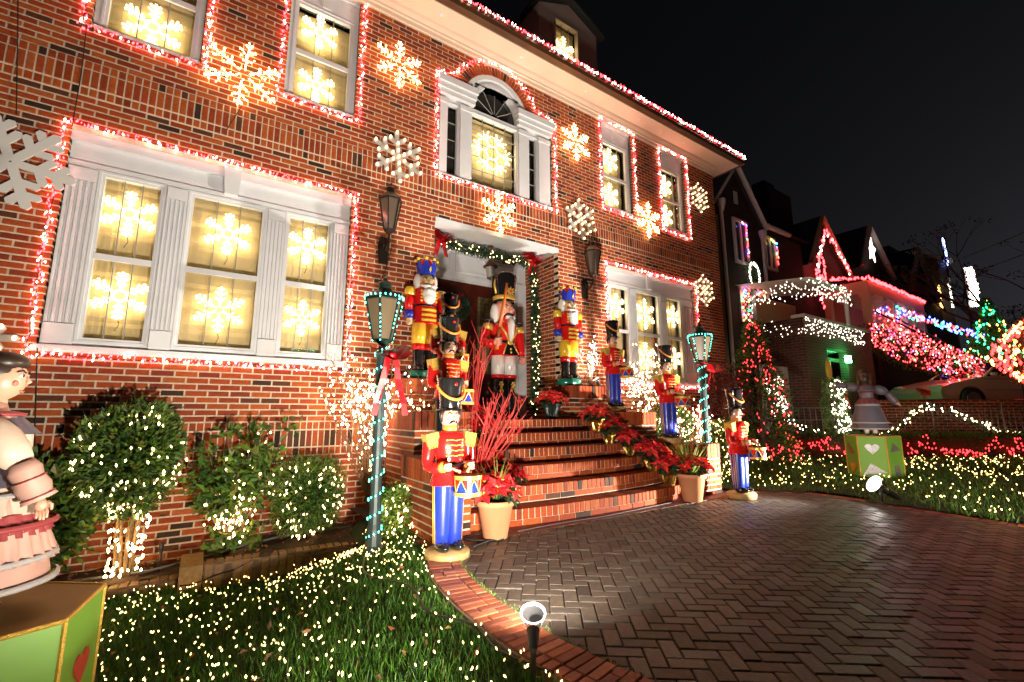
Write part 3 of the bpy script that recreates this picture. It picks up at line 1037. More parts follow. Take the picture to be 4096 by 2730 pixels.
# ------------------------------------------------------------------ snowflakes
ROPE = mat('rope_light', (1, .95, .7), emit=4.0, ecol=(1, .78, .42))
def flake_lines(kind):
    seg = []
    for k in range(6):
        a = PI / 6 + k * PI / 3 + PI / 6 * (kind == 1)
        d = Vector((math.cos(a), 0, math.sin(a))); n = Vector((-math.sin(a), 0, math.cos(a)))
        if kind == 0:
            seg.append((d * .16, d * 1.0))
            for s_, l in ((.36, .20), (.56, .28), (.78, .22)):
                for sg in (-1, 1):
                    seg.append((d * s_, d * (s_ + l * .75) + n * sg * l * .75))
            b = a + PI / 3
            seg.append((d * .26, Vector((math.cos(b), 0, math.sin(b))) * .26))
        elif kind == 1:
            b = a + PI / 3; e = Vector((math.cos(b), 0, math.sin(b)))
            seg.append((d * .34, e * .34)); seg.append((d * .34, d * .62)); 
            for sg in (-1, 1):
                seg.append((d * .62, d * .92 + n * sg * .30))
                seg.append((d * .62, d * .70 + n * sg * .36))
            seg.append((d * .62, d * 1.0))
        else:
            seg.append((d * .12, d * 1.0))
            for s_, l in ((.38, .22), (.62, .24), (.84, .14)):
                for sg in (-1, 1):
                    seg.append((d * s_, d * (s_ + l * .6) + n * sg * l * .85))
    return seg
def rope_flake(x, y, z, r, label, kind=0, sx=1.0):
    r *= 1.08
    t = thing('snowflake_light', label, 'snowflake light', (x, y, z), 0, 'rope light snowflakes in the windows')
    m = MB()
    for a, b in flake_lines(kind):
        a = Vector((a.x * r * sx, 0, a.z * r)); b = Vector((b.x * r * sx, 0, b.z * r))
        m.tube([a, b], .0135, n=5)
    m.build('rope', ROPE, t)
    m = MB()
    m.tube([(0, .012, -r * .9), (.02, .014, -r * 1.2), (-.01, .012, -r * 1.5)], .003, n=4)
    m.build('cord', WIRE, t)
    return t
SY = .165
def wf(px, py, r, label, kind=0, sx=1.0, y=SY):
    p = F(px, py, y)
    return rope_flake(p.x, y, p.z, r, label, kind, sx)
wf(352, 62, .27, 'glowing rope snowflake in the upper window at the left edge')
wf(735, 75, .235, 'upper glowing rope snowflake in the window above the wide window')
wf(727, 196, .235, 'lower glowing rope snowflake in the window above the wide window')
wf(297, 492, .235, 'glowing rope snowflake in the top left pane of the wide window')
wf(276, 680, .235, 'glowing rope snowflake in the bottom left pane of the wide window')
wf(524, 538, .235, 'glowing rope snowflake in the top middle pane of the wide window')
wf(504, 712, .25, 'glowing rope snowflake in the bottom middle pane of the wide window', 2)
wf(706, 566, .225, 'glowing rope snowflake in the top right pane of the wide window')
wf(694, 731, .215, 'glowing rope snowflake in the bottom right pane of the wide window', 2)
wf(1131, 352, .36, 'large rope snowflake of hexagons in the arched window', 1)
wf(1400, 368, .245, 'upper rope snowflake in the upper window right of the arched window')
wf(1402, 449, .245, 'lower rope snowflake in the upper window right of the arched window')
wf(1527, 427, .235, 'upper rope snowflake in the window nearest the house corner')
wf(1530, 496, .235, 'lower rope snowflake in the window nearest the house corner')
wf(1416, 702, .225, 'rope snowflake in the left pane of the lower window near the corner')
wf(1482, 722, .30, 'large rope snowflake in the middle pane of the lower window near the corner', 2)
wf(1548, 728, .225, 'upper rope snowflake in the right pane of the lower window near the corner')
wf(1484, 822, .29, 'rope snowflake low in the middle pane behind the lit twigs')
wf(1550, 824, .215, 'lower rope snowflake in the right pane of the lower window near the corner', 2)
rope_flake((gx0 + gx1) / 2, DY + .09, (dz0 + .2 + gz1_) / 2 + .22, .3, 'rope snowflake in the dormer window on the roof')
def mini_flake(px, py, r, label, br=.0085):
    p = F(px, py, -.06)
    t = thing('snowflake_light', label, 'snowflake light', (p.x, -.06, p.z), 0, 'snowflakes of small warm bulbs on the wall')
    m = MB(); b = MB()
    rot = U(-.1, .1)
    for a, e in flake_lines(2):
        R_ = Matrix.Rotation(rot, 3, 'Y')
        a = R_ @ (a * r); e = R_ @ (e * r)
        m.tube([a, e], .004, n=4)
        n = max(2, int((e - a).length / (.026)))
        for i in range(n):
            q = a + (e - a) * ((i + .5) / n)
            b.bulb(q + Vector((U(-.012, .012), U(-.03, -.005), U(-.012, .012))), br, br * 1.9)
    m.build('frame', mat('white_wire', (.6, .58, .55), rough=.5), t)
    b.build('bulbs', B_WARM, t, kind='stuff')
    return t
mini_flake(560, 172, .43, 'big snowflake of tiny bulbs between the two upper left windows')
mini_flake(918, 150, .38, 'snowflake of tiny bulbs left of the arched window')
mini_flake(1322, 328, .38, 'snowflake of tiny bulbs right of the arched window', .0095)
mini_flake(1147, 490, .36, 'snowflake of tiny bulbs just above the entrance')
mini_flake(1489, 506, .40, 'snowflake of tiny bulbs between the two windows nearest the corner', .0105)
PLAST = mat('white_plastic', (.72, .70, .68), rough=.35)
B_C9 = mat('bulb_c_nine', (1, .8, .6), emit=4, ecol=(1, .60, .28))
PLASTG = mat('translucent_plastic', (.40, .38, .36), rough=.35)
def plastic_flake(px, py, r, label, lit=True, y=-.05, rot=0.0):
    p = F(px, py, y)
    t = thing('plastic_snowflake', label, 'snowflake', (p.x, y, p.z), 0, 'white plastic snowflakes on the wall')
    m = MB()
    spots = [Vector((0, 0, 0))]
    for k in range(6):
        a = PI / 2 + k * PI / 3 + rot
        d = Vector((math.cos(a), 0, math.sin(a))); n = Vector((-math.sin(a), 0, math.cos(a)))
        def bar(p0, p1, w):
            e = (p1 - p0).normalized(); s_ = Vector((-e.z, 0, e.x)) * w
            poly = [p0 - s_, p1 - s_ * 1.15, p1 + e * w * .8, p1 + s_ * 1.15, p0 + s_]
            m.prism([(q.x, q.z) for q in poly], U(-.012, -.009), .012)
        bar(d * r * .02, d * r * .94, r * (.07 if lit else .075))
        for s_, l in (((.52, .26),) if lit else ((.40, .26), (.66, .22))):
            for sg in (-1, 1):
                e = d * r * (s_ + l * .62) + n * sg * r * l
                bar(d * r * s_, e, r * (.072 if lit else .066))
                spots.append(e)
        spots.append(d * r * .92); spots.append(d * r * .5); spots.append(d * r * .24)
    m.build('flake', PLASTG if lit else PLAST, t)
    if lit:
        for s_ in spots:
            m = MB(); m.ball((0, 0, 0), (.017, .017, .024), n=8, k=6)
            m.build('bulb', B_C9, t, True, loc=s_ + Vector((0, -.035, 0)))
    return t
plastic_flake(915, 362, .40, 'white plastic snowflake with round bulbs above the left wall lantern', rot=.1)
plastic_flake(1334, 505, .40, 'white plastic snowflake with round bulbs above the right wall lantern', rot=.15)
plastic_flake(1605, 456, .38, 'white plastic snowflake high up by the house corner', rot=.1)
plastic_flake(1617, 668, .38, 'white plastic snowflake with bulbs above the right lamp post', rot=.12)
plastic_flake(24, 372, .47, 'unlit white snowflake cut off by the left edge of the picture', lit=False, rot=.35)
p = F(-52, 790, -.05)
plastic_flake(-98, 772, .38, 'white plastic snowflake mostly out of view behind the doll head', rot=-.5)
# thin cables hanging down the wall
for i, (pts, lb) in enumerate([([(42, -10), (38, 265)], 'thin black cable above the unlit snowflake'), ([(200, 55), (187, 170), (166, 290)], 'thin black cable between the left upper window and the wide window'),
        ([(86, 800), (80, 1000), (85, 1150), (62, 1230)], 'thin black cable below the corner of the wide window'), ([(555, 245), (520, 300)], 'short black cable under the big bulb snowflake'),
        ([(900, 570), (886, 620), (868, 660)], 'thin black cable from the left wall lantern to the lamp post'), ([(1287, 660), (1281, 720), (1268, 800)], 'thin black cable down the corner by the entrance'),
        ([(1318, 378), (1270, 470), (1258, 560)], 'thin black cable under the snowflake right of the arched window')]):
    w = [F(a, b, -.02) for a, b in pts]
    o = MB().tube([q - w[0] for q in w], .0045, n=5).build('cable', WIRE, None, loc=w[0])
    tag(o, lb, 'cable', 'cables on the brick wall')
# ------------------------------------------------------------------ toy soldiers and nutcrackers (all face the street, local front = -Y)
def fist(m, c, r, mi, d=(0, -1, 0)):
    # closed hand: palm, four fingers wrapped over the front and a thumb across the side
    c = Vector(c)
    m.ball(c, (r * .85, r * .9, r), mi, 10, 8)
    for i in range(4):
        z = c.z + r * (.62 - .4 * i)
        m.tube([c + Vector((-r * .55, -r * .45, z - c.z)), c + Vector((-r * .1, -r * 1.02, z - c.z)), c + Vector((r * .45, -r * .82, z - c.z)), c + Vector((r * .6, -r * .3, z - c.z))], [r * .2, r * .24, r * .22, r * .17], mi, 6)
    m.tube([c + Vector((-r * .5, -r * .2, r * .5)), c + Vector((-r * .7, -r * .7, r * .55)), c + Vector((-r * .2, -r * 1.15, r * .5))], [r * .24, r * .24, r * .18], mi, 6)
TANB = mat('tan_wood_base', (.42, .28, .11), rough=.5, noise=.25, nscale=20)
ORANGE = mat('orange_trim', (.70, .25, .04), rough=.4)
CHEEK = mat('rosy_paint', (.70, .20, .15), rough=.4)
EYEW = mat('eye_white', (.8, .8, .78), rough=.25)
def face(m, zc, rx, ry, rz, skin, hair, black, white, cheek, stache=1.0, nose=1.05):
    # materials are slot numbers; centre height zc
    m.ball((0, 0, zc), (rx, ry, rz), skin, 18, 14)
    m.tube([(0, -ry * .93, zc + rz * .14), (0, -ry * 1.12 * nose, zc - rz * .12), (0, -ry * .93, zc - rz * .22)], [rx * .06, rx * .13, rx * .1], skin, 8)
    for s_ in (-1, 1):
        m.ball((s_ * rx * .38, -ry * .86, zc + rz * .16), (rx * .17, ry * .1, rz * .1), white, 10, 6)
        m.ball((s_ * rx * .38, -ry * .95, zc + rz * .16), (rx * .075, ry * .05, rz * .07), black, 8, 6)
        m.tube([(s_ * rx * .16, -ry * .96, zc + rz * .30), (s_ * rx * .42, -ry * .92, zc + rz * .40), (s_ * rx * .64, -ry * .78, zc + rz * .30)], [rx * .04, rx * .055, rx * .03], black, 5)
        m.ball((s_ * rx * .56, -ry * .74, zc - rz * .2), (rx * .2, ry * .12, rz * .15), cheek, 10, 6)
        m.ball((s_ * rx * .98, 0, zc), (rx * .1, ry * .2, rz * .22), skin, 8, 6)
        if stache:
            m.tube([(0, -ry * 1.02, zc - rz * .30), (s_ * rx * .26 * stache, -ry * 1.0, zc - rz * .36), (s_ * rx * .52 * stache, -ry * .84, zc - rz * .56)], [rx * .08, rx * .12, rx * .03], black, 6)
    m.tube([(-rx * .2, -ry * .86, zc - rz * .56), (0, -ry * .9, zc - rz * .60), (rx * .2, -ry * .86, zc - rz * .56)], rx * .05, cheek, 5)
def make_drummer():
    t = thing('toy_soldier', 'drummer', 'toy soldier', (0, 0, 0), 0, 'life size drummer boys flanking the front steps')
    m = MB(); m.lathe([(.150, 0), (.166, .01), (.168, .06), (.160, .075), (.0, .078)], 28, cap=False); m.build('base', TANB, t, True)
    m = MB()
    for s_ in (-1, 1):
        m.ball((s_ * .06, -.035, .108), (.05, .092, .04), 0, 12, 8); m.ball((s_ * .056, .0, .13), (.052, .06, .06), 0, 12, 8)
        b = m
    m.build('boots', BLACKP, t, True)
    m = MB()
    for s_ in (-1, 1):
        m.lathe([(.056, .12), (.060, .2), (.068, .4), (.074, .58), (.074, .62)], 16, 0, sx=1, sy=1.15, c=(s_ * .052, 0, 0))
        m.tube([(s_ * (.110), -.012, .13), (s_ * .117, -.012, .3), (s_ * .125, -.012, .58)], .006, 1, 5)
        m.tube([(s_ * (.110), .012, .13), (s_ * .117, .012, .3), (s_ * .125, .012, .58)], .006, 1, 5)
    m.build('trousers', [BLUEP, GOLD], t, True)
    m = MB()
    m.lathe([(.150, .545), (.146, .55), (.135, .60), (.112, .665), (.104, .70), (.112, .75), (.130, .82), (.134, .88), (.118, .925), (.07, .945), (.05, .955)], 24, 0, sx=1.0, sy=.82)
    m.lathe([(.108, .675), (.111, .680), (.111, .705), (.108, .71)], 24, 1, sx=1.02, sy=.86, cap=False)
    for i in range(4):
        for s_ in (-1, 1):
            z = .76 + .038 * i
            m.tube([(0, -.110 - .002 * i, z), (s_ * .03, -.108 - .001 * i, z + .006), (s_ * .062, -.096, z + .004)], .0055, 2, 5)
            m.ball((s_ * .066, -.096, z + .004), .009, 2, 6, 5)
    m.lathe([(.052, .935), (.060, .94), (.058, .985), (.05, .99)], 18, 3, cap=False)
    m.build('coat', [REDP, BLACKP, GOLD, ORANGE], t, True)
    for s_ in (-1, 1):
        m = MB()
        m.tube([(s_ * .135, 0, .905), (s_ * .165, .006, .84), (s_ * .175, .012, .74), (s_ * .168, .0, .685), (s_ * .145, -.06, .672), (s_ * .115, -.125, .685)], [.045, .05, .046, .045, .040, .034], 0, 12)
        m.tube([(s_ * .122, -.108, .683), (s_ * .105, -.135, .688)], [.040, .040], 1, 12)
        m.build('arm', [REDP, ORANGE], t, True)
        m = MB()
        m.box(-.05, .05, -.05, .05, -.045, .045, 0, Matrix.Translation((s_ * .157, 0, .885)) @ Matrix.Rotation(s_ * .2, 4, 'Y'))
        for k in range(5):
            m.box(-.045 + k * .02, -.035 + k * .02, -.054, .054, -.065, -.046, 0, Matrix.Translation((s_ * .157, 0, .885)) @ Matrix.Rotation(s_ * .2, 4, 'Y'))
        m.build('epaulette', GOLD, t)
        m = MB(); fist(m, (s_ * .095, -.165, .692), .034, 0); m.build('hand', SKIN2, t, True)
        m = MB(); m.tube([(s_ * .105, -.145, .70), (s_ * .04, -.235, .665)], [.007, .009], n=8); m.ball((s_ * .035, -.24, .663), .013, 0, 8, 6); m.build('drumstick', mat('pale_wood', (.55, .36, .18), rough=.5), t, True)
    # drum
    m = MB()
    c = (.055, -.205, 0)
    m.lathe([(.092, .50), (.092, .61)], 24, 0, c=c, cap=False)
    for z in (.487, .603):
        m.lathe([(.090, z), (.103, z), (.103, z + .026), (.090, z + .026)], 24, 2, c=c, cap=False)
    m.lathe([(.0, .624), (.09, .624)], 24, 3, c=c, cap=False); m.lathe([(.09, .488), (.0, .488)], 24, 3, c=c, cap=False)
    n = 6
    for i in range(n):
        a0 = 2 * PI * i / n; a1 = 2 * PI * (i + 1) / n; am = (a0 + a1) / 2
        R_ = .0945
        def P(a, z):
            return (c[0] + R_ * math.cos(a), c[1] + R_ * math.sin(a), z)
        q = [P(a0 + (a1 - a0) * k / 6, .513) for k in range(7)] + [P(a1 + (am - a1) * k / 4, .513 + .09 * k / 4) for k in range(1, 5)] + [P(am + (a0 - am) * k / 4, .603 - .09 * k / 4) for k in range(1, 4)]
        m.add(q, [tuple(range(len(q)))], 1)
        m.tube([P(a0, .512), P((a0 + am) / 2, .558), P(am, .604)], .004, 2, 4); m.tube([P(am, .604), P((a1 + am) / 2, .558), P(a1, .512)], .004, 2, 4)
    m.build('drum', [REDP, BLUEP, GOLD, WHITEP], t)
    m = MB(); face(m, 1.045, .072, .072, .092, 0, 1, 2, 3, 4)
    m.build('head', [SKIN2, HAIR, BLACKP, EYEW, CHEEK], t, True)
    m = MB()
    m.ball((0, .014, 1.06), (.077, .072, .086), 0, 16, 10)
    for s_ in (-1, 1):
        m.tube([(s_ * .07, -.02, 1.11), (s_ * .077, -.015, 1.06), (s_ * .072, -.01, 1.01)], [.012, .014, .006], 0, 6)
    m.build('hair', HAIR, t, True)
    m = MB()
    m.lathe([(.077, 1.105), (.080, 1.11), (.082, 1.18), (.095, 1.27), (.104, 1.335), (.104, 1.347), (.098, 1.35), (.0, 1.352)], 24, 0, cap=False)
    m.lathe([(.079, 1.105), (.112, 1.095), (.113, 1.1), (.08, 1.117)], 24, 0, cap=False, sy=1.05)
    m.build('hat', BLACKP, t, True)
    m = MB()
    pts = []
    for i in range(25):
        a = PI + PI * i / 24
        z = 1.295 - .115 * math.sin((i / 24) * PI) ** .8
        r = .086 + (z - 1.18) * .15
        pts.append((1.06 * (r + .008) * math.cos(a), 1.06 * (r + .008) * math.sin(a), z))
    m.tube(pts, .0105, 0, 8)
    for i in range(0, 24):
        p, q = Vector(pts[i]), Vector(pts[i + 1])
        m.ball((p + q) / 2 + Vector((0, 0, .003)), .0125, 0, 6, 4)
    m.build('hat_cord', ORANGE, t, True)
    m = MB(); m.ball((0, -.102, 1.30), (.014, .008, .014), 0, 8, 6); m.build('hat_gem', REDP, t, True)
    return t
dr0 = make_drummer()
spots = [((1.659, -2.551, -1.06), 'large toy drummer in front on the kerb left of the steps'),
         ((2.03, -1.735, -.36), 'toy drummer on the low left pier behind the front drummer'),
         ((2.37, -1.03, .08), 'toy drummer highest on the left side, below the left crowned nutcracker'),
         ((5.164, -1.03, .08), 'toy drummer on the middle right pier beside the poinsettias'),
         ((5.51, -1.735, -.36), 'toy drummer on the low right pier in front of the lit twigs'),
         ((5.864, -2.521, -1.03), 'toy drummer on the ground by the right flower pot and lawn')]
for i, (p, lb) in enumerate(spots):
    if i == 0:
        dr0.location = p; dr0['label'] = lb; dr0.scale = (1.037, 1.037, 1.037)
    else:
        place(dr0, p, lb, (0, .07, -.06, .05, -.09, .06)[i], (1, 1.03, 1.042, 1.035, 1.03, 1.04)[i])

GREENB = mat('green_gloss_paint', (.01, .16, .11), rough=.25, coat=.5)
TANF = mat('tan_face_paint', (.52, .36, .17), rough=.35, coat=.3)
WHAIR = mat('white_hair', (.78, .76, .74), rough=.5, bump=.4, bscale=60)
def make_king():
    t = thing('nutcracker', 'king', 'nutcracker', (0, 0, 0), 0, 'crowned nutcrackers beside the entrance')
    m = MB(); m.lathe([(.20, 0), (.225, .015), (.228, .09), (.21, .12), (0, .122)], 28, sx=1.0, sy=.75, cap=False); m.build('base', GREENB, t, True)
    m = MB()
    for s_ in (-1, 1):
        m.lathe([(.072, .12), (.078, .15), (.074, .3), (.082, .40), (.082, .41)], 16, 0, c=(s_ * .082, 0, 0)); m.ball((s_ * .085, -.06, .15), (.06, .10, .045), 0, 12, 8)
    m.build('boots', BLACKP, t, True)
    m = MB()
    for s_ in (-1, 1):
        m.lathe([(.086, .40), (.088, .49)], 16, 1, c=(s_ * .082, 0, 0)); m.lathe([(.092, .485), (.096, .6), (.098, .80)], 16, 0, c=(s_ * .084, 0, 0))
    m.build('trousers', [YELLOWP, REDP], t, True)
    m = MB()
    m.lathe([(.185, .755), (.18, .76), (.165, .9), (.15, 1.0), (.165, 1.08), (.172, 1.17), (.15, 1.24), (.07, 1.27)], 24, 0, sy=.82)
    m.lathe([(.152, .99), (.156, .995), (.156, 1.015), (.152, 1.02)], 24, 1, sy=.84, cap=False)
    for i in range(3):
        z = .80 + i * .068
        m.tube([(-.10, -.125, z), (0, -.157, z), (.10, -.125, z)], .022, 2, 8)
    for s_ in (-1, 1):
        for i in range(4):
            m.ball((s_ * .105, -.118, 1.06 + i * .045), .018, 2, 8, 6)
    m.build('coat', [REDP, BLACKP, YELLOWP], t, True)
    for s_ in (-1, 1):
        m = MB()
        m.tube([(s_ * .225, 0, 1.20), (s_ * .235, 0, 1.05), (s_ * .235, -.01, .92)], [.058, .06, .056], 0, 14)
        m.tube([(s_ * .235, -.01, .925), (s_ * .235, -.012, .825)], [.066, .068], 1, 14)
        m.build('arm', [REDP, BLUEP], t, True)
        m = MB(); m.lathe([(.066, 1.135), (.072, 1.14), (.075, 1.21), (.06, 1.25), (0, 1.262)], 16, c=(s_ * .228, 0, 0), cap=False); m.build('epaulette', YELLOWP, t, True)
        m = MB(); fist(m, (s_ * .235, -.02, .775), .052, 0); m.build('hand', mat('tan_hand', (.62, .46, .30), rough=.4), t, True)
    m = MB(); face(m, 1.345, .125, .125, .13, 0, 1, 2, 3, 4, stache=0)
    m.build('head', [TANF, WHAIR, BLACKP, EYEW, REDP], t, True)
    m = MB()
    for s_ in (-1, 1):
        m.ball((s_ * .118, .02, 1.35), (.05, .085, .12), 0, 12, 8)
    m.ball((0, .07, 1.34), (.12, .07, .12), 0, 12, 8)
    m.build('hair', WHAIR, t, True)
    m = MB()
    m.ball((0, -.125, 1.16), (.10, .06, .085), 0, 16, 10); m.ball((0, -.14, 1.10), (.088, .05, .085), 0, 16, 10)
    for s_ in (-1, 1):
        m.tube([(0, -.15, 1.262), (s_ * .06, -.145, 1.255), (s_ * .125, -.10, 1.275)], [.022, .03, .008], 0, 8)
    m.build('beard', WHAIR, t, True)
    m = MB(); m.box(-.055, .055, -.205, -.178, 1.19, 1.215, 0)
    for i in range(6):
        m.box(-.055 + i * .019, -.055 + i * .019 + .004, -.209, -.2055, 1.19, 1.215, 1)
    m.build('teeth', [WHITEP, BLACKP], t)
    m = MB()
    n = 8
    for i in range(n):
        a0 = 2 * PI * i / n; a1 = 2 * PI * (i + 1) / n; am = (a0 + a1) / 2
        def P(a, r, z):
            return (r * math.cos(a), r * math.sin(a), z)
        q = [P(a0, .12, 1.44), P(am, .12, 1.44), P(a1, .12, 1.44), P(a1, .14, 1.545), P(am, .152, 1.64), P(a0, .14, 1.545)]
        m.add(q, [(0, 1, 4, 5), (1, 2, 3, 4)], 0)
        q = [P(a0, .112, 1.44), P(am, .112, 1.44), P(a1, .112, 1.44), P(a1, .132, 1.545), P(am, .144, 1.64), P(a0, .132, 1.545)]
        m.add(q, [(5, 4, 1, 0), (4, 3, 2, 1)], 0)
        m.ball(P(am, .15, 1.655), .024, 1, 8, 6)
        d = P(a0 + 2 * PI / n, .143, 1.51)
    for a in (-PI / 2, -PI / 2 + 1.57, -PI / 2 - 1.57):
        m.add([P(a - .12, .144, 1.50), P(a, .138, 1.455), P(a + .12, .144, 1.50), P(a, .152, 1.545)], [(0, 1, 2, 3)], 1)
    m.build('crown', [BLUEP, YELLOWP], t)
    m = MB(); m.lathe([(.112, 1.46), (.118, 1.55), (.10, 1.63), (.05, 1.675), (.0, 1.69)], 20, cap=False); m.ball((0, 0, 1.70), .03, 0, 10, 8); m.build('cap', REDP, t, True)
    return t
kg = make_king()
kg.location = (2.40, -.22, .50); kg['label'] = 'crowned nutcracker with white beard left of the entrance, nearest the lamp post'
place(kg, (4.98, -.22, .50), 'crowned nutcracker with white beard on the right pier by the brick corner')

# the tall guard with a rifle
t = thing('nutcracker', 'tall nutcracker guard in black hat holding an orange rifle at the door', 'nutcracker', (3.70, -.20, ZL))
PINK = mat('pink_face_paint', (.74, .34, .25), rough=.35, coat=.3)
RIFLE = mat('orange_wood', (.62, .16, .03), rough=.4, coat=.3)
m = MB(); m.box(-.26, .26, -.2, .2, 0, .05); m.build('base', BLACKP, t)
m = MB()
for s_ in (-1, 1):
    m.lathe([(.085, .05), (.09, .1), (.085, .4), (.10, .60)], 18, 0, c=(s_ * .105, 0, 0)); m.ball((s_ * .105, -.09, .09), (.075, .13, .055), 0, 14, 8)
m.build('boots', BLACKP, t, True)
m = MB()
for s_ in (-1, 1):
    for a in range(6):
        q = a * PI / 3
        m.ball((s_ * .105 + .026 * math.cos(q), -.097, .50 + .036 * math.sin(q)), .016, 0, 6, 5)
    m.ball((s_ * .105, -.10, .50), .02, 0, 8, 6); m.tube([(s_ * .105 - .03, -.096, .40), (s_ * .105, -.1, .46), (s_ * .105 + .03, -.096, .40)], .010, 0, 6)
m.build('boot_ornament', GOLD, t, True)
m = MB()
for s_ in (-1, 1):
    m.lathe([(.102, .60), (.108, .605), (.108, .645), (.104, .65)], 18, 1, c=(s_ * .105, 0, 0)); m.lathe([(.102, .65), (.102, .8), (.106, .97)], 18, 0, c=(s_ * .105, 0, 0))
m.build('trousers', [WHITEP, REDP], t, True)
m = MB()
m.lathe([(.262, .93), (.255, .935), (.225, 1.06), (.195, 1.13), (.205, 1.2), (.235, 1.32), (.225, 1.40), (.12, 1.44)], 28, 0, sy=.78)
m.lathe([(.198, 1.11), (.202, 1.115), (.202, 1.15), (.198, 1.155)], 28, 1, sy=.8, cap=False)
m.add([(-.05, -.168, 1.12), (.05, -.168, 1.12), (.13, -.208, .93), (-.13, -.208, .93)], [(0, 1, 2, 3)], 1)
for s_ in (-1, 1):
    m.tube([(s_ * .052, -.168, 1.11), (s_ * .135, -.203, .94)], .011, 2, 6)
    m.tube([(s_ * .165, -.10, 1.41), (s_ * .10, -.185, 1.28), (s_ * .02, -.172, 1.15)], .017, 2, 8)
    for i in range(6):
        m.ball((s_ * (.135 - .02 * i), -.150 - .006 * i, 1.36 - .035 * i), .014, 2, 8, 6)
m.lathe([(.0, -.01), (.045, -.01), (.05, 0), (.045, .012), (.02, .014)], 18, 2, Matrix.Translation((0, -.175, 1.13)) @ Matrix.Rotation(PI / 2, 4, 'X'))
for z in (1.02, .97):
    m.ball((0, -.195, z), .018, 2, 8, 6)
m.build('coat', [REDP, BLACKP, GOLD], t, True)
for s_, pts in ((1, [(.275, 0, 1.38), (.295, 0, 1.2), (.300, -.02, 1.02), (.300, -.03, .95)]), (-1, [(-.27, 0, 1.38), (-.335, .01, 1.24), (-.375, -.01, 1.13), (-.33, -.14, 1.08), (-.29, -.2, 1.10)])):
    m = MB(); m.tube(pts, [.072, .07, .068, .064, .06][:len(pts)], 0, 14); m.build('arm', REDP, t, True)
    m = MB(); m.ball((s_ * .268, 0, 1.43), (.085, .085, .05), 0, 14, 8); m.tube([(s_ * .272, 0, 1.40), (s_ * .288, 0, 1.31)], .079, 1, 16); m.build('epaulette', [BLACKP, GOLD], t, True)
m = MB(); fist(m, (.302, -.045, .875), .068, 0); m.build('hand', PINK, t, True)
m = MB(); fist(m, (-.275, -.255, 1.10), .068, 0); m.build('hand', PINK, t, True)
m = MB()
m.tube([(-.30, -.27, .98), (-.275, -.262, 1.12), (-.225, -.24, 1.32)], [.05, .04, .03], 0, 8, flat=.5)
m.tube([(-.225, -.24, 1.32), (-.115, -.21, 1.80), (-.075, -.2, 2.02)], [.032, .026, .024], 0, 8, flat=.8)
m.build('rifle', RIFLE, t, True)
m = MB(); face(m, 1.62, .165, .165, .20, 0, 1, 2, 3, 4, stache=1.2)
m.build('head', [PINK, WHAIR, BLACKP, EYEW, REDP], t, True)
m = MB(); m.ball((0, -.115, 1.50), (.10, .07, .065), 0, 14, 8); m.build('mouth', REDP, t, True)
m = MB(); m.box(-.075, .075, -.200, -.165, 1.475, 1.52); m.build('teeth', WHITEP, t)
m = MB(); m.tube([(0, -.165, 1.475), (0, -.20, 1.36), (0, -.20, 1.24), (0, -.185, 1.13)], [.078, .088, .062, .012], 0, 12, flat=.5); m.build('beard', WHAIR, t, True)
m = MB()
for s_ in (-1, 1):
    m.ball((s_ * .150, .03, 1.58), (.055, .10, .16), 0, 12, 8)
m.ball((0, .10, 1.56), (.15, .08, .17), 0, 14, 8)
m.build('hair', WHAIR, t, True)
m = MB(); m.lathe([(.155, 1.755), (.16, 1.76), (.165, 1.85), (.185, 2.02), (.198, 2.16), (.19, 2.20), (.12, 2.235), (0, 2.245)], 28, 0, cap=False)
m.lathe([(.16, 1.79), (.175, 1.80), (.177, 1.845), (.166, 1.855)], 28, 1, cap=False)
for a in range(8):
    q = a * PI / 4
    m.leaf((0, -.185, 1.90), (math.cos(q), -.15, math.sin(q)), .085, .02, 1, up=Vector((0, 1, 0)))
m.ball((0, -.19, 1.90), .022, 2, 8, 6)
m.tube([(-.19, -.05, 2.10), (-.21, -.06, 2.0), (-.19, -.07, 1.87)], .016, 1, 8)
m.build('hat', [BLACKP, GOLD, REDP], t, True)
# ------------------------------------------------------------------ shrubs, twigs, flowers
def rdir():
    z = U(-1, 1); a = U(0, 2 * PI); r = math.sqrt(1 - z * z)
    return Vector((r * math.cos(a), r * math.sin(a), z))
def leaf_cloud(m, c, rad, n, l, w, nm=4, shell=.55, lump=.12, weights=(.3, .4, .2, .1)):
    c = Vector(c)
    ph = [U(0, 6) for _ in range(3)]
    for _ in range(n):
        d = rdir()
        k = 1 + lump * (math.sin(4 * d.x + ph[0]) + math.sin(5 * d.y + ph[1]) + math.sin(4.5 * d.z + ph[2])) * .6
        r = (shell + (1 - shell) * U(0, 1) ** .5) * k * (U(1.05, 1.22) if RN.random() < .05 else 1)
        p = c + Vector((d.x * rad[0], d.y * rad[1], d.z * rad[2])) * r
        m.leaf(p, d + rdir() * .8 + Vector((0, 0, .15)), l * U(.6, 1.3), w * U(.7, 1.2), RN.choices(range(4), weights)[0], droop=U(0, .2))
def cloud_bulbs(m, c, rad, n, r=.009, h=.016, mi=0, front=True, shell=1.0):
    c = Vector(c)
    k = 0
    while k < n:
        d = rdir()
        p = c + Vector((d.x * rad[0], d.y * rad[1], d.z * rad[2])) * U(shell - .12, shell + .04)
        if front and (CAM - p).dot(Vector((d.x / rad[0], d.y / rad[1], d.z / rad[2]))) < -.2:
            continue
        m.bulb(p, r * U(.8, 1.2), h * U(.8, 1.2), mi if mi else RN.choice((0, 0, 0, 1, 1, 2))); k += 1
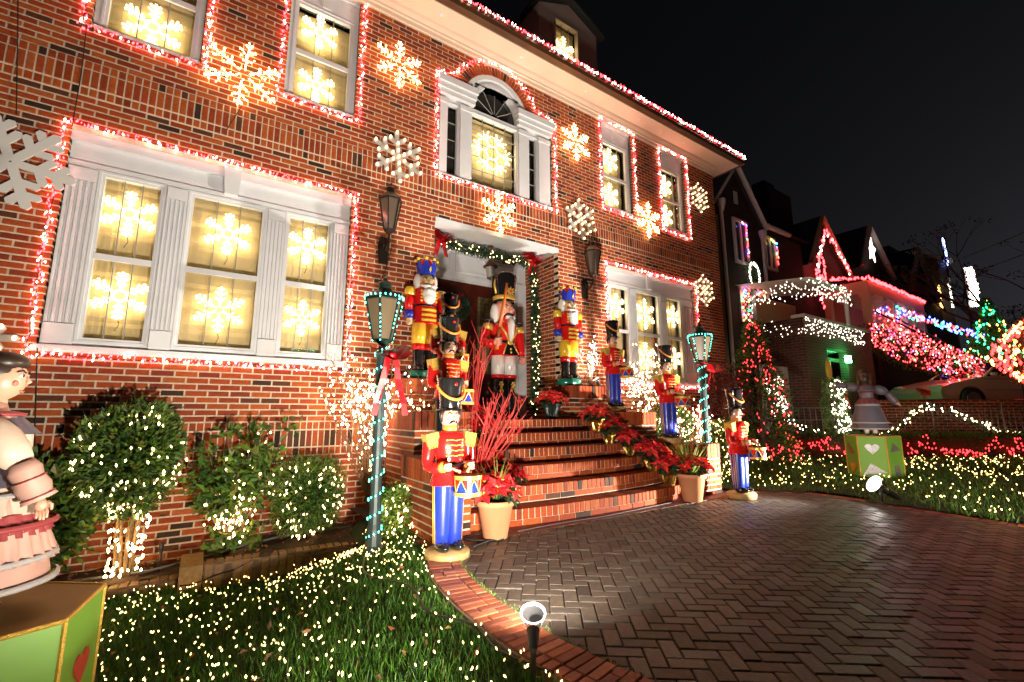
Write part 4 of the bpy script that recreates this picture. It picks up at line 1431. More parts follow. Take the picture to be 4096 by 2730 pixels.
def stems(m, base, n, top, spread, r=.012):
    for i in range(n):
        a = 2 * PI * i / n + U(-.3, .3)
        b = Vector(base) + Vector((math.cos(a), math.sin(a), 0)) * U(.02, .07)
        t = Vector(top) + Vector((math.cos(a), math.sin(a), 0)) * spread * U(.4, 1)
        m.tube([b, (b + t) / 2 + Vector((U(-.03, .03), U(-.03, .03), 0)), t], [r, r * .8, r * .5], 0, 6)
BARK = mat('pale_bark', (.20, .13, .07), rough=.85, noise=.3, nscale=30)
BARKD = mat('dark_bark', (.06, .035, .02), rough=.9)
# ball topiary
b0 = Vector((-.47, -.40, -1.37))
t = thing('ball_topiary', 'round clipped topiary ball with lights on a light wrapped trunk', 'shrub', b0)
m = MB(); stems(m, (0, 0, 0), 9, (0, 0, .75), .13, .016); m.build('trunk', BARK, t, True)
m = MB(); leaf_cloud(m, (-.05, 0, 1.04), (.42, .40, .46), 4800, .06, .016, lump=.13, weights=(.32, .40, .18, .10)); leaf_cloud(m, (-.05, 0, 1.0), (.30, .3, .34), 900, .09, .03, weights=(1, 0, 0, 0), shell=.1); m.build('crown', LEAFG, t)
m = MB(); cloud_bulbs(m, (-.05, 0, 1.04), (.435, .415, .475), 105, .009, .016)
for _ in range(95):
    a = U(0, 2 * PI); z = U(.02, .62); r = .075 + .1 * max(0, z - .25) + .05
    m.bulb((r * math.cos(a), -abs(r * math.sin(a)), z), .010, .018)
m.build('bulbs', WARM, t, kind='stuff')
# loose broad leaved shrub
b0 = Vector((.34, -.42, -1.30))
t = thing('broadleaf_shrub', 'loose broad leaved shrub with lights between ball topiary and round shrub', 'shrub', b0)
m = MB()
tips = []
for i in range(24):
    a = U(0, 2 * PI); l = U(.5, 1.22); s_ = U(.12, .46)
    e = Vector((math.cos(a) * s_ + .06, math.sin(a) * s_ * .7, l)); mid = e * .5 + Vector((U(-.05, .05), U(-.05, .05), .06))
    m.tube([(0, 0, 0), mid, e], [.011, .008, .004], 0, 5); tips += [e, mid * 1.25, (e + mid) / 2]
m.build('stems', BARK, t, True)
m = MB()
for p in tips:
    for _ in range(16):
        q = p + rdir() * U(.01, .14)
        m.leaf(q, rdir() + Vector((0, 0, .25)), U(.07, .13), U(.02, .034), RN.choices(range(4), (.22, .38, .28, .12))[0], droop=U(0, .3))
for _ in range(120):
    m.leaf(Vector((U(-.2, .25), U(-.2, .1), U(.02, .25))), rdir() + Vector((0, 0, .6)), U(.07, .12), .028, RN.choices(range(4), (.1, .3, .4, .2))[0])
m.build('crown', LEAFG, t)
m = MB()
for _ in range(150):
    p = RN.choice(tips) * U(.25, 1.0) + rdir() * .06
    m.bulb(p + Vector((0, -.05, 0)), .009, .016, RN.choice((0, 0, 1)))
m.build('bulbs', WARM, t, kind='stuff')
# round needle shrub
b0 = Vector((1.02, -.45, -1.26))
t = thing('round_shrub', 'soft round green shrub with small lights left of the lamp post', 'shrub', b0)
m = MB(); stems(m, (0, 0, 0), 5, (0, 0, .3), .1, .01); m.build('trunk', BARKD, t, True)
m = MB(); leaf_cloud(m, (0, 0, .46), (.35, .33, .40), 5200, .055, .006, weights=(.2, .45, .3, .05)); leaf_cloud(m, (0, 0, .44), (.24, .24, .28), 600, .09, .03, weights=(1, 0, 0, 0), shell=.1); m.build('crown', LEAFG, t)
m = MB(); cloud_bulbs(m, (0, 0, .42), (.36, .34, .40), 95, .008, .015); m.build('bulbs', WARM, t, kind='stuff')
# boxwood behind the lamp post
b0 = Vector((F(925, 1160, -1.5).x, -1.5, -1.22))
t = thing('boxwood_shrub', 'bright green boxwood with lights between lamp post and front drummer', 'shrub', b0)
m = MB(); stems(m, (0, 0, 0), 5, (0, 0, .25), .1, .01); m.build('trunk', BARKD, t, True)
m = MB(); leaf_cloud(m, (0, 0, .30), (.22, .22, .30), 3600, .045, .014, weights=(.1, .35, .5, .05)); m.build('crown', LEAFG, t)
m = MB(); cloud_bulbs(m, (0, 0, .30), (.23, .23, .31), 95, .008, .015); m.build('bulbs', WARM, t, kind='stuff')
b0 = Vector((-1.05, -.35, -1.38))
t = thing('leafy_shrub', 'dark leafy shrub at the wall between doll and ball topiary', 'shrub', b0)
m = MB(); stems(m, (0, 0, 0), 6, (0, 0, .6), .2, .009); m.build('trunk', BARKD, t, True)
m = MB(); leaf_cloud(m, (.02, 0, .62), (.32, .25, .52), 1500, .085, .026, weights=(.3, .4, .2, .1), shell=.2); m.build('crown', LEAFG, t)
# bare twigs full of lights
def twig_bush(name, label, base, height, spread, n, nb, stem_mat, mats, lean=(0, 0), br=.008, zmin=.25, group=None):
    t = thing(name, label, 'shrub', base, 0, group)
    m = MB(); b = MB()
    pts = []
    for i in range(n):
        a = U(0, 2 * PI); s_ = spread * U(.25, 1)
        e = Vector((math.cos(a) * s_ + lean[0], math.sin(a) * s_ * .55 + lean[1], height * U(.65, 1.05)))
        mid = Vector((e.x * .42, e.y * .42, e.z * .52)) + Vector((U(-.04, .04), U(-.03, .03), 0))
        m.tube([Vector((U(-.05, .05), U(-.05, .05), 0)), mid, e], [.0075, .0055, .0025], 0, 4)
        pts += [mid + (e - mid) * k / 6 for k in range(7)] + [mid * U(.7, 1)]
        for _ in range(3):
            k = U(.3, .9); p = mid + (e - mid) * k
            q = p + Vector((U(-.14, .14), U(-.1, .1), U(.08, .28))) * (height / 1.4)
            m.tube([p, (p + q) / 2 + Vector((U(-.02, .02), 0, 0)), q], [.004, .003, .0015], 0, 3)
            pts += [q, (p + q) / 2]
    m.build('stems', stem_mat, t)
    for _ in range(nb):
        p = RN.choice(pts) + rdir() * .03
        if p.z > zmin:
            b.bulb(p, br * U(.8, 1.2), br * 2 * U(.8, 1.2), RN.randrange(len(mats)))
    b.build('bulbs', mats, t, kind='stuff')
    return t
TWIG = mat('bare_twig', (.22, .12, .06), rough=.8)
REDTWIG = mat('red_twig', (.50, .035, .03), rough=.45)
twig_bush('lit_twigs', 'fan of bare twigs full of warm lights behind the left lamp post', (1.72, -.42, -1.05), 1.75, .80, 56, 560, TWIG, [B_WHITE, B_WARM], br=.008)
twig_bush('lit_twigs', 'bare twigs full of warm lights between the two right drummers', (6.35, -.75, -.75), 1.75, .70, 44, 330, TWIG, [B_WHITE, B_WARM], br=.0092)
twig_bush('lit_twigs', 'small bunch of twigs with lights behind the right crowned nutcracker', (5.40, -.28, .40), .85, .30, 16, 80, TWIG, [B_WHITE], br=.0085, zmin=.1)
twig_bush('lit_twigs', 'low reddish twigs with lights below the right lamp post', (6.75, -1.25, -.95), 1.15, .55, 36, 260, REDTWIG, [B_WHITE, B_WARM], br=.009, zmin=.05)
# red branches in the urn by the steps
twig_bush('red_branches', 'bright red bare branches fanning out over the left of the steps', (2.32, -1.78, -.75), 1.0, .40, 28, 0, REDTWIG, [B_RED], lean=(.36, -.05))
twig_bush('red_branches', 'upright red branches in front of the door', (2.62, -1.15, -.35), 1.45, .34, 13, 0, REDTWIG, [B_RED], lean=(.05, 0))
# evergreen with red lights at the corner of the house
b0 = Vector((9.2, -1.1, -.98))
t = thing('evergreen_tree', 'tall slim evergreen with red lights at the corner of the house', 'tree', b0)
m = MB(); m.tube([(0, 0, 0), (.03, 0, 1.2), (0, 0, 2.5)], [.06, .04, .01], 0, 7); m.build('trunk', BARKD, t, True)
m = MB()
for i in range(4200):
    z = U(0, 1) ** 1.3 * 2.75; a = U(0, 2 * PI)
    rr = .62 * (1 - z / 2.95) ** .8 * (1 + .25 * math.sin(a * 3 + z * 4)) * U(.45, 1.1)
    m.leaf((rr * math.cos(a), rr * math.sin(a), z + .15), Vector((math.cos(a), math.sin(a), U(-.2, .9))), U(.07, .14), .014, RN.choices(range(4), (.5, .35, .1, .05))[0])
m.build('crown', LEAFG, t)
m = MB()
for i in range(230):
    z = U(0, 1) ** 1.2 * 2.75; a = U(PI * .75, PI * 2.0); rr = .66 * (1 - z / 2.95) ** .8 * U(.85, 1.12)
    m.bulb((rr * math.cos(a), rr * math.sin(a), z + .15), .012, .025)
m.build('bulbs', B_RED2, t, kind='stuff')
b0 = Vector((8.35, -.9, -.98))
t = thing('red_shrub', 'dark red leaved shrub left of the slim evergreen', 'shrub', b0)
m = MB(); stems(m, (0, 0, 0), 7, (0, 0, 1.1), .25, .012); m.build('trunk', BARKD, t, True)
m = MB(); leaf_cloud(m, (0, 0, 1.2), (.45, .4, .85), 2200, .07, .02, shell=.15, weights=(.6, .2, .2, 0)); m.build('crown', [mat('burgundy_leaf', (.10, .008, .008), rough=.5), mat('wine_leaf', (.16, .012, .010), rough=.5), BARKD, BARKD], t)
# low lit evergreen shrubs under the right window
for k, (x, y, z, rr, lb, nbulb) in enumerate([(7.15, -1.35, -.95, .42, 'low evergreen with lights at the foot of the right lamp post', 75), (7.9, -1.0, -.95, .45, 'low evergreen with lights under the right lower window', 75), (6.2, -1.25, -.5, .35, 'low evergreen with lights on the far side of the right piers', 60)]):
    t = thing('evergreen_shrub', lb, 'shrub', (x, y, z), 0, 'low lit shrubs right of the steps')
    m = MB(); stems(m, (0, 0, 0), 4, (0, 0, .3), .1, .01); m.build('trunk', BARKD, t, True)
    m = MB(); leaf_cloud(m, (0, 0, rr), (rr, rr * .8, rr), 1800, .07, .014, weights=(.3, .35, .25, .1)); m.build('crown', LEAFG, t)
    m = MB(); cloud_bulbs(m, (0, 0, rr), (rr, rr * .8, rr), nbulb, .009, .017); m.build('bulbs', WARM, t, kind='stuff')
# poinsettias
FOIL = mat('gold_foil', (.72, .48, .12), rough=.22, metal=1.0, bump=.9, bscale=30)
DFOIL = mat('dark_green_wrap', (.015, .03, .028), rough=.35, bump=.6, bscale=25)
PLEAF = mat('poinsettia_leaf', (.018, .05, .022), rough=.5)
STAM = mat('yellow_stamen', (.65, .45, .06), rough=.6)
def flower(m, p, d, s):
    p = Vector(p); d = Vector(d).normalized(); u, w = axes(d)
    for ring, (n, l, lift) in enumerate(((6, 1.0, .18), (5, .68, .5))):
        for i in range(n):
            a = 2 * PI * i / n + ring * .5 + U(-.15, .15)
            e = (u * math.cos(a) + w * math.sin(a)) + d * (lift + U(-.15, .15))
            side = (u * -math.sin(a) + w * math.cos(a)); l_ = s * l * U(.8, 1.15); wd = l_ * .27
            mid = p + e * l_ * .5 + d * l_ * .04
            m.add([p, mid + side * wd, p + e * l_ - d * l_ * U(.0, .3), mid - side * wd], [(0, 1, 2), (0, 2, 3)], RN.randrange(3))
    for i in range(4):
        m.ball(p + d * s * .12 + (u * U(-1, 1) + w * U(-1, 1)) * s * .08, s * .05, 3, 5, 4)
def poinsettia(name, label, wrap, pot_r=.085, pot_h=.15, fr=.19, nf=11, z0=0.0, spikes=0, group='poinsettias on the front steps'):
    t = thing(name, label, 'plant', (0, 0, 0), 0, group)
    m = MB()
    if wrap is not None:
        n = 28
        prof = [(pot_r * .72, 0), (pot_r * .85, pot_h * .3), (pot_r * 1.05, pot_h * .8), (pot_r * 1.35, pot_h * 1.08)]
        vs = []
        for j, (r, z) in enumerate(prof):
            for i in range(n):
                a = 2 * PI * i / n
                rr = r * (1 + (.05 + .03 * j) * math.cos(i * PI) + U(-.03, .03))
                vs.append((rr * math.cos(a), rr * math.sin(a), z + (U(-.012, .012) if j == 3 else 0)))
        fs = [(j * n + i, j * n + (i + 1) % n, (j + 1) * n + (i + 1) % n, (j + 1) * n + i) for j in range(3) for i in range(n)]
        m.add(vs, fs + [tuple(range(n - 1, -1, -1))]); m.build('foil_wrap', wrap, t)
    else:
        m.lathe([(pot_r * .60, 0), (pot_r * .64, .005), (pot_r * .92, pot_h * .84), (pot_r * 1.0, pot_h * .85), (pot_r * 1.04, pot_h * .98), (pot_r * .98, pot_h), (pot_r * .9, pot_h * .98), (pot_r * .88, pot_h * .9)], 32, cap=False)
        m.lathe([(pot_r * .6, 0), (0, 0)], 32, cap=False)
        m.build('pot', mat('terracotta', (.62, .26, .125), rough=.75, noise=.12, nscale=5, bump=.15), t, True)
        m = MB(); m.lathe([(0, pot_h * .92), (pot_r * .89, pot_h * .92)], 24, cap=False); m.build('soil', SOIL, t)
    m = MB()
    for _ in range(34):
        a = U(0, 2 * PI); r = U(.2, .8) * fr
        m.leaf((r * math.cos(a), r * math.sin(a), pot_h + U(0, fr * .6)), (math.cos(a), math.sin(a), U(-.5, .4)), U(.08, .14), U(.028, .04), 0, up=Vector((0, 0, 1)), droop=U(.05, .4))
    for _ in range(9):
        a = U(0, 2 * PI)
        m.tube([(0, 0, pot_h * .7), (fr * .5 * math.cos(a), fr * .5 * math.sin(a), pot_h + fr * .5)], .004, 0, 4)
    m.build('leaves', PLEAF, t)
    for k in range(nf):
        a = 2 * PI * k * .382; r = fr * math.sqrt((k + .5) / nf)
        m = MB(); p = Vector((r * math.cos(a), r * math.sin(a), pot_h + fr * (.75 - .55 * (r / fr) ** 2) + .03))
        flower(m, (0, 0, 0), (math.cos(a) * r / fr * .9, math.sin(a) * r / fr * .9 - .35, 1), U(.105, .14))
        m.build('flower', REDLEAF + [STAM], t, loc=p)
    if spikes:
        m = MB()
        for _ in range(spikes):
            a = U(0, 2 * PI); tl = U(.1, .75); l = U(.3, .48)
            d = Vector((math.cos(a) * tl, math.sin(a) * tl, 1)).normalized(); s_ = Vector((-math.sin(a), math.cos(a), 0)) * .007
            p = Vector((U(-.03, .03), U(-.03, .03), pot_h)); q = p + d * l * .6; e = p + d * l - Vector((0, 0, tl * .08))
            m.add([p - s_, p + s_, q + s_ * .8, e, q - s_ * .8], [(0, 1, 2, 4), (4, 2, 3)], RN.choice((0, 0, 1)))
        m.build('spiky_leaves', [LEAFG[2], LEAFG[3]], t)
    return t
pz = poinsettia('poinsettia', 'x', FOIL)
def c7(x, y, Z):
    return G((1600 + x / 1.6807) / SC, (1500 + y / 1.6807) / SC, Z)
RI = RIS
first = True
for (x, y, k, lb) in [(1325, 380, 5, 'poinsettia in gold foil on the top right step'), (1405, 462, 4, 'poinsettia in gold foil on the second step from the top, right end'), (1548, 545, 3, 'poinsettia in gold foil on the third step from the top, right end'),
                      (1700, 645, 2, 'poinsettia in gold foil on the third step from the bottom, right end'), (1808, 740, 1, 'poinsettia in gold foil nearest the right terracotta pot')]:
    p = c7(x, y, ZD + RI * k + .002)
    p.y = max(p.y, -2.0)
    if first:
        pz.location = p; pz['label'] = lb; first = False
    else:
        place(pz, p, lb, U(0, 6), U(1.0, 1.15))
pd = poinsettia('poinsettia', 'poinsettia in dark wrap at the right end of the landing', DFOIL, pot_r=.10, pot_h=.2)
pd.location = (4.28, -.62, ZL)
for (p, lb) in [((2.75, -.95, ZD + RI * 5), 'poinsettia at the left end of the upper steps behind red branches'), ((2.62, -1.25, ZD + RI * 4), 'poinsettia on the left steps between the red branches'), ((2.50, -1.62, ZD + RI * 2), 'poinsettia low on the left steps beside the front drummer'), ((2.72, -1.75, ZD + RI * 1.02), 'poinsettia on the lowest left step behind the terracotta pot')]:
    place(pz, p, lb, U(0, 6), U(1.0, 1.15))
pot = poinsettia('flower_pot', 'terracotta pot of poinsettias left of the steps', None, .168, .325, .22, 13, spikes=22, group='terracotta pots at the foot of the steps')
g = G(1138, 1237, ZD); pot.location = (g.x, g.y, ZD + .004)
pot2 = place(pot, G(1592, 1152, ZD + .01), 'terracotta pot of poinsettias right of the steps', 2.2, 1.03)
m = MB()
for _ in range(40):
    a = U(0, 2 * PI); tl = U(.2, .9); l = U(.35, .6)
    d = Vector((math.cos(a) * tl, math.sin(a) * tl, 1)).normalized(); s_ = Vector((-math.sin(a), math.cos(a), 0)) * .007
    p = Vector((U(-.03, .03), U(-.03, .03), .3)); q = p + d * l * .6; e = p + d * l
    m.add([p - s_, p + s_, q + s_ * .8, e, q - s_ * .8], [(0, 1, 2, 4), (4, 2, 3)], RN.choice((0, 0, 1)))
m.build('grass_spray', [LEAFG[2], LEAFG[3]], pot2)
# grass
GRASS = [mat('grass_%s' % n, c, rough=.55, spec=.3) for n, c in [('deep', (.035, .11, .012)), ('mid', (.06, .18, .016)), ('light', (.10, .24, .025)), ('straw', (.16, .16, .035))]]
def grass(label, n, region, zf, hmin, hmax, w, ok):
    m = MB(); k = 0
    while k < n:
        x = U(region[0], region[1]); y = U(region[2], region[3])
        if not ok(x, y):
            continue
        z = zf(x, y) - .014; h = U(hmin, hmax); a = U(0, 2 * PI); b = U(0, 2 * PI); ln = h * U(.1, .7)
        s_ = Vector((math.cos(a) * w, math.sin(a) * w, 0)); p = Vector((x, y, z))
        m.add([p - s_, p + s_, p + Vector((math.cos(b) * ln, math.sin(b) * ln, h))], [(0, 1, 2)], RN.choices(range(4), (.35, .4, .2, .05))[0]); k += 1
    o = m.build('grass', GRASS, None, kind='stuff'); return tag(o, label, 'grass')
def okL(x, y):
    return x < curve_x(LE, y) - .01 + (.35 if y > -2.0 else 0) and y < (-.73 if x < -.06 else (-.93 - .12 * max(0, x))) and (x > -.9 + .1 * (y + 5) or y > -2.2) and math.hypot(x - 1.28, y + 1.95) > .07
def okR(x, y):
    q = hedge_dist(x, y)
    return x > curve_x(RE, y) + .01 and y < -.9 and q > .35 and math.hypot(x - 8.95, y + 2.95) > .36
HP0, HP1 = Vector((9.7, .05, 0)), Vector((16.2, -4.45, 0))
def hedge_dist(x, y):
    d = (HP1 - HP0).normalized(); n = Vector((d.y, -d.x, 0))
    return (Vector((x, y, 0)) - HP0).dot(n)
grass('short green lawn left of the drive, dotted with lights', 46000, (-1.1, 2.0, -5.0, -.73), gz, .03, .075, .003, okL)
grass('short green lawn right of the drive around the green box', 26000, (6.2, 15, -6.5, -.4), lambda x, y: rgz(x), .04, .09, .005, okR)
def lawn_lights(label, n, region, zf, ok, r):
    t = thing('lawn_lights', label, 'string light'); m = MB(); k = 0
    tries = 0
    while k < n and tries < 60000:
        tries += 1
        x = U(region[0], region[1]); y = U(region[2], region[3])
        y = round(y / .105) * .105 + .03 * math.sin(5 * x) + RN.gauss(0, .016)
        if not ok(x, y) or RN.random() < .7 * (.5 + .5 * math.sin(3.1 * x + 2 * math.sin(2.3 * y))):
            continue
        m.bulb((x, y, zf(x, y) + U(.045, .085)), r * U(.6, 1.3), r * 1.9, RN.choice((0, 0, 0, 1, 1, 2)), 1.0); k += 1
    m.build('bulbs', LAWNB, t, kind='stuff')
    m = MB()
    for i in range(14):
        y = region[2] + (region[3] - region[2]) * (i + .5) / 14
        pts = [(x, y + .05 * math.sin(5 * x + i), zf(x, y) + .022) for x in [region[0] + (region[1] - region[0]) * j / 40 for j in range(41)] if ok(x, y)]
        if len(pts) > 2:
            m.tube(pts, .0025, 0, 3)
    m.build('wire', mat('green_wire', (.01, .03, .012), rough=.6), t)
lawn_lights('warm white net lights spread over the left lawn', 1400, (-.95, 1.9, -4.9, -.8), gz, okL, .0044)
lawn_lights('warm white net lights spread over the right lawn', 900, (6.4, 14.5, -6.0, -.6), lambda x, y: rgz(x), okR, .0062)
m = MB()
for _ in range(420):
    if RN.random() < .5:
        x, y = U(-.8, 2.0), U(-4.6, -.8)
        if not okL(x, y): continue
        z = gz(x, y) + .03
    else:
        x, y = U(-1.2, 2.0), U(-.85, -.05); z = bedz(x) + .03
        if y < -.6 and x < 0: continue
    m.leaf((x, y, z + U(0, .02)), (U(-1, 1), U(-1, 1), U(-.2, .4)), U(.03, .055), U(.01, .018), RN.randrange(3), droop=U(-.2, .3))
o = m.build('fallen_leaves', [mat('dry_leaf_%s' % n, c, rough=.8) for n, c in (('rust', (.22, .06, .02)), ('ochre', (.26, .13, .04)), ('brown', (.10, .05, .025)))], None, kind='stuff')
tag(o, 'dry brown leaves scattered over the bed and left lawn', 'leaves')
# moss and grass tufts in the drive joints
m = MB()
for _ in range(700):
    y = U(-5.6, -2.4); x = curve_x(LE, y) + EW + abs(RN.gauss(0, .012))
    if RN.random() < .2:
        y = -2.36 - abs(RN.gauss(0, .03)); x = U(2, 6.5)
    m.leaf((x, y, ZD - .006), (U(-1, 1), U(-1, 1), 1.4), U(.010, .026), .003, RN.randrange(3))
o = m.build('moss', GRASS[1:], None, kind='stuff'); tag(o, 'green moss and grass tufts along the paver joints', 'moss')
# ------------------------------------------------------------------ lamps, bows, garland
POSTM = mat('verdigris_post', (.022, .040, .042), rough=.5, metal=.2, noise=.25, nscale=15)
BRONZE = mat('dark_bronze', (.035, .025, .02), rough=.35, metal=.6)
LGLASS = mat('frosted_lantern_glass', (.12, .09, .055), rough=.3, noise=.1, nscale=4)
BOWR = mat('red_ribbon', (.52, .008, .014), rough=.35)
def lantern(t, z0, h, rt, rb, n, glass, metal, roof_h):
    m = MB()
    ring = lambda r, z, a0=0: [(r * math.cos(a0 + 2 * PI * i / n), r * math.sin(a0 + 2 * PI * i / n), z) for i in range(n)]
    b = ring(rb, z0); c = ring(rt, z0 + h)
    for i in range(n):
        m.tube([b[i], c[i]], .010, 0, 5); m.tube([b[i], b[(i + 1) % n]], .009, 0, 5); m.tube([c[i], c[(i + 1) % n]], .012, 0, 5)
    e = ring(rt * 1.12, z0 + h + .01); g = ring(rt * .42, z0 + h + roof_h)
    m.add(e + g, [(i, (i + 1) % n, n + (i + 1) % n, n + i) for i in range(n)] + [tuple(range(n - 1, -1, -1)), tuple(range(n, 2 * n))])
    m.lathe([(rt * .36, z0 + h + roof_h), (rt * .36, z0 + h + roof_h + .05), (rt * .46, z0 + h + roof_h + .055), (rt * .2, z0 + h + roof_h + .085), (.012, z0 + h + roof_h + .11), (.018, z0 + h + roof_h + .13), (0, z0 + h + roof_h + .15)], 12, cap=False)
    m.lathe([(.02, z0 - .05), (rb * .9, z0 - .01), (rb * 1.05, z0)], 12)
    fr = m.build('lantern_frame', metal, t)
    for i in range(n):
        k = (i + 1) % n
        q = [Vector(p) * Vector((.97, .97, 1)) if False else Vector((p[0] * .965, p[1] * .965, p[2])) for p in (b[i], b[k], c[k], c[i])]
        m = MB().add(q, [(0, 1, 2, 3)]); m.build('pane', glass, fr)
    return fr
def bow(t, c, s, tails=.35, name='bow'):
    m = MB(); c = Vector(c)
    for sg in (-1, 1):
        for k, (w, hgt) in enumerate(((1.0, .42), (.75, .8), (.7, .1))):
            pts = []
            for i in range(9):
                a = PI * i / 8
                pts.append(c + Vector((sg * s * w * math.sin(a) * .9, -s * .25 * math.sin(a * 2) - .01 - k * .01, s * (hgt * math.sin(a) * .6 - .15 * math.cos(a)))))
            vs = []
            for i, p in enumerate(pts):
                wv = Vector((0, 1, .35)) * s * .26
                vs += [p - wv, p + wv]
            m.add(vs, [(2 * i, 2 * i + 2, 2 * i + 3, 2 * i + 1) for i in range(8)])
        vs = []
        for i in range(6):
            p = c + Vector((sg * (s * .12 + tails * .22 * i / 5), -.02 - .012 * math.sin(i * 1.6 + sg), -tails * i / 5)); wv = Vector((s * .17, 0.02, 0))
            vs += [p - wv, p + wv]
        m.add(vs, [(2 * i, 2 * i + 2, 2 * i + 3, 2 * i + 1) for i in range(5)])
    m.ball(c + Vector((0, -s * .12, 0)), s * .17, 0, 8, 6)
    return m.build(name, BOWR, t)
def lamp_post(loc, H, label, tail):
    t = thing('lamp_post', label, 'lamp post', loc, 0, 'garden lamp posts wound with teal lights')
    zl = H - .62
    m = MB(); m.lathe([(.085, 0), (.085, .05), (.07, .07), (.062, .2), (.05, .24), (.045, .5), (.047, zl - .12), (.06, zl - .1), (.035, zl - .06), (.03, zl - .04)], 12); m.build('post', POSTM, t)
    lantern(t, zl, .37, .165, .085, 6, LGLASS, mat('dark_green_metal', (.012, .022, .018), rough=.4, metal=.4), .10)
    m = MB(); w = []
    nturn = 11
    for i in range(110):
        a = i * 2 * PI * nturn / 110; z = .06 + (zl - .1) * i / 110
        w.append((.055 * math.cos(a), .055 * math.sin(a), z))
        m.bulb((.062 * math.cos(a), .062 * math.sin(a), z), .006, .011)
    for i in range(6):
        a = 2 * PI * i / 6
        for k in range(11):
            r = .09 + (.175 - .09) * k / 10
            if RN.random() < .6: m.bulb((r * math.cos(a), r * math.sin(a), zl + .37 * k / 10), .006, .011)
        for k in range(4):
            m.bulb((.17 * math.cos(a + k * .26), .17 * math.sin(a + k * .26), zl + .395), .006, .011)
    m.build('bulbs', B_TEAL, t, kind='stuff')
    m = MB().tube(w, .0035, 0, 3); m.build('wire', WIRE, t)
    bow(t, (.05, -.10, zl - .14), .2, tail, 'ribbon_bow')
    return t
lamp_post((1.275, -1.945, gz(1.275, -1.945)), 2.47 + (-1.15 - gz(1.275, -1.945)) * 1, 'teal wound lamp post standing on the left lawn, red bow under lantern', .52)
lamp_post((6.285, -1.8, -1.0), 2.47, 'teal wound lamp post right of the steps, in front of the house corner', .3)
def wall_lantern(px, py, label):
    p = F(px, py, -.24)
    t = thing('wall_lantern', label, 'lantern', (p.x, -.24, p.z), 0, 'bronze lanterns either side of the entrance')
    lantern(t, -.22, .42, .15, .075, 6, mat('smoked_lantern_glass', (.12, .09, .07), rough=.12), BRONZE, .12)
    m = MB()
    m.tube([(0, 0, -.26), (0, .03, -.40), (0, .10, -.46), (0, .17, -.42), (0, .215, -.34)], .014, 0, 7)
    m.tube([(0, .02, -.30), (.03, .08, -.36), (.02, .12, -.32), (0, .09, -.28)], .008, 0, 6)
    m.tube([(.0, 0, -.27), (0, -.02, -.38), (0, .0, -.50), (0, .02, -.6)], [.012, .01, .008, .004], 0, 6)
    m.prism([(-.06, -.62), (.06, -.62), (.075, -.36), (.045, -.24), (-.045, -.24), (-.075, -.36)], .215, .228)
    m.build('bracket', BRONZE, t)
    return t
wall_lantern(896, 495, 'bronze wall lantern left of the entrance under a plastic snowflake')
wall_lantern(1362, 605, 'bronze wall lantern right of the entrance under a plastic snowflake')
pt = F(1127, 622, .42)
t = thing('pendant_lantern', 'small copper lantern hanging from the entrance ceiling', 'lantern', (pt.x, .42, pt.z))
COPR = mat('aged_copper', (.22, .10, .06), rough=.5, metal=.4)
m = MB(); m.tube([(0, 0, .22), (0, 0, AZ - pt.z - .03)], .005, 0, 5); m.lathe([(.0, AZ - pt.z - .035), (.05, AZ - pt.z - .03), (.055, AZ - pt.z - .026)], 12); m.build('chain', COPR, t)
m = MB(); m.lathe([(.13, .06), (.12, .075), (.06, .13), (.03, .17), (.012, .22), (0, .23)], 16, cap=False); m.build('cap', COPR, t, True)
m = MB(); m.lathe([(.06, -.14), (.065, -.13), (.02, -.16)], 12); m.build('bottom_rim', COPR, t, True)
m = MB(); m.lathe([(.055, -.13), (.085, .05)], 8, cap=False); m.build('pane', mat('clear_lantern_glass', (.35, .33, .30), rough=.15), t)
# garland round the entrance
GY = .34
gp_ = [F(1012, 556, GY), F(1060, 570, GY), F(1120, 583, GY), F(1170, 596, GY), F(1205, 601, GY), F(1224, 615, GY), F(1228, 680, GY), F(1230, 780, GY), F(1229, 870, GY), F(1226, 945, GY)]
t = thing('garland', 'green garland with warm lights around the top and right of the entrance', 'garland', gp_[0])
NEED = [mat('needle_%s' % n, c, rough=.6) for n, c in (('dark', (.015, .045, .018)), ('green', (.03, .08, .025)), ('blue', (.05, .09, .06)))]
m = MB(); b = MB()
for p in along(gp_, .011):
    for _ in range(9):
        d = rdir()
        m.leaf(p - gp_[0] + d * U(0, .035), d + Vector((0, -.2, 0)), U(.06, .12), .010, RN.randrange(3))
    if RN.random() < .34:
        d = rdir(); d.y = -abs(d.y)
        b.bulb(p - gp_[0] + d * .08, .0065, .014, RN.choice((0, 0, 1)))
m.build('needles', NEED, t); b.build('bulbs', WARM, t, kind='stuff')
for (x, y, lb) in ((1013, 553, 'red bow at the left end of the entrance garland'), (1223, 603, 'red bow at the upper right corner of the entrance garland')):
    p = F(x, y, GY - .06)
    tb = thing('ribbon_bow', lb, 'bow', p, 0, 'red bows on the entrance garland')
    bow(tb, (0, 0, 0), .26, .26, 'ribbon'); bow(tb, (0, -.04, .03), .2, .03, 'ribbon')
p = F(1048, 705, .93)
t = thing('wreath', 'green wreath with red bow hanging on the left door', 'wreath', p)
m = MB()
for i in range(1300):
    a = U(0, 2 * PI); d = rdir()
    c = Vector((.2 * math.cos(a), 0, .2 * math.sin(a)))
    m.leaf(c + d * .035, d, U(.04, .08), .008, RN.randrange(3))
m.build('needles', NEED, t); bow(t, (0, -.07, .18), .12, .22)

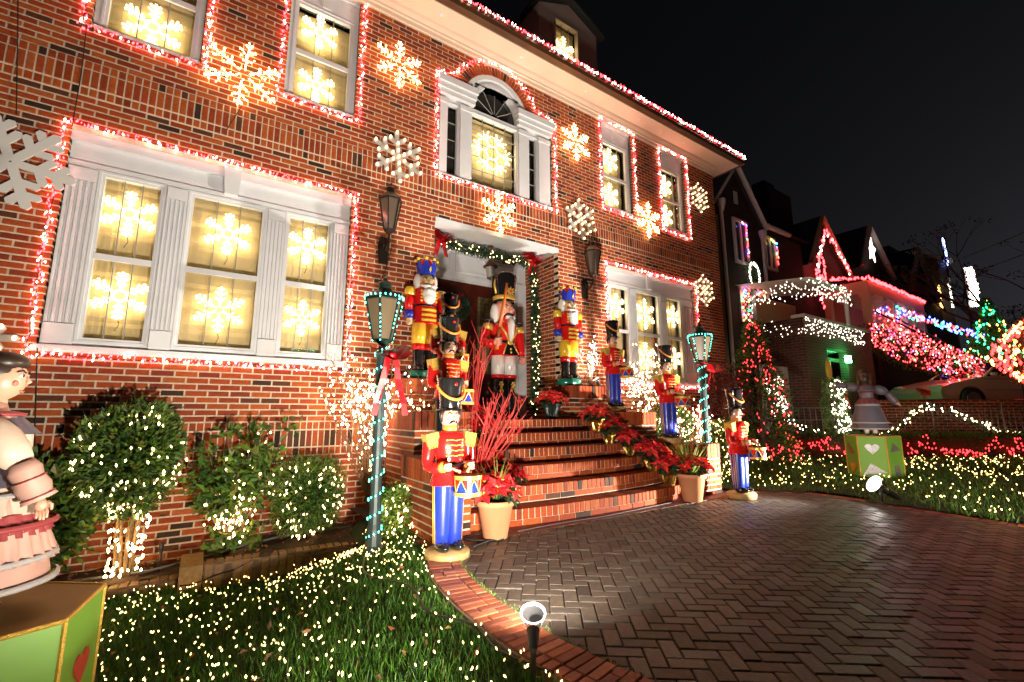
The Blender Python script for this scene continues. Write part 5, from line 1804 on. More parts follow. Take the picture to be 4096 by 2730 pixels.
# ------------------------------------------------------------------ floodlights
GLASSW = mat('par_bulb_glass', (.75, .75, .75), rough=.15, coat=.5)
PARG = glass_mat('par_bulb_clear', (.75, .75, .78), .25)
PARR = mat('par_bulb_rim_glow', (1, 1, 1), emit=2.2, ecol=(1, .95, .88))  # emission put in for lamp light caught by the thick glass rim
LENS = mat('par_bulb_lens', (1, 1, 1), emit=40, ecol=(1, .93, .82))
def floodlight(loc, aim, power, label, size=110, col=(1, .87, .71), blend=.75, h=.22, group='spike floodlights', s=1.0, glow=True):
    loc = Vector(loc)
    t = thing('floodlight', label, 'floodlight', loc, 0, group)
    head = Vector((0, 0, h))
    d = (Vector(aim) - loc - head).normalized()
    q = d.to_track_quat('Z', 'Y').to_matrix().to_4x4()
    M = Matrix.Translation(head) @ q @ Matrix.Scale(s, 4)
    m = MB(); m.tube([(0, 0, -.04), (0, 0, h * .55)], [.006, .013], 0, 6); m.tube([(0, 0, h * .5), (0, 0, h * .8), head - d * .10 * s], .014 * s, 0, 8); m.lathe([(.016, -.15), (.022, -.13), (.030, -.06), (.033, -.045)], 14, 0, M); m.build('spike_holder', BLACKM, t)
    m = MB(); m.lathe([(.028, -.06), (.034, -.03), (.058, .02), (.062, .045)], 18, 0, M, cap=False); m.build('bulb', PARG, t, True); m = MB(); m.lathe([(.062, .045), (.067, .05), (.065, .058), (.056, .055)], 18, 0, M, cap=False); m.build('rim', PARR, t, True)
    m = MB(); m.lathe([(0, .036), (.050, .040), (.0575, .046)], 18, 0, M, cap=False); m.build('reflector', mat('glowing_reflector', (.5, .5, .5), rough=.3, emit=.07, ecol=(1, .95, .9)), t, True)  # reflector given a faint glow, standing in for bulb light leaking backward
    m = MB(); m.lathe([(0, .050), (.057, .048)], 18, 0, M, cap=False); m.build('lens', LENS if glow else GLASSW, t)
    ld = bpy.data.lights.new('floodlight_beam', 'SPOT')
    ld.energy = power; ld.color = col; ld.spot_size = math.radians(size); ld.spot_blend = blend; ld.shadow_soft_size = .05
    lo = bpy.data.objects.new('beam', ld); COL.objects.link(lo); lo.parent = t
    lo.location = head + d * .075 * s
    lo.rotation_euler = d.to_track_quat('-Z', 'Y').to_euler()
    return t
f1 = G(1226, 1562, ZD)
floodlight((f1.x, f1.y, gz(f1.x, f1.y)), (4.4, 0, 1.8), 420, 'clear bulb floodlight on a spike at the brick edge of the drive', size=132, blend=.9, h=.25, s=.85)
f2 = G(2027, 1150, ZD + .04)
floodlight((f2.x, f2.y, ZD + .02), (3.0, -.6, 2.2), 1500, 'glaring floodlight in the grass in front of the green box', size=105, h=.17, s=1.6)
floodlight((.55, -4.95, -1.12), (.6, 0, 2.6), 640, 'floodlight in the near grass aimed at the wide window', size=112, blend=1.0, h=.12)
floodlight((5.0, -6.9, -1.05), (8.95, -2.95, -.55), 560, 'floodlight beside the drive aimed at the right green box', size=30, h=.2)
p5 = F(1372, 872, -.42)
floodlight((p5.x, -.42, .50), (4.9, -.1, 1.6), 9, 'small white floodlight on the pier beside the right crowned nutcracker', size=120, h=.09, s=.8)
# hose and stake in the bed
hp = [(-1.2, -.42), (-.75, -.38), (-.3, -.42), (.1, -.36), (.45, -.42), (.8, -.34), (1.2, -.36), (1.5, -.44)]
o = MB().tube([(x + .02 * math.sin(9 * x), y, bedz(x) + .035) for x, y in hp], .012, 0, 6).build('hose', mat('grey_hose', (.10, .11, .12), rough=.5), None, True)
tag(o, 'grey hose lying along the flower bed by the wall', 'hose')
p = F(376, 1215, -.35)
t = thing('bed_light', 'small unlit stake light in the flower bed', 'stake light', (p.x, -.35, bedz(p.x)))
m = MB().tube([(0, 0, 0), (0, 0, .20)], .012, 0, 8); m.lathe([(.018, .2), (.02, .24), (.01, .26), (0, .262)], 10, cap=False); m.build('stake', BLACKM, t, True)

for pts, mt, rr, lb in (([(2.5, -2.30), (3.0, -2.27), (3.6, -2.30), (4.3, -2.26), (5.0, -2.22), (5.6, -2.20)], mat('pale_cord', (.10, .12, .15), rough=.5), .004, 'pale power cord lying along the foot of the front steps'),
                        ([(1.31, -4.28), (1.22, -4.0), (1.24, -3.7), (1.12, -3.4), (1.18, -3.0), (1.05, -2.5), (1.2, -2.0)], WIRE, .006, 'black power cord running from the edge floodlight across the grass'),
                        ([(2.25, -2.45), (2.05, -2.36), (1.98, -2.22), (2.2, -2.18), (2.35, -2.3), (2.1, -2.42), (1.9, -2.5)], WIRE, .008, 'tangle of black cord between front drummer and left pot')):
    P3 = [Vector((x, y, (ZD if x > 1.45 else gz(x, y) + .03) + .012)) for x, y in pts]
    fine = []
    for i in range(len(P3) - 1):
        p0, p1, p2, p3 = P3[max(0, i - 1)], P3[i], P3[i + 1], P3[min(len(P3) - 1, i + 2)]
        for k in range(6):
            u = k / 6
            fine.append(.5 * ((2 * p1) + (p2 - p0) * u + (2 * p0 - 5 * p1 + 4 * p2 - p3) * u * u + (3 * p1 - p0 - 3 * p2 + p3) * u ** 3))
    o = MB().tube([p - fine[0] for p in fine], rr, 0, 6).build('extension_cable', mt, None, True, loc=fine[0])
    tag(o, lb, 'cable')
# ------------------------------------------------------------------ green boxes and dolls
BOXG = mat('lime_green_board', (.17, .38, .045), rough=.45, noise=.06, nscale=3)
BOXT = mat('tan_board_top', (.40, .25, .07), rough=.6, noise=.15, nscale=5)
GROPE = mat('gold_braid', (.66, .42, .07), rough=.35, metal=.5, bump=1.0, bscale=90)
GLIT = mat('silver_glitter', (.42, .41, .43), rough=.3, metal=.7, noise=.7, nscale=120)
GLITC = mat('copper_glitter', (.42, .18, .11), rough=.35, metal=.5, noise=.6, nscale=120)
HEARTR = mat('red_heart', (.45, .04, .03), rough=.5)
HEARTO = mat('orange_heart', (.62, .24, .02), rough=.4)
def heart(s):
    pts = []
    for i in range(28):
        a = 2 * PI * i / 28
        pts.append((s * .060 * 16 * math.sin(a) ** 3 / 16 * 1.0, s * .060 * (13 * math.cos(a) - 5 * math.cos(2 * a) - 2 * math.cos(3 * a) - math.cos(4 * a)) / 16))
    return pts
def star(s):
    return [(s * (.075 if i % 2 == 0 else .035) * math.sin(PI * i / 5), s * (.075 if i % 2 == 0 else .035) * math.cos(PI * i / 5)) for i in range(10)]
tri = lambda s: [(-s * .07, s * .08), (s * .075, -s * .065), (-s * .03, -s * .07)]
tri2 = lambda s: [(-s * .10, -s * .05), (-s * .03, s * .075), (s * .11, -s * .02)]
sq = lambda s: [(-s * .045, -s * .06), (s * .045, -s * .06), (s * .045, s * .06), (-s * .045, s * .06)]
def hexbox(label, loc, R_, h, rot, decor, group='green display boxes'):
    t = thing('display_box', label, 'box', loc, 0, group)
    V = [(R_ * math.cos(rot + i * PI / 3), R_ * math.sin(rot + i * PI / 3)) for i in range(6)]
    for i in range(6):
        a, b = V[i], V[(i + 1) % 6]
        m = MB().add([(a[0], a[1], 0), (b[0], b[1], 0), (b[0], b[1], h), (a[0], a[1], h), (a[0] * .97, a[1] * .97, 0), (b[0] * .97, b[1] * .97, 0), (b[0] * .97, b[1] * .97, h), (a[0] * .97, a[1] * .97, h)], [(0, 1, 2, 3), (7, 6, 5, 4)])
        pn = m.build('side_panel', BOXG, t)
        mid = Vector(((a[0] + b[0]) / 2, (a[1] + b[1]) / 2, 0)); e = Vector((b[0] - a[0], b[1] - a[1], 0)).normalized(); n = Vector((e.y, -e.x, 0))
        for (fi, shape, mt, u, z, s_) in decor:
            if fi == i:
                M = Matrix(((e.x, -n.x, 0, mid.x + n.x * .004 + e.x * u), (e.y, -n.y, 0, mid.y + n.y * .004 + e.y * u), (0, 0, 1, z), (0, 0, 0, 1)))
                m = MB(); m.prism(shape(s_), -.006, .002, 0, M); m.build('glitter_shape', mt, pn)
    m = MB(); m.prism(V, h - .004, h + .008, ax='z'); m.build('top', BOXT, t)
    for i in range(6):
        a, b = V[i], V[(i + 1) % 6]
        m = MB(); m.tube([(a[0], a[1], .0), (a[0], a[1], h)], .011, 0, 6); m.tube([(a[0], a[1], h + .004), (b[0], b[1], h + .004)], .011, 0, 6); m.build('gold_trim', GROPE, t)
    return t
LBX = Vector((-.84, -2.57, -1.46))
hexbox('near green hexagonal box with red heart at the left edge', LBX, .5, .565, math.radians(-38), [(0, heart, HEARTR, .02, .26, 1.5), (5, star, GLIT, .1, .15, 2.0), (5, star, HEARTR, .1, .149, 2.25)])
RBX = Vector((8.98, -2.97, -.95))
hexbox('green hexagonal box with glitter shapes standing on the right lawn', RBX, .355, .64, math.radians(-74), [(3, tri, GLITC, 0, .44, 1.2), (3, heart, HEARTO, .0, .16, 1.5), (4, heart, GLIT, .0, .46, 1.5), (4, tri2, GLIT, 0, .13, 1.4), (5, tri2, GLIT, 0, .46, 1.1), (5, sq, GLIT, 0, .13, 1.3)])
def doll_hand(m, c, d, s, mi):
    c = Vector(c); d = Vector(d).normalized(); u, w = axes(d)
    m.ball(c + d * s * .4, (s * .42, s * .42, s * .45), mi, 10, 8)
    for i in range(4):
        p = c + d * s * .7 + u * s * (.28 - .19 * i)
        l = s * (.75, .85, .8, .6)[i]
        m.tube([p, p + d * l * .55 - w * s * .06, p + d * l - w * s * .25], [s * .13, s * .12, s * .08], mi, 6)
    m.tube([c + d * s * .25 + u * s * .38, c + d * s * .55 + u * s * .62, c + d * s * .95 + u * s * .55], [s * .14, s * .13, s * .09], mi, 6)
def ruffle(m, r, z, h, mi, waves=18, sx=1.0, sy=1.0, amp=.05, flare=1.12, M=None):
    n = waves * 4; vs = []
    for j, (k, zz) in enumerate(((1.0, z), ((1 + flare) / 2, z - h * .5), (flare, z - h))):
        for i in range(n):
            a = 2 * PI * i / n; rr = r * k * (1 + amp * j * .5 * math.sin(waves * a))
            vs.append((rr * sx * math.cos(a), rr * sy * math.sin(a), zz))
    m.add(vs, [(j * n + i, j * n + (i + 1) % n, (j + 1) * n + (i + 1) % n, (j + 1) * n + i) for j in range(2) for i in range(n)], mi, M)
PINKS = mat('pink_satin', (.56, .33, .27), rough=.5, bump=.5, bscale=9, noise=.15, nscale=6)
CREAMS = mat('cream_cloth', (.62, .50, .40), rough=.5, bump=.6, bscale=12, noise=.12, nscale=8)
ROSE = mat('rose_satin', (.30, .045, .05), rough=.5, bump=.4, bscale=14)
GREYV = mat('grey_velvet', (.10, .095, .13), rough=.5, bump=.2, bscale=18)
LACE = mat('silver_lace', (.40, .38, .38), rough=.5, bump=.8, bscale=80)
MAROON = mat('maroon_velvet', (.20, .02, .025), rough=.5)
def doll(label, loc, rz, s, top_col, skirt_col, trim_col, arms, hairm, sleeve_col, plain=False):
    # local front = -Y
    t = thing('doll', label, 'doll', loc, rz)
    t.scale = (s, s, s)
    m = MB()
    for sg in (-1, 1):
        m.tube([(sg * .05, 0, .02), (sg * .05, 0, .22)], [.028, .035], 0, 8); m.ball((sg * .05, -.035, .018), (.03, .06, .02), 1, 10, 6)
    m.build('legs', [WHITEP, BLACKP], t, True)
    m = MB()
    m.lathe([(.235, .12), (.23, .14), (.218, .2), (.195, .32), (.155, .44), (.115, .53), (.095, .56)], 40, 0, cap=False)
    if plain:
        ruffle(m, .118, .53, .40, 0, 13, flare=1.98, amp=.07); ruffle(m, .125, .545, .05, 2, 14, flare=1.25, amp=.05); ruffle(m, .13, .51, .05, 3, 22, flare=1.25, amp=.05)
    else:
        ruffle(m, .205, .315, .12, 1, 30, flare=1.16, amp=.07); ruffle(m, .185, .385, .085, 2, 28, flare=1.14, amp=.07); ruffle(m, .125, .53, .15, 5, 9, flare=1.5, amp=.09)
    ruffle(m, .11, .56, .07, 4, 12, flare=1.45, amp=.06)
    if not plain: m.lathe([(.172, .455), (.185, .45), (.185, .462), (.17, .468)], 30, 3, cap=False); m.lathe([(.228, .335), (.236, .33), (.236, .342), (.226, .35)], 30, 2, cap=False)
    m.lathe([(.250, .118), (.262, .112), (.262, .127), (.25, .133)], 30, 3, cap=False); m.lathe([(.24, .205), (.248, .2), (.248, .216), (.24, .222)], 30, 3, cap=False)
    m.build('skirt', [skirt_col, top_col, trim_col, LACE, GREYV, sleeve_col], t, True)
    m = MB(); m.lathe([(.10, .54), (.085, .58), (.09, .64), (.105, .71), (.10, .76), (.045, .79), (.035, .82)], 20, 0, sy=.8); m.lathe([(.098, .545), (.102, .55), (.094, .58), (.088, .585)], 20, 1, sy=.85, cap=False)
    for k in range(3):
        m.lathe([(.10 + .004 * k, .735 - .03 * k), (.122 - .004 * k, .72 - .03 * k), (.122 - .004 * k, .728 - .03 * k), (.10, .745 - .03 * k)], 20, 2 if k % 2 else 1, sy=.85, cap=False)
    ruffle(m, .085, .765, .075, 3, 14, flare=1.75, amp=.06, sy=.9); m.lathe([(.05, .775), (.09, .765), (.092, .775), (.05, .785)], 20, 1, cap=False)
    m.build('bodice', [top_col, trim_col, LACE, GREYV], t, True)
    for sg, (el, wr, fd) in zip((-1, 1), arms):
        sh = Vector((sg * .105, 0, .735)); el = Vector(el); wr = Vector(wr)
        m = MB(); m.tube([sh, sh + (el - sh) * .2, sh + (el - sh) * .45, sh + (el - sh) * .75, el], [.045, .066, .072, .062, .042], 2, 18)
        d = (wr - el); m.tube([el, el + d * .2, el + d * .4, el + d * .62, el + d * .8, wr - d * .08], [.04, .052, .046, .055, .047, .056], 0, 18)
        u, w = axes(d)
        for q in (.40, .82):
            c = el + d * q; m.tube([c, c + d * .03], [.052, .053], 1, 14)
        m.build('sleeve', [top_col, trim_col, sleeve_col], t, True)
        m = MB(); doll_hand(m, wr - d * .05, fd, .05, 0); m.build('hand', SKIN2, t, True)
    m = MB(); m.tube([(0, 0, .79), (0, 0, .85)], .03, 0, 10); face(m, .915, .072, .078, .088, 0, 1, 2, 3, 4, stache=0, nose=.98); m.build('head', [SKIN2, HAIR, BLACKP, EYEW, CHEEK], t, True)
    m = MB(); m.ball((0, .020, .945), (.084, .084, .084), 0, 16, 10); m.ball((0, .0, .985), (.075, .078, .045), 0, 14, 8); m.ball((0, .07, .88), (.06, .05, .07), 0, 12, 8)
    for i in range(12):
        a = PI * i / 11; m.ball((.073 * math.cos(a), .02, .95 + .055 * math.sin(a)), .022, 0, 8, 6)
    for sg in (-1, 1):
        for k in range(4):
            m.ball((sg * .072, .03 + .01 * k, .91 - k * .035), .024, 0, 8, 6)
    m.build('hair', hairm, t, True)
    m = MB(); m.tube([(.075 * math.cos(a), .0, .955 + .045 * math.sin(a)) for a in [PI * i / 10 for i in range(11)]], .008, 0, 6); m.build('hair_ribbon', LACE, t, True)
    return t
doll('large doll in pink satin ruffled dress on the near green box', (LBX.x - .02, LBX.y - .02, LBX.z + .573), math.radians(84), 1.22, PINKS, PINKS, ROSE, [((-.15, -.15, .585), (-.13, -.22, .43), (-.05, -.25, -1)), ((.17, -.02, .58), (.15, -.08, .44), (-.1, -.3, -1))], HAIR, CREAMS)
doll('doll in grey velvet dress with one arm stretched out on the right green box', (RBX.x, RBX.y, RBX.z + .63), math.radians(100), 1.06, GREYV, GREYV, MATS['maroon_velvet'], [((-.24, -.06, .66), (-.33, -.12, .50), (-.6, -.5, -.5)), ((.23, .06, .78), (.38, .08, .80), (1, .1, .05))], mat('brown_hair', (.06, .03, .018), rough=.4), GREYV, True)
# ------------------------------------------------------------------ hedge, fence and garden to the right
hd = (HP1 - HP0).normalized(); hn = Vector((-hd.y, hd.x, 0))     # hn points away from the camera
def HL(s, off, z):
    p = HP0 + hd * s + hn * off
    return Vector((p.x, p.y, z))
HLEN = (HP1 - HP0).length
ZR = -.90
t = thing('hedge', 'low clipped hedge covered in red lights in front of the iron fence', 'hedge', HP0 + Vector((0, 0, ZR)))
m = MB()
for _ in range(9000):
    s_ = U(.6, HLEN); a = U(-.26, .26); z = U(.02, .50) if abs(a) > .2 else U(.38, .52)
    m.leaf(HL(s_, a, z) - HP0, rdir() + Vector((0, 0, .4)), U(.04, .08), .014, RN.choices(range(4), (.5, .35, .1, .05))[0])
m.build('foliage', LEAFG, t)
m = MB(); m.add([HL(.6, -.2, .02) - HP0, HL(HLEN, -.2, .02) - HP0, HL(HLEN, -.2, .42) - HP0, HL(.6, -.2, .42) - HP0, HL(.6, .2, .02) - HP0, HL(HLEN, .2, .02) - HP0, HL(HLEN, .2, .42) - HP0, HL(.6, .2, .42) - HP0], [(0, 1, 2, 3), (7, 6, 5, 4), (3, 2, 6, 7)]); m.build('core', BARKD, t)
m = MB()
for _ in range(330):
    s_ = U(.6, HLEN); z = .08 + .38 * abs((s_ * 1.7 + .8 * math.sin(s_ * 1.9)) % 1 - .5) * 2 * U(.35, 1.1) + U(-.07, .07)
    m.bulb(HL(s_, -.29, z) - HP0, .0125, .024)
m.build('bulbs', B_RED2, t, kind='stuff')
IRON = mat('grey_iron', (.10, .10, .11), rough=.5, metal=.3)
t = thing('iron_fence', 'grey iron picket fence behind the red lit hedge', 'fence', HP0 + Vector((0, 0, ZR)))
FO = .42; ztop = 1.08
for z in (.25, ztop - .28, ztop):
    m = MB().tube([HL(0.2, FO, z) - HP0, HL(HLEN, FO, z) - HP0], .014, 0, 6); m.build('rail', IRON, t)
pm = None
n = int(HLEN / .135)
for i in range(n):
    p = HL(.25 + i * .135, FO, 0) - HP0
    post = i % 12 == 0
    if pm is None or post:
        o = MB().tube([(0, 0, .02), (0, 0, ztop + (.12 if post else 0))], .024 if post else .008, 0, 6).build('post' if post else 'picket', IRON, t, loc=p)
        if not post: pm = o
    elif i % 12 == 6:
        m = MB()
        for k in range(3):
            z = .38 + k * .2
            q = [hd * -.09 + Vector((0, 0, z + .1)), Vector((0, 0, z)), hd * .09 + Vector((0, 0, z + .1)), Vector((0, 0, z + .2)), hd * -.09 + Vector((0, 0, z + .1))]
            m.tube(q, .006, 0, 4)
        m.build('diamond_scroll', IRON, t, loc=p)
    else:
        o = pm.copy(); COL.objects.link(o); o.parent = t; o.location = p
# swag of greenery with lights on the fence
def garland_at(label, pts, nl, bulbmats, dens=.35, r=.011):
    t = thing('garland', label, 'garland', pts[0], 0, 'lit garlands right of the drive')
    m = MB(); b = MB()
    for p in along(pts, .02):
        for _ in range(nl):
            d = rdir(); m.leaf(p - pts[0] + d * .03, d, U(.05, .10), .010, RN.randrange(3))
        if RN.random() < dens:
            d = rdir(); b.bulb(p - pts[0] + d * .08 - hn * .06, r, r * 2, RN.randrange(len(bulbmats)))
    m.build('needles', NEED, t); b.build('bulbs', bulbmats, t, kind='stuff')
    return t
def onfence(px, py, off=.34):
    # photo point onto the vertical plane of the fence
    v = ray(px, py); q = HP0 + hn * off
    tt = (q - CAM).dot(hn) / v.dot(hn)
    return CAM + v * tt
sw = [onfence(*q) for q in ((1795, 955), (1850, 985), (1905, 1003), (1965, 1008), (2020, 1005), (2065, 983), (2100, 945), (2125, 933), (2165, 938), (2225, 965), (2290, 990), (2353, 1003), (2420, 1010))]
garland_at('swag of greenery with white lights hung along the iron fence', sw, 4, [B_WHITE, B_WARM], .42)
def topi(label, px, py, off, r, base_z=ZR, balls=1, bowside=1):
    c = onfence(px, py, off)
    t = thing('ball_topiary', label, 'shrub', (c.x, c.y, base_z), 0, 'lit topiaries by the iron fence')
    h = c.z - base_z
    m = MB().tube([(0, 0, 0), (0, 0, h)], .025, 0, 6); m.build('trunk', BARKD, t)
    m = MB(); b = MB()
    for k in range(balls):
        z = h - k * r * 1.75; rr = r * (1 + .12 * k)
        leaf_cloud(m, (0, 0, z), (rr, rr, rr * .9), 900, .06, .012, weights=(.3, .4, .2, .1)); cloud_bulbs(b, (0, 0, z), (rr, rr, rr * .9), 55, .011, .021)
    m.build('crown', LEAFG, t); b.build('bulbs', B_WHITE, t, kind='stuff')
    bow(t, (r * .9 * bowside, -r * .6, h + .05), .13, .55, 'ribbon_bow')
topi('white lit ball topiary with long red ribbon by the pale gate', 1770, 882, .2, .27, balls=2)
topi('white lit tiered topiary with red ribbon left of the grey doll', 1915, 892, .2, .23, balls=3)
p = onfence(1904, 850, .9)
t = thing('yellow_ornament', 'tall yellow oval ornament behind the tiered topiary', 'ornament', (p.x, p.y, ZR))
m = MB(); m.ball((0, 0, p.z - ZR), (.13, .05, .28), 0, 14, 10); m.build('oval', mat('yellow_plastic', (.55, .40, .04), rough=.4), t, True)
m = MB().tube([(0, 0, 0), (0, 0, p.z - ZR - .25)], .02, 0, 6); m.build('stake', BLACKM, t)
p = onfence(2120, 905, .3)
t = thing('ribbon_bow', 'red bow on top of the fence where the swag peaks', 'bow', p); bow(t, (0, 0, 0), .22, .12, 'ribbon')
p = onfence(1790, 955, .3)
t = thing('ribbon_bow', 'red bow at the left end of the fence swag', 'bow', p); bow(t, (0, 0, 0), .16, .12, 'ribbon')
# low brick wall holding up the neighbour's drive
t = thing('garden_wall', 'low dark brick garden wall behind the iron fence', 'wall', HP0 + Vector((0, 0, ZR)))
wo_ = 1.0
def wallbox(m, s0, s1, o0, o1, z0, z1, mi=0):
    c = [HL(s0, o0, 0) - HP0, HL(s1, o0, 0) - HP0, HL(s1, o1, 0) - HP0, HL(s0, o1, 0) - HP0]
    m.add([v + Vector((0, 0, z0)) for v in c] + [v + Vector((0, 0, z1)) for v in c], [(0, 3, 2, 1), (4, 5, 6, 7), (0, 1, 5, 4), (1, 2, 6, 5), (2, 3, 7, 6), (3, 0, 4, 7)], mi)
m = MB(); wallbox(m, 4.2, HLEN + 3, wo_ + .008, wo_ + .25, -.1, 1.27); m.build('mortar_core', MORTAR, t)
NB = [mat('night_brick_%s' % n, c, rough=.8, noise=.25, nscale=25) for n, c in (('maroon', (.16, .03, .018)), ('brown', (.10, .03, .018)), ('red', (.20, .045, .025)))]
L = []
ang = math.atan2(hd.y, hd.x)
for r in range(19):
    s_ = 4.2 + (.11 if r % 2 else 0)
    while s_ < HLEN + 1:
        p = HL(s_ + .11, wo_, ZR - .08 + r * .072 + .036)
        L.append((TM(p.x, p.y, p.z, ang), .205, .06, .02, RN.randrange(3))); s_ += .22
pieces(L, 'brick', 'bricks', t, NB, 300)
# silver car on the neighbour's drive
CARP = mat('silver_car_paint', (.62, .52, .47), rough=.3, metal=.25, coat=.8)
CGL = mat('car_glass', (.012, .013, .015), rough=.06)
TYRE = mat('tyre_rubber', (.012, .012, .012), rough=.8)
_n = DP(2098, 905, 13.2)
CARP0 = (_n.x + RT.x * 2.25, _n.y + RT.y * 2.25, .12)
t = thing('parked_car', 'silver car parked behind the low wall, nose towards the houses', 'car', CARP0)
t.rotation_euler = (0, 0, math.radians(56))
side = [(2.20, .32), (2.24, .52), (2.18, .64), (1.9, .74), (1.25, .88), (.95, .93), (.30, 1.36), (-.1, 1.43), (-1.0, 1.42), (-1.55, 1.28), (-2.1, 1.0), (-2.25, .95), (-2.28, .5), (-2.2, .3)]
body = [(2.20, .32), (2.24, .52), (2.18, .64), (1.9, .74), (1.25, .88), (.95, .93), (-1.9, 1.0), (-2.2, .97), (-2.28, .5), (-2.2, .3)]
def arch(cx):
    return [(cx + .36 * math.cos(a), .30 + .36 * math.sin(a)) for a in [PI * i / 10 for i in range(11)]]
lower = body[:]
poly = lower + arch(-1.4)[::-1] + arch(1.4)[::-1]
m = MB(); n = len(poly)
vs = [(-.86, y, z) for y, z in poly] + [(.86, y, z) for y, z in poly]
m.add(vs, [tuple(range(n)), tuple(range(2 * n - 1, n - 1, -1))] + [(i, i + n, (i + 1) % n + n, (i + 1) % n) for i in range(n)])
m.build('body', CARP, t)
cab = [(.95, .93), (.30, 1.36), (-.1, 1.43), (-1.0, 1.42), (-1.55, 1.30), (-2.0, 1.0)]
m = MB(); n = len(cab)
vs = [(-.82 + .16 * (z - .93) / .5, y, z) for y, z in cab] + [(.82 - .16 * (z - .93) / .5, y, z) for y, z in cab]
m.add(vs, [tuple(range(n)), tuple(range(2 * n - 1, n - 1, -1)), (0, n, n + 1, 1), (4, 4 + n, 5 + n, 5)], 0)
m.build('window', CGL, t)
m = MB()
m.add([(vs[i][0], vs[i][1], vs[i][2] + .005) for i in (1, 2, 3, 4)] + [(vs[i + n][0], vs[i + n][1], vs[i + n][2] + .005) for i in (1, 2, 3, 4)], [(0, 4, 5, 1), (1, 5, 6, 2), (2, 6, 7, 3)])
for sg in (0, n):
    for a, b in ((0, 1), (1, 2), (2, 3), (3, 4), (4, 5)):
        m.tube([vs[a + sg], vs[b + sg]], .03, 0, 6)
    m.tube([(vs[2 + sg][0] * 1.1, -.42, .97), (vs[2 + sg][0], -.46, 1.42)], .035, 0, 6)
m.build('roof', CARP, t, True)
for yy in (1.4, -1.4):
    for x in (-.82, .82):
        m = MB(); M = Matrix.Translation((x, yy, .31)) @ Matrix.Rotation(PI / 2, 4, 'Y')
        m.lathe([(.2, -.09), (.3, -.1), (.31, -.07), (.31, .07), (.3, .1), (.2, .09)], 20, 0, M); wh = m.build('tyre', TYRE, t, True)
        m = MB(); m.lathe([(0, -.095), (.19, -.098), (.2, -.08)], 16, 0, M, cap=False); m.lathe([(.2, .08), (.19, .098), (0, .095)], 16, 0, M, cap=False); m.build('rim', mat('alloy', (.4, .4, .4), rough=.3, metal=.8), wh)
for x in (-.62, .62):
    m = MB(); m.ball((x, 2.12, .66), (.2, .1, .07), 0, 10, 6); m.build('headlight', mat('headlight_glass', (.5, .5, .5), rough=.1), t, True)
m = MB()
for z in (.55, .85):
    m.box(-.872, -.862, -1.9, 1.0, z, z + .012)
m.box(-.872, -.861, -.02, -.005, .35, .95); m.tube([(-.88, .15, .82), (-.88, .3, .82)], .012, 0, 5)
m.build('door_seam', mat('dark_trim', (.03, .03, .03), rough=.5), t)
m = MB().ball((-.93, .78, .98), (.07, .1, .06), 0, 10, 8); m.build('mirror', CARP, t, True)
m = MB(); m.add([HL(3.2, 1.2, .12), HL(15, 1.2, .12), HL(15, 7, .12), HL(3.2, 7, .12)], [(0, 1, 2, 3)]); struct(m.build('road', mat('concrete_drive', (.12, .11, .10), rough=.85, noise=.2, nscale=3)))

# ------------------------------------------------------------------ houses along the street
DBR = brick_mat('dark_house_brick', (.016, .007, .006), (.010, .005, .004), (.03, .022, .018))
STUC = mat('olive_stucco', (.20, .21, .12), rough=.8)
TRIM = mat('white_house_trim', (.50, .49, .48), rough=.5)
CREAM = mat('cream_trim', (.55, .48, .30), rough=.55)
DGL = mat('dark_house_glass', (.03, .03, .035), rough=.1)
FLAGB = brick_mat('porch_brick', (.075, .024, .012), (.045, .016, .009), (.11, .085, .06))
def fx(px, Y):
    return F(px, 700, Y).x
def fzz(px, py, Y):
    return F(px, py, Y).z
def bulbs_along(parent, pts, step, mats, r=.016, spread=.03, drop=0.0, name='bulbs'):
    base = Vector((0, 0, 0)); m = MB()
    for p in along([Vector(q) for q in pts], step):
        m.bulb(p + Vector((U(-spread, spread), U(-spread, 0) - .03, U(-spread, spread) - U(0, drop))), r, r * 2, RN.randrange(len(mats)))
    return m.build(name, mats, parent, kind='stuff')
FAR = 'NONE'
Q_RED = mat('street_bulb_red', (1, .1, .1), emit=10, ecol=(1, .035, .04), sampling='NONE')
Q_WHITE = mat('street_bulb_white', (1, 1, 1), emit=5, ecol=(1, .80, .62))
Q_BLUE = mat('street_bulb_blue', (.2, .3, 1), emit=10, ecol=(.07, .1, 1), sampling='NONE')
Q_GREEN = mat('street_bulb_green', (.2, 1, .4), emit=8, ecol=(.03, 1, .35), sampling='NONE')
Q_AMB = mat('street_bulb_amber', (1, .5, .2), emit=8, ecol=(1, .4, .08), sampling='NONE')
MULTI = [Q_RED, Q_BLUE, Q_GREEN, Q_AMB, Q_RED]
AYF = 1.0
ax0, ax1 = 11.95, fx(1855, AYF)
agx = fx(1707, AYF); agp = fzz(1707, 402, AYF); agr = fx(1762, AYF); age = fzz(1762, 530, AYF)
t = thing('row_house', 'dark brick house with steep white edged gable next to the brick house', 'house', (agx, AYF, -.9))
o = Vector((agx, AYF, -.9))
def rel(x, y, z):
    return (x - o.x, y - o.y, z - o.z)
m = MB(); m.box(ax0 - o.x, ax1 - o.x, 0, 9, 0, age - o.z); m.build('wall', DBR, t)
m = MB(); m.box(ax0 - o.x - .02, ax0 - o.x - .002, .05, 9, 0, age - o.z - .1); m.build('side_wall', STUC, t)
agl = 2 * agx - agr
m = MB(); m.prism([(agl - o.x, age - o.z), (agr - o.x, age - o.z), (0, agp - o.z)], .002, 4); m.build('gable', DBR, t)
m = MB()
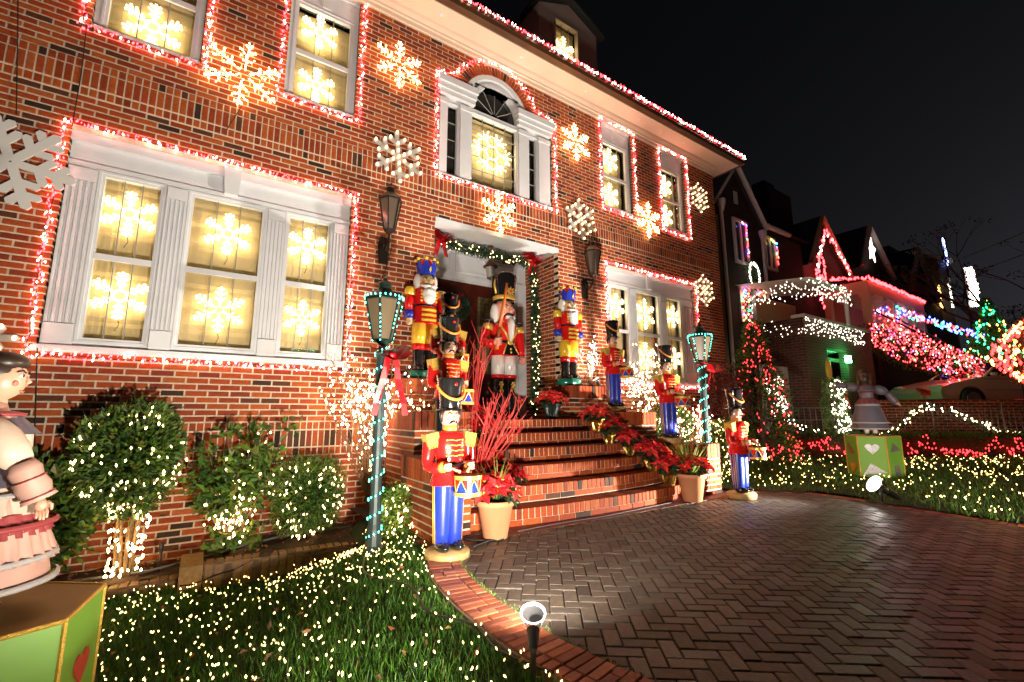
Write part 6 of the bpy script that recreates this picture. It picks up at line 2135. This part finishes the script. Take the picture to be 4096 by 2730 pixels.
for xa, xb in ((agl - .12, agx), (agr + .12, agx)):
    m.add([rel(xa, AYF - .15, age - .1), rel(xb, AYF - .15, agp + .12), rel(xb, AYF + 5, agp + .12), rel(xa, AYF + 5, age - .1)], [(0, 1, 2, 3)])
m.add([rel(agr, AYF - .2, age + .05), rel(ax1 + .2, AYF - .2, age + .05), rel(ax1 + .2, AYF + 5, age + 2.2), rel(agr, AYF + 5, age + 2.2)], [(0, 1, 2, 3)])
m.build('roof', ROOF, t)
m = MB()
for xa in (agl - .12, agr + .12):
    m.tube([rel(xa, AYF - .17, age - .12), rel(agx, AYF - .17, agp + .06)], .075, 0, 4, flat=.5)
m.build('bargeboard', TRIM, t)
m = MB().tube([rel(agr + .1, AYF - .2, age), rel(fx(1815, AYF), AYF - .2, age)], .08, 0, 6); m.build('gutter', TRIM, t)
for px_, pt_, pb_ in ((1668, 470, 840), (1760, 540, 760)):
    x = fx(px_, AYF); zt = fzz(px_, pt_, AYF)
    m = MB(); m.tube([rel(x, AYF - .12, zt), rel(x, AYF - .08, zt - .25), rel(x, AYF - .08, -.6)], .05, 0, 8); m.lathe([(.06, zt - o.z - .35), (.12, zt - o.z - .1), (.12, zt - o.z)], 8, c=(x - o.x, -.1, 0)); m.build('downspout', TRIM, t)
def nwin(par, xa, xb, za, zb, Y, orig, trim=TRIM):
    m = MB(); frame_ring(m, xa - orig.x, xb - orig.x, za - orig.z, zb - orig.z, .09, Y - orig.y - .06, Y - orig.y + .0); m.box((xa + xb) / 2 - orig.x - .04, (xa + xb) / 2 - orig.x + .04, Y - orig.y - .05, Y - orig.y, za - orig.z + .09, zb - orig.z - .09)
    w = m.build('window', trim, par)
    m = MB().box(xa + .09 - orig.x, xb - .09 - orig.x, Y - orig.y - .02, Y - orig.y - .004, za + .09 - orig.z, zb - .09 - orig.z); m.build('pane', DGL, w)
    return w
def bulbs_on(par, orig, pts, step, mats, **k):
    return bulbs_along(par, [(p[0] - orig.x, p[1] - orig.y, p[2] - orig.z) for p in pts], step, mats, **k)
wz1, wz0 = fzz(1710, 512, AYF), fzz(1715, 612, AYF)
wa, wb = fx(1697, AYF), fx(1729, AYF)
nwin(t, wa, wb, wz0, wz1, AYF, o); bulbs_on(t, o, [(wa + .3, AYF - .08, wz1 - .15), (wb - .2, AYF - .08, wz1 - .15), (wb - .2, AYF - .08, wz0 + .2)], .07, MULTI, r=.022)
wa, wb = fx(1767, AYF), fx(1792, AYF); wz1, wz0 = fzz(1780, 552, AYF), fzz(1780, 625, AYF)
nwin(t, wa, wb, wz0, wz1, AYF, o); bulbs_on(t, o, [(wa + .15, AYF - .08, wz1 - .15), (wa + .6, AYF - .08, wz1 - .2), (wa + .6, AYF - .08, wz0 + .2)], .07, MULTI, r=.022)
m = MB().box(fx(1706, AYF) - o.x, fx(1714, AYF) - o.x, -.03, -.002, fzz(1710, 478, AYF) - o.z, fzz(1710, 452, AYF) - o.z); m.build('gable_vent', TRIM, t)
wa, wb = fx(1698, AYF), fx(1758, AYF); wz1, wz0 = fzz(1728, 668, AYF), fzz(1728, 745, AYF)
nwin(t, wa, wb, wz0, wz1, AYF, o)
for _ in range(1):
    m = MB()
    for i in range(130):
        m.bulb((U(wa, wb) - o.x, -.1, U(wz0, wz1) - o.z), .02, .04, RN.randrange(6))
    m.build('bulbs', MULTI + [Q_WHITE], t, kind='stuff')
cY = 2.6
m = MB(); m.box(fx(1788, cY) - o.x, fx(1842, cY) - o.x, cY - o.y, cY + .9 - o.y, 4, fzz(1800, 445, cY) - o.z); m.box(fx(1795, cY) - o.x, fx(1818, cY) - o.x, cY + .2 - o.y, cY + .7 - o.y, fzz(1800, 445, cY) - o.z, fzz(1800, 428, cY) - o.z); m.build('chimney', DBR, t)
c = F(1728, 635, AYF - .15)
tw = thing('wreath', 'round wreath of white lights on the dark gabled house', 'wreath', c)
m = MB(); b = MB()
for i in range(500):
    a = U(0, 2 * PI); d = rdir(); m.leaf(Vector((.27 * math.cos(a), 0, .37 * math.sin(a))) + d * .05, d, .1, .015, RN.randrange(3))
for i in range(95):
    a = U(0, 2 * PI); r = U(.9, 1.1); b.bulb((.27 * r * math.cos(a), -.08, .37 * r * math.sin(a)), .02, .036)
m.build('needles', NEED, tw); b.build('bulbs', Q_WHITE, tw, kind='stuff'); bow(tw, (.15, -.12, -.42), .2, .35)
# terrace in front of that house with icicle lights and a garage below
TY = -.7
tx0 = fx(1842, TY); tz = fzz(1842, 728, TY); tx1 = fx(1990, TY)
t = thing('terrace', 'brick terrace with white icicle lights and a green lit garage below', 'terrace', (tx0, TY, -.9))
o = Vector((tx0, TY, -.9))
gx0_, gx1_ = fx(1888, TY), fx(1932, TY); gzt = fzz(1900, 800, TY)
m = MB(); m.plate(0, tx1 - tx0, 0, tz - o.z, [(gx0_ - o.x, gx1_ - o.x, -.01, gzt - o.z)], 0, .2); m.box(0, .2, .2, AYF - TY - .2, 0, tz - o.z); m.box(.2, tx1 - tx0, .2, AYF - TY - .2, tz - o.z - 1.0, tz - o.z - .9); m.build('wall', FLAGB, t)
m = MB(); m.box(-.06, tx1 - tx0, -.06, .26, tz - o.z, tz - o.z + .08); m.build('coping', TRIM, t)
m = MB(); m.box(gx0_ - o.x, tx1 - tx0 - .2, .21, 1.3, gzt - o.z, gzt - o.z + .05); m.build('garage_ceiling', TRIM, t)
bulbs_on(t, o, [(tx0 + .02, TY + 1.6, tz), (tx0, TY, tz), (tx1 - .6, TY, tz)], .024, [Q_WHITE], r=.011, drop=.45)
# canopy
cz_ = fzz(1838, 645, TY)
m = MB(); m.add([rel(tx0 - .1, TY - .3, cz_), rel(fx(1925, TY), TY - .3, fzz(1925, 672, TY)), rel(fx(1925, TY), AYF - .05, fzz(1925, 672, TY) + .2), rel(tx0 - .1, AYF - .05, cz_ + .25)], [(0, 1, 2, 3)])
m.build('canopy', TRIM, t)
bulbs_on(t, o, [(tx0 - .1, AYF - .3, cz_ - .05), (tx0 - .1, TY - .3, cz_), (fx(1925, TY), TY - .3, fzz(1925, 672, TY))], .020, [Q_WHITE], r=.011, drop=.5)
for px_ in (1775, 1925):
    x = tx0 if px_ == 1775 else fx(px_, TY)
    yy = AYF - .5 if px_ == 1775 else TY - .2
    m = MB().tube([rel(x, yy, tz), rel(x, yy, fzz(1925, 672, TY))], .05, 0, 8); m.build('canopy_post', TRIM, t)
m = MB().box(.6, 3, AYF - TY - .25, AYF - TY - .21, tz - o.z, cz_ - o.z); m.build('lit_back_wall', mat('tan_porch_wall', (.45, .26, .12), rough=.7), t)
# green lamp on the garage wall
gl_ = F(1949, 826, TY - .12)
tg = thing('wall_lamp', 'bright green wall lamp beside the garage', 'lamp', gl_)
m = MB(); m.box(-.07, .07, -.05, .05, -.09, .09); m.build('shade', mat('green_lamp_glass', (.4, 1, .6), emit=90, ecol=(.08, 1, .28)), tg); m = MB().box(-.04, .04, .05, .11, -.03, .03); m.build('bracket', BLACKM, tg)
# pale gate and post
p = F(1785, 870, -.2)
t = thing('gate', 'pale vertical board gate between house corner and brick pillar', 'gate', (p.x, -.2, -.9))
xa, xb = fx(1735, -.2), fx(1834, -.2); zt = fzz(1785, 842, -.2)
n = int((xb - xa) / .11)
bm = MB().box(-.048, .048, -.012, .012, 0, zt + .9).build('board', mat('weathered_paint', (.30, .29, .28), rough=.7), t, loc=(xa - p.x, 0, 0))
for i in range(1, n):
    o_ = bm.copy(); COL.objects.link(o_); o_.parent = t; o_.location = (xa - p.x + i * .11, 0, 0)
m = MB().box(xa - p.x, xb - p.x, .013, .05, zt + .75, zt + .83); m.build('rail', MATS['weathered_paint'], t)
x = fx(1841, -.3)
t = thing('gate_post', 'pale gate post with pointed finial', 'post', (x, -.3, -.9))
m = MB(); m.box(-.07, .07, -.07, .07, 0, fzz(1841, 835, -.3) + .9); zt = fzz(1841, 835, -.3) + .9
m.build('post', MATS['weathered_paint'], t); m = MB().lathe([(.06, zt), (.11, zt + .05), (.10, zt + .15), (.05, zt + .22), (.09, zt + .28), (.0, zt + .42)], 10, cap=False); m.build('finial', MATS['weathered_paint'], t, True)
# second house: porch with pillars and stair
BY = 1.2
bx = fx(1897, BY); bgp = fzz(1897, 520, BY); bgr = fx(1948, BY); bge = fzz(1948, 640, BY); bgl = fx(1862, BY)
t = thing('row_house', 'second dark house with red lights on its steep gable', 'house', (bx, BY, -.9)); o = Vector((bx, BY, -.9))
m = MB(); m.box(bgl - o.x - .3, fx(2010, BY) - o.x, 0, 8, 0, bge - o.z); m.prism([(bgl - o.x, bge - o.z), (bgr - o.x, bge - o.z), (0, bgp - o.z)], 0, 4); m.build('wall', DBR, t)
m = MB()
for xa in (bgl - .3, bgr + .2):
    m.add([rel(xa, BY - .2, bge - .2), rel(bx, BY - .2, bgp + .15), rel(bx, BY + 5, bgp + .15), rel(xa, BY + 5, bge - .2)], [(0, 1, 2, 3)])
m.build('roof', ROOF, t)
m = MB()
for xa in (bgl - .25, bgr + .2):
    m.tube([rel(xa, BY - .22, bge - .2), rel(bx, BY - .22, bgp + .1)], .09, 0, 4)
m.build('bargeboard', mat('peach_trim', (.45, .28, .18), rough=.5), t)
wz1, wz0 = fzz(1915, 655, BY), fzz(1915, 712, BY)
nwin(t, fx(1908, BY), fx(1932, BY), wz0, wz1, BY, o)
bulbs_on(t, o, [(bgl + .2, BY - .25, bge - 1.8), (bgl, BY - .25, bge - .4), (bx - .1, BY - .25, bgp - .5), (bgr - .2, BY - .25, bge)], .065, [Q_RED, Q_RED, Q_WHITE], r=.032, spread=.08)
bulbs_on(t, o, [(fx(1868, BY), BY - .2, fzz(1868, 618, BY)), (fx(1872, BY), BY - .2, fzz(1872, 640, BY)), (fx(1886, BY), BY - .2, fzz(1886, 648, BY)), (fx(1884, BY), BY - .2, fzz(1884, 600, BY))], .08, [Q_RED], r=.035, spread=.05)
bulbs_on(t, o, [(fx(1906, BY), BY - .12, wz1 + .1), (fx(1932, BY), BY - .12, wz1 + .1), (fx(1932, BY), BY - .12, wz0 + .6)], .05, [Q_RED], r=.035, spread=.05)
PY = -.2
qx = fx(2000, PY); qz = fzz(2000, 646, PY); qx1 = fx(2122, PY); qe = fzz(2122, 692, PY)
o = Vector((qx, PY, -.9))
t = thing('porch', 'cream porch with pillars and red lights along its roof edge', 'porch', o)
zs_ = qz - .45
m = MB(); m.add([rel(qx, PY, qz), rel(qx1, PY, qz - .1), rel(qx1, BY, qz + .3), rel(qx, BY, qz + .3)], [(0, 1, 2, 3)]); m.build('roof', ROOF, t)
m = MB(); m.box(0, qx1 - qx, 0, .12, zs_ - o.z, qz - o.z - .01); m.box(0, .12, .12, BY - PY, zs_ - o.z, qz - o.z - .01); m.box(.12, qx1 - qx, .12, BY - PY, zs_ - o.z, zs_ - o.z + .03); m.build('fascia', CREAM, t)
pf = fzz(2000, 770, PY)
for i in range(6):
    x = .15 + (qx1 - qx - .3) * i / 5
    m = MB(); m.box(x - .13, x + .13, .0, .26, pf - o.z, zs_ - o.z - .001); m.box(x - .18, x + .18, -.04, .30, zs_ - o.z - .14, zs_ - o.z - .0015); m.build('pillar', CREAM, t)
m = MB(); m.box(.02, .28, 1.2, 1.46, pf - o.z, zs_ - o.z - .002); m.build('pillar', CREAM, t)
m = MB(); m.box(0, qx1 - qx, 0, BY - PY - .05, 0, pf - o.z); m.build('base', DBR, t)
m = MB(); m.box(.3, qx1 - qx, BY - PY - .12, BY - PY - .06, pf - o.z, zs_ - o.z); m.build('lit_back_wall', mat('rust_porch_wall', (.30, .10, .05), rough=.7), t)
bulbs_on(t, o, [(qx, BY - .2, qz + .3), (qx, PY, qz + .05), (qx1, PY, qz)], .045, [Q_RED, Q_RED, Q_RED], r=.028, spread=.05)
bulbs_on(t, o, [(qx + .3, PY + .1, pf + .8), (qx + 1.8, PY + .1, pf + 1.1), (qx + 3, PY + .1, pf + .8)], .08, [Q_RED, Q_WHITE, Q_BLUE], r=.026, spread=.15)
# stair with red lights, its railings
t = thing('stair', 'outside stair with railings covered in red lights', 'stair', (qx + .4, PY, -.9)); o = Vector((qx + .4, PY, -.9))
ns = 11
sy0, sy1 = PY, PY - 4.2
for i in range(ns):
    y0 = -(i) * .36; z1 = (pf - o.z) * (1 - (i + 1) / (ns + 1))
    m = MB().box(0, 1.7, y0 - .36, y0, 0, z1); m.build('step', DBR, t)
for x in (-.05, 1.75):
    m = MB().tube([(x, 0, pf - o.z + .9), (x, -ns * .36, 1.0)], .03, 0, 6); m.build('railing', BLACKM, t)
m = MB()
for x in (-.15, .3, .9, 1.7):
    for i in range(170):
        k = U(0, 1); y = -ns * .36 * k; zt = (pf - o.z + 1.0) * (1 - k) + 1.05 * k
        m.bulb((x + U(-.1, .1), y, zt - abs(math.sin(k * 22)) * .55 + U(-.3, .12)), .017, .032, 0 if RN.random() < .85 else 1)
m.build('bulbs', [Q_RED, Q_WHITE], t, kind='stuff')
# bank of shrubs below the porch, thick with red lights
pa, pb = DP(1985, 770, 15.2), DP(2275, 862, 13.2)
t = thing('red_lit_bank', 'bank of shrubs thick with red lights beside the outside stair', 'shrub', (pa + pb) / 2 - Vector((0, 0, .8)))
m = MB(); b = MB(); oc = t.location
for _ in range(3600):
    k = U(0, 1); p = pa + (pb - pa) * k + Vector((U(-.2, .2), U(-.25, .25), U(-.62, .5) * (.5 + .5 * math.sin(PI * min(1, k + .12)))))
    m.leaf(p - oc, rdir(), U(.08, .15), .025, RN.randrange(2))
for _ in range(620):
    k = U(0, 1); p = pa + (pb - pa) * k - hn * .3 + Vector((0, 0, U(-.62, .5) * (.5 + .5 * math.sin(PI * min(1, k + .12)))))
    b.bulb(p - oc, .0165, .031, RN.choices((0, 1, 2, 3), (.82, .1, .04, .04))[0])
m.build('foliage', LEAFG[:2], t); b.build('bulbs', [Q_RED, Q_WHITE, Q_BLUE, Q_GREEN], t, kind='stuff')
# farther houses
def far_house(label, pxl, pxr, pxp, pyp, pye, Y, trimm=TRIM, chim=None):
    x0, x1, xp = fx(pxl, Y), fx(pxr, Y), fx(pxp, Y); zp, ze = fzz(pxp, pyp, Y), fzz(pxr, pye, Y)
    t = thing('row_house', label, 'house', (xp, Y, -.9), 0, 'dark houses farther down the street'); o = Vector((xp, Y, -.9))
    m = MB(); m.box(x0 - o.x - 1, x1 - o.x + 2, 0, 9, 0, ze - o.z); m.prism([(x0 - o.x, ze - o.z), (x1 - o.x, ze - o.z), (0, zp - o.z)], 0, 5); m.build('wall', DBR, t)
    m = MB()
    for xa in (x0 - .2, x1 + .2):
        m.add([(xa - o.x, -.3, ze - o.z - .2), (0, -.3, zp - o.z + .2), (0, 6, zp - o.z + .2), (xa - o.x, 6, ze - o.z - .2)], [(0, 1, 2, 3)])
    m.build('roof', ROOF, t)
    m = MB()
    for xa in (x0 - .2, x1 + .2):
        m.tube([(xa - o.x, -.32, ze - o.z - .2), (0, -.32, zp - o.z + .1)], .12, 0, 4)
    m.build('bargeboard', trimm, t)
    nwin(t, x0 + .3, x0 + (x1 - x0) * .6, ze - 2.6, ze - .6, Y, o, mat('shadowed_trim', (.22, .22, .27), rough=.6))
    if chim:
        a, b, c, d = chim
        m = MB().box(fx(a, Y + 1) - o.x, fx(b, Y + 1) - o.x, 1, 2.2, 3, fzz(a, c, Y + 1) - o.z); m.build('chimney', DBR, t)
    return t, o
t, o = far_house('third dark house with a white star of lights in its gable', 1978, 2040, 2000, 545, 640, 1.5, TRIM, (2062, 2110, 575, 0))
c = F(2003, 575, 1.2)
ts = thing('star_light', 'white star of lights in the gable of the third house', 'star', c)
m = MB()
for i in range(10):
    a = PI * i / 5 + .1; r0, r1 = (.45, .2) if i % 2 == 0 else (.2, .45); b_ = a + PI / 5
    pa = Vector((r0 * math.sin(a), 0, r0 * 1.3 * math.cos(a))); pb = Vector((r1 * math.sin(b_), 0, r1 * 1.3 * math.cos(b_)))
    for k in range(9): m.bulb(pa + (pb - pa) * k / 9, .026, .04)
for _ in range(60): m.bulb((U(-.18, .18), 0, U(-.25, .25)), .026, .04)
m.build('bulbs', Q_WHITE, ts, kind='stuff')
m = MB().tube([(.45 * math.sin(PI * i / 5 + .1) * (1 if i % 2 == 0 else .44), .03, 0.58 * math.cos(PI * i / 5 + .1) * (1 if i % 2 == 0 else .44)) for i in range(11)], .02, 0, 4); m.build('frame', BLACKM, ts)
far_house('fourth dark house with a pale sloping roof edge', 2085, 2140, 2110, 590, 690, 1.8)
# turret house with blue lights and the glowing white display
tY = 2.0
tx, tw_ = fx(2190, tY), abs(fx(2225, tY) - fx(2155, tY)) / 2
t = thing('turret_house', 'far round turret house with glowing white lights', 'house', (tx, tY + tw_, -.9))
m = MB(); m.lathe([(tw_, 0), (tw_, fzz(2190, 610, tY) + .9), (tw_ * 1.08, fzz(2190, 606, tY) + .9), (tw_ * .3, fzz(2190, 596, tY) + .9)], 20); m.build('turret', mat('tan_stone', (.14, .10, .07), rough=.8), t)
for px_ in (2160, 2185):
    c = F(px_, 680, tY - .3)
    m = MB()
    for _ in range(45): m.bulb((c.x - tx + U(-.22, .22), c.y - tY - tw_, c.z + .9 + U(-.75, .75)), .035, .06)
    m.build('bulbs', Q_AMB if px_ == 2160 else Q_WHITE, t, kind='stuff')
c = F(2168, 580, tY)
tb = thing('light_mast', 'bright blue lit mast on the roof of the turret house', 'mast', c)
m = MB().tube([(.25, 0, -1.6), (-.15, 0, .9)], .05, 0, 6); m.build('mast', BLACKM, tb)
m = MB()
for _ in range(150): 
    z = U(-.9, .9); m.bulb((U(-.14, .14) + (-z) * .18, -.1, z), .04, .07, 0)
m.build('bulbs', mat('street_bulb_blue_bright', (.5, .6, 1), emit=9, ecol=(.22, .32, 1), sampling='NONE'), tb, kind='stuff')
c = F(2228, 660, tY - .5)
tb = thing('light_display', 'dense tall display of white lights at the far end of the street', 'light display', c)
m = MB()
for _ in range(420):
    z = U(-1.35, 1.35); m.bulb((U(-.35, .35) + .45 * math.cos(z * 1.1), -.1 + U(-.2, .2), z), .045, .075, 0 if RN.random() < .93 else 1)
m.build('bulbs', [Q_WHITE, Q_BLUE], tb, kind='stuff')
m = MB().tube([(0, .2, -5), (0, .2, 1.35)], .08, 0, 6); m.build('mast', BLACKM, tb)
# trees with lights at the right edge
def far_tree(label, px_, py_, depth, h, r, mats, n, kind):
    c = DP(px_, py_, depth)
    t = thing('lit_tree', label, 'tree', (c.x, c.y, c.z))
    m = MB().tube([(0, 0, -.5), (0, 0, h * .9)], [.1, .02], 0, 6); m.build('trunk', BARKD, t)
    m = MB()
    for _ in range(2400):
        z = U(0, 1); a = U(0, 2 * PI); rr = r * ((1 - z) if kind == 0 else math.sin(PI * (z * .9 + .08))) * U(.3, 1.1)
        m.leaf((rr * math.cos(a), rr * math.sin(a), z * h), rdir() + Vector((0, 0, .2)), .16, .02 if kind == 0 else .006, RN.randrange(2))
    m.build('crown', LEAFG[:2] if kind == 0 else [BARKD, BARKD], t)
    m = MB()
    for _ in range(n):
        z = U(0, 1); a = U(0, 2 * PI); rr = r * ((1 - z) if kind == 0 else math.sin(PI * (z * .9 + .08))) * U(.7, 1.15)
        m.bulb((rr * math.cos(a), rr * math.sin(a), z * h), .028, .05, RN.randrange(len(mats)))
    m.build('bulbs', mats, t, kind='stuff')
far_tree('dark evergreen with green lights at the right edge', 2290, 835, 14, 2.0, .75, [Q_GREEN, Q_GREEN, Q_AMB], 130, 0)
far_tree('bare round tree wrapped in red lights cut off by the right edge', 2392, 885, 8.2, 1.2, .55, [B_RED2, B_RED2, B_AMBER], 330, 1)
c = DP(2160, 745, 17)
t = thing('light_string', 'row of blue and coloured lights beyond the stair', 'string light', c)
m = MB()
for i in range(120):
    k = U(-1, 1); m.bulb(Vector((RT.x * k * 1.6, RT.y * k * 1.6, -k * .55 + U(-.15, .15))), .035, .06, RN.choice((0, 0, 1, 2)))
m.build('bulbs', [Q_BLUE, Q_RED, Q_GREEN], t, kind='stuff')
m = MB().tube([RT * -1.7 + Vector((0, 0, .55)), RT * 1.7 + Vector((0, 0, -.55))], .01, 0, 4); m.build('wire', WIRE, t)
def bare_tree(label, base, h, n, seed):
    rr = random.Random(seed); t = thing('bare_tree', label, 'tree', base)
    m = MB(); tw = MB(); lf = MB()
    def grow(p, d, l, r, k):
        q = p + d * l
        m.tube([p, (p + q) / 2 + Vector((rr.uniform(-1, 1), rr.uniform(-1, 1), 0)) * l * .06, q], [r, r * .85, r * .7], 0, 6 if k < 2 else 3)
        if k >= 5:
            for _ in range(5):
                e = Vector((rr.uniform(-1, 1), rr.uniform(-1, 1), rr.uniform(-.8, .5)))
                lf.leaf(q + e * .12, e, .14, .035, 0)
            return
        for _ in range(3 if k < 4 else 2):
            e = (d + Vector((rr.uniform(-1, 1), rr.uniform(-1, 1), rr.uniform(-.35, .6))) * .75).normalized()
            grow(q, e, l * rr.uniform(.62, .85), r * .6, k + 1)
    grow(Vector((0, 0, 0)), Vector((0, 0, 1)), h * .26, .16, 0)
    m.build('trunk', BARKD, t); lf.build('crown', mat('dead_leaf', (.05, .025, .015), rough=.8), t)
bare_tree('dark street tree at the upper right edge', DP(2420, 1000, 17) - Vector((0, 0, .3)), 11.0, 6, 5)
bare_tree('dark leafless tree beyond the far houses', DP(2330, 960, 26), 8.5, 6, 9)
for k, (a, b, lb) in enumerate((((1960, 665), (2420, 505), 'upper overhead power line'), ((1960, 690), (2420, 560), 'lower overhead power line'))):
    pa, pb = DP(a[0], a[1], 40), DP(b[0], b[1], 22)
    pts = [pa + (pb - pa) * i / 12 - Vector((0, 0, .5 * math.sin(PI * i / 12))) - pa for i in range(13)]
    oo = MB().tube(pts, .022, 0, 4).build('power_line', WIRE, None, loc=pa); tag(oo, lb + ' crossing the night sky', 'cable')
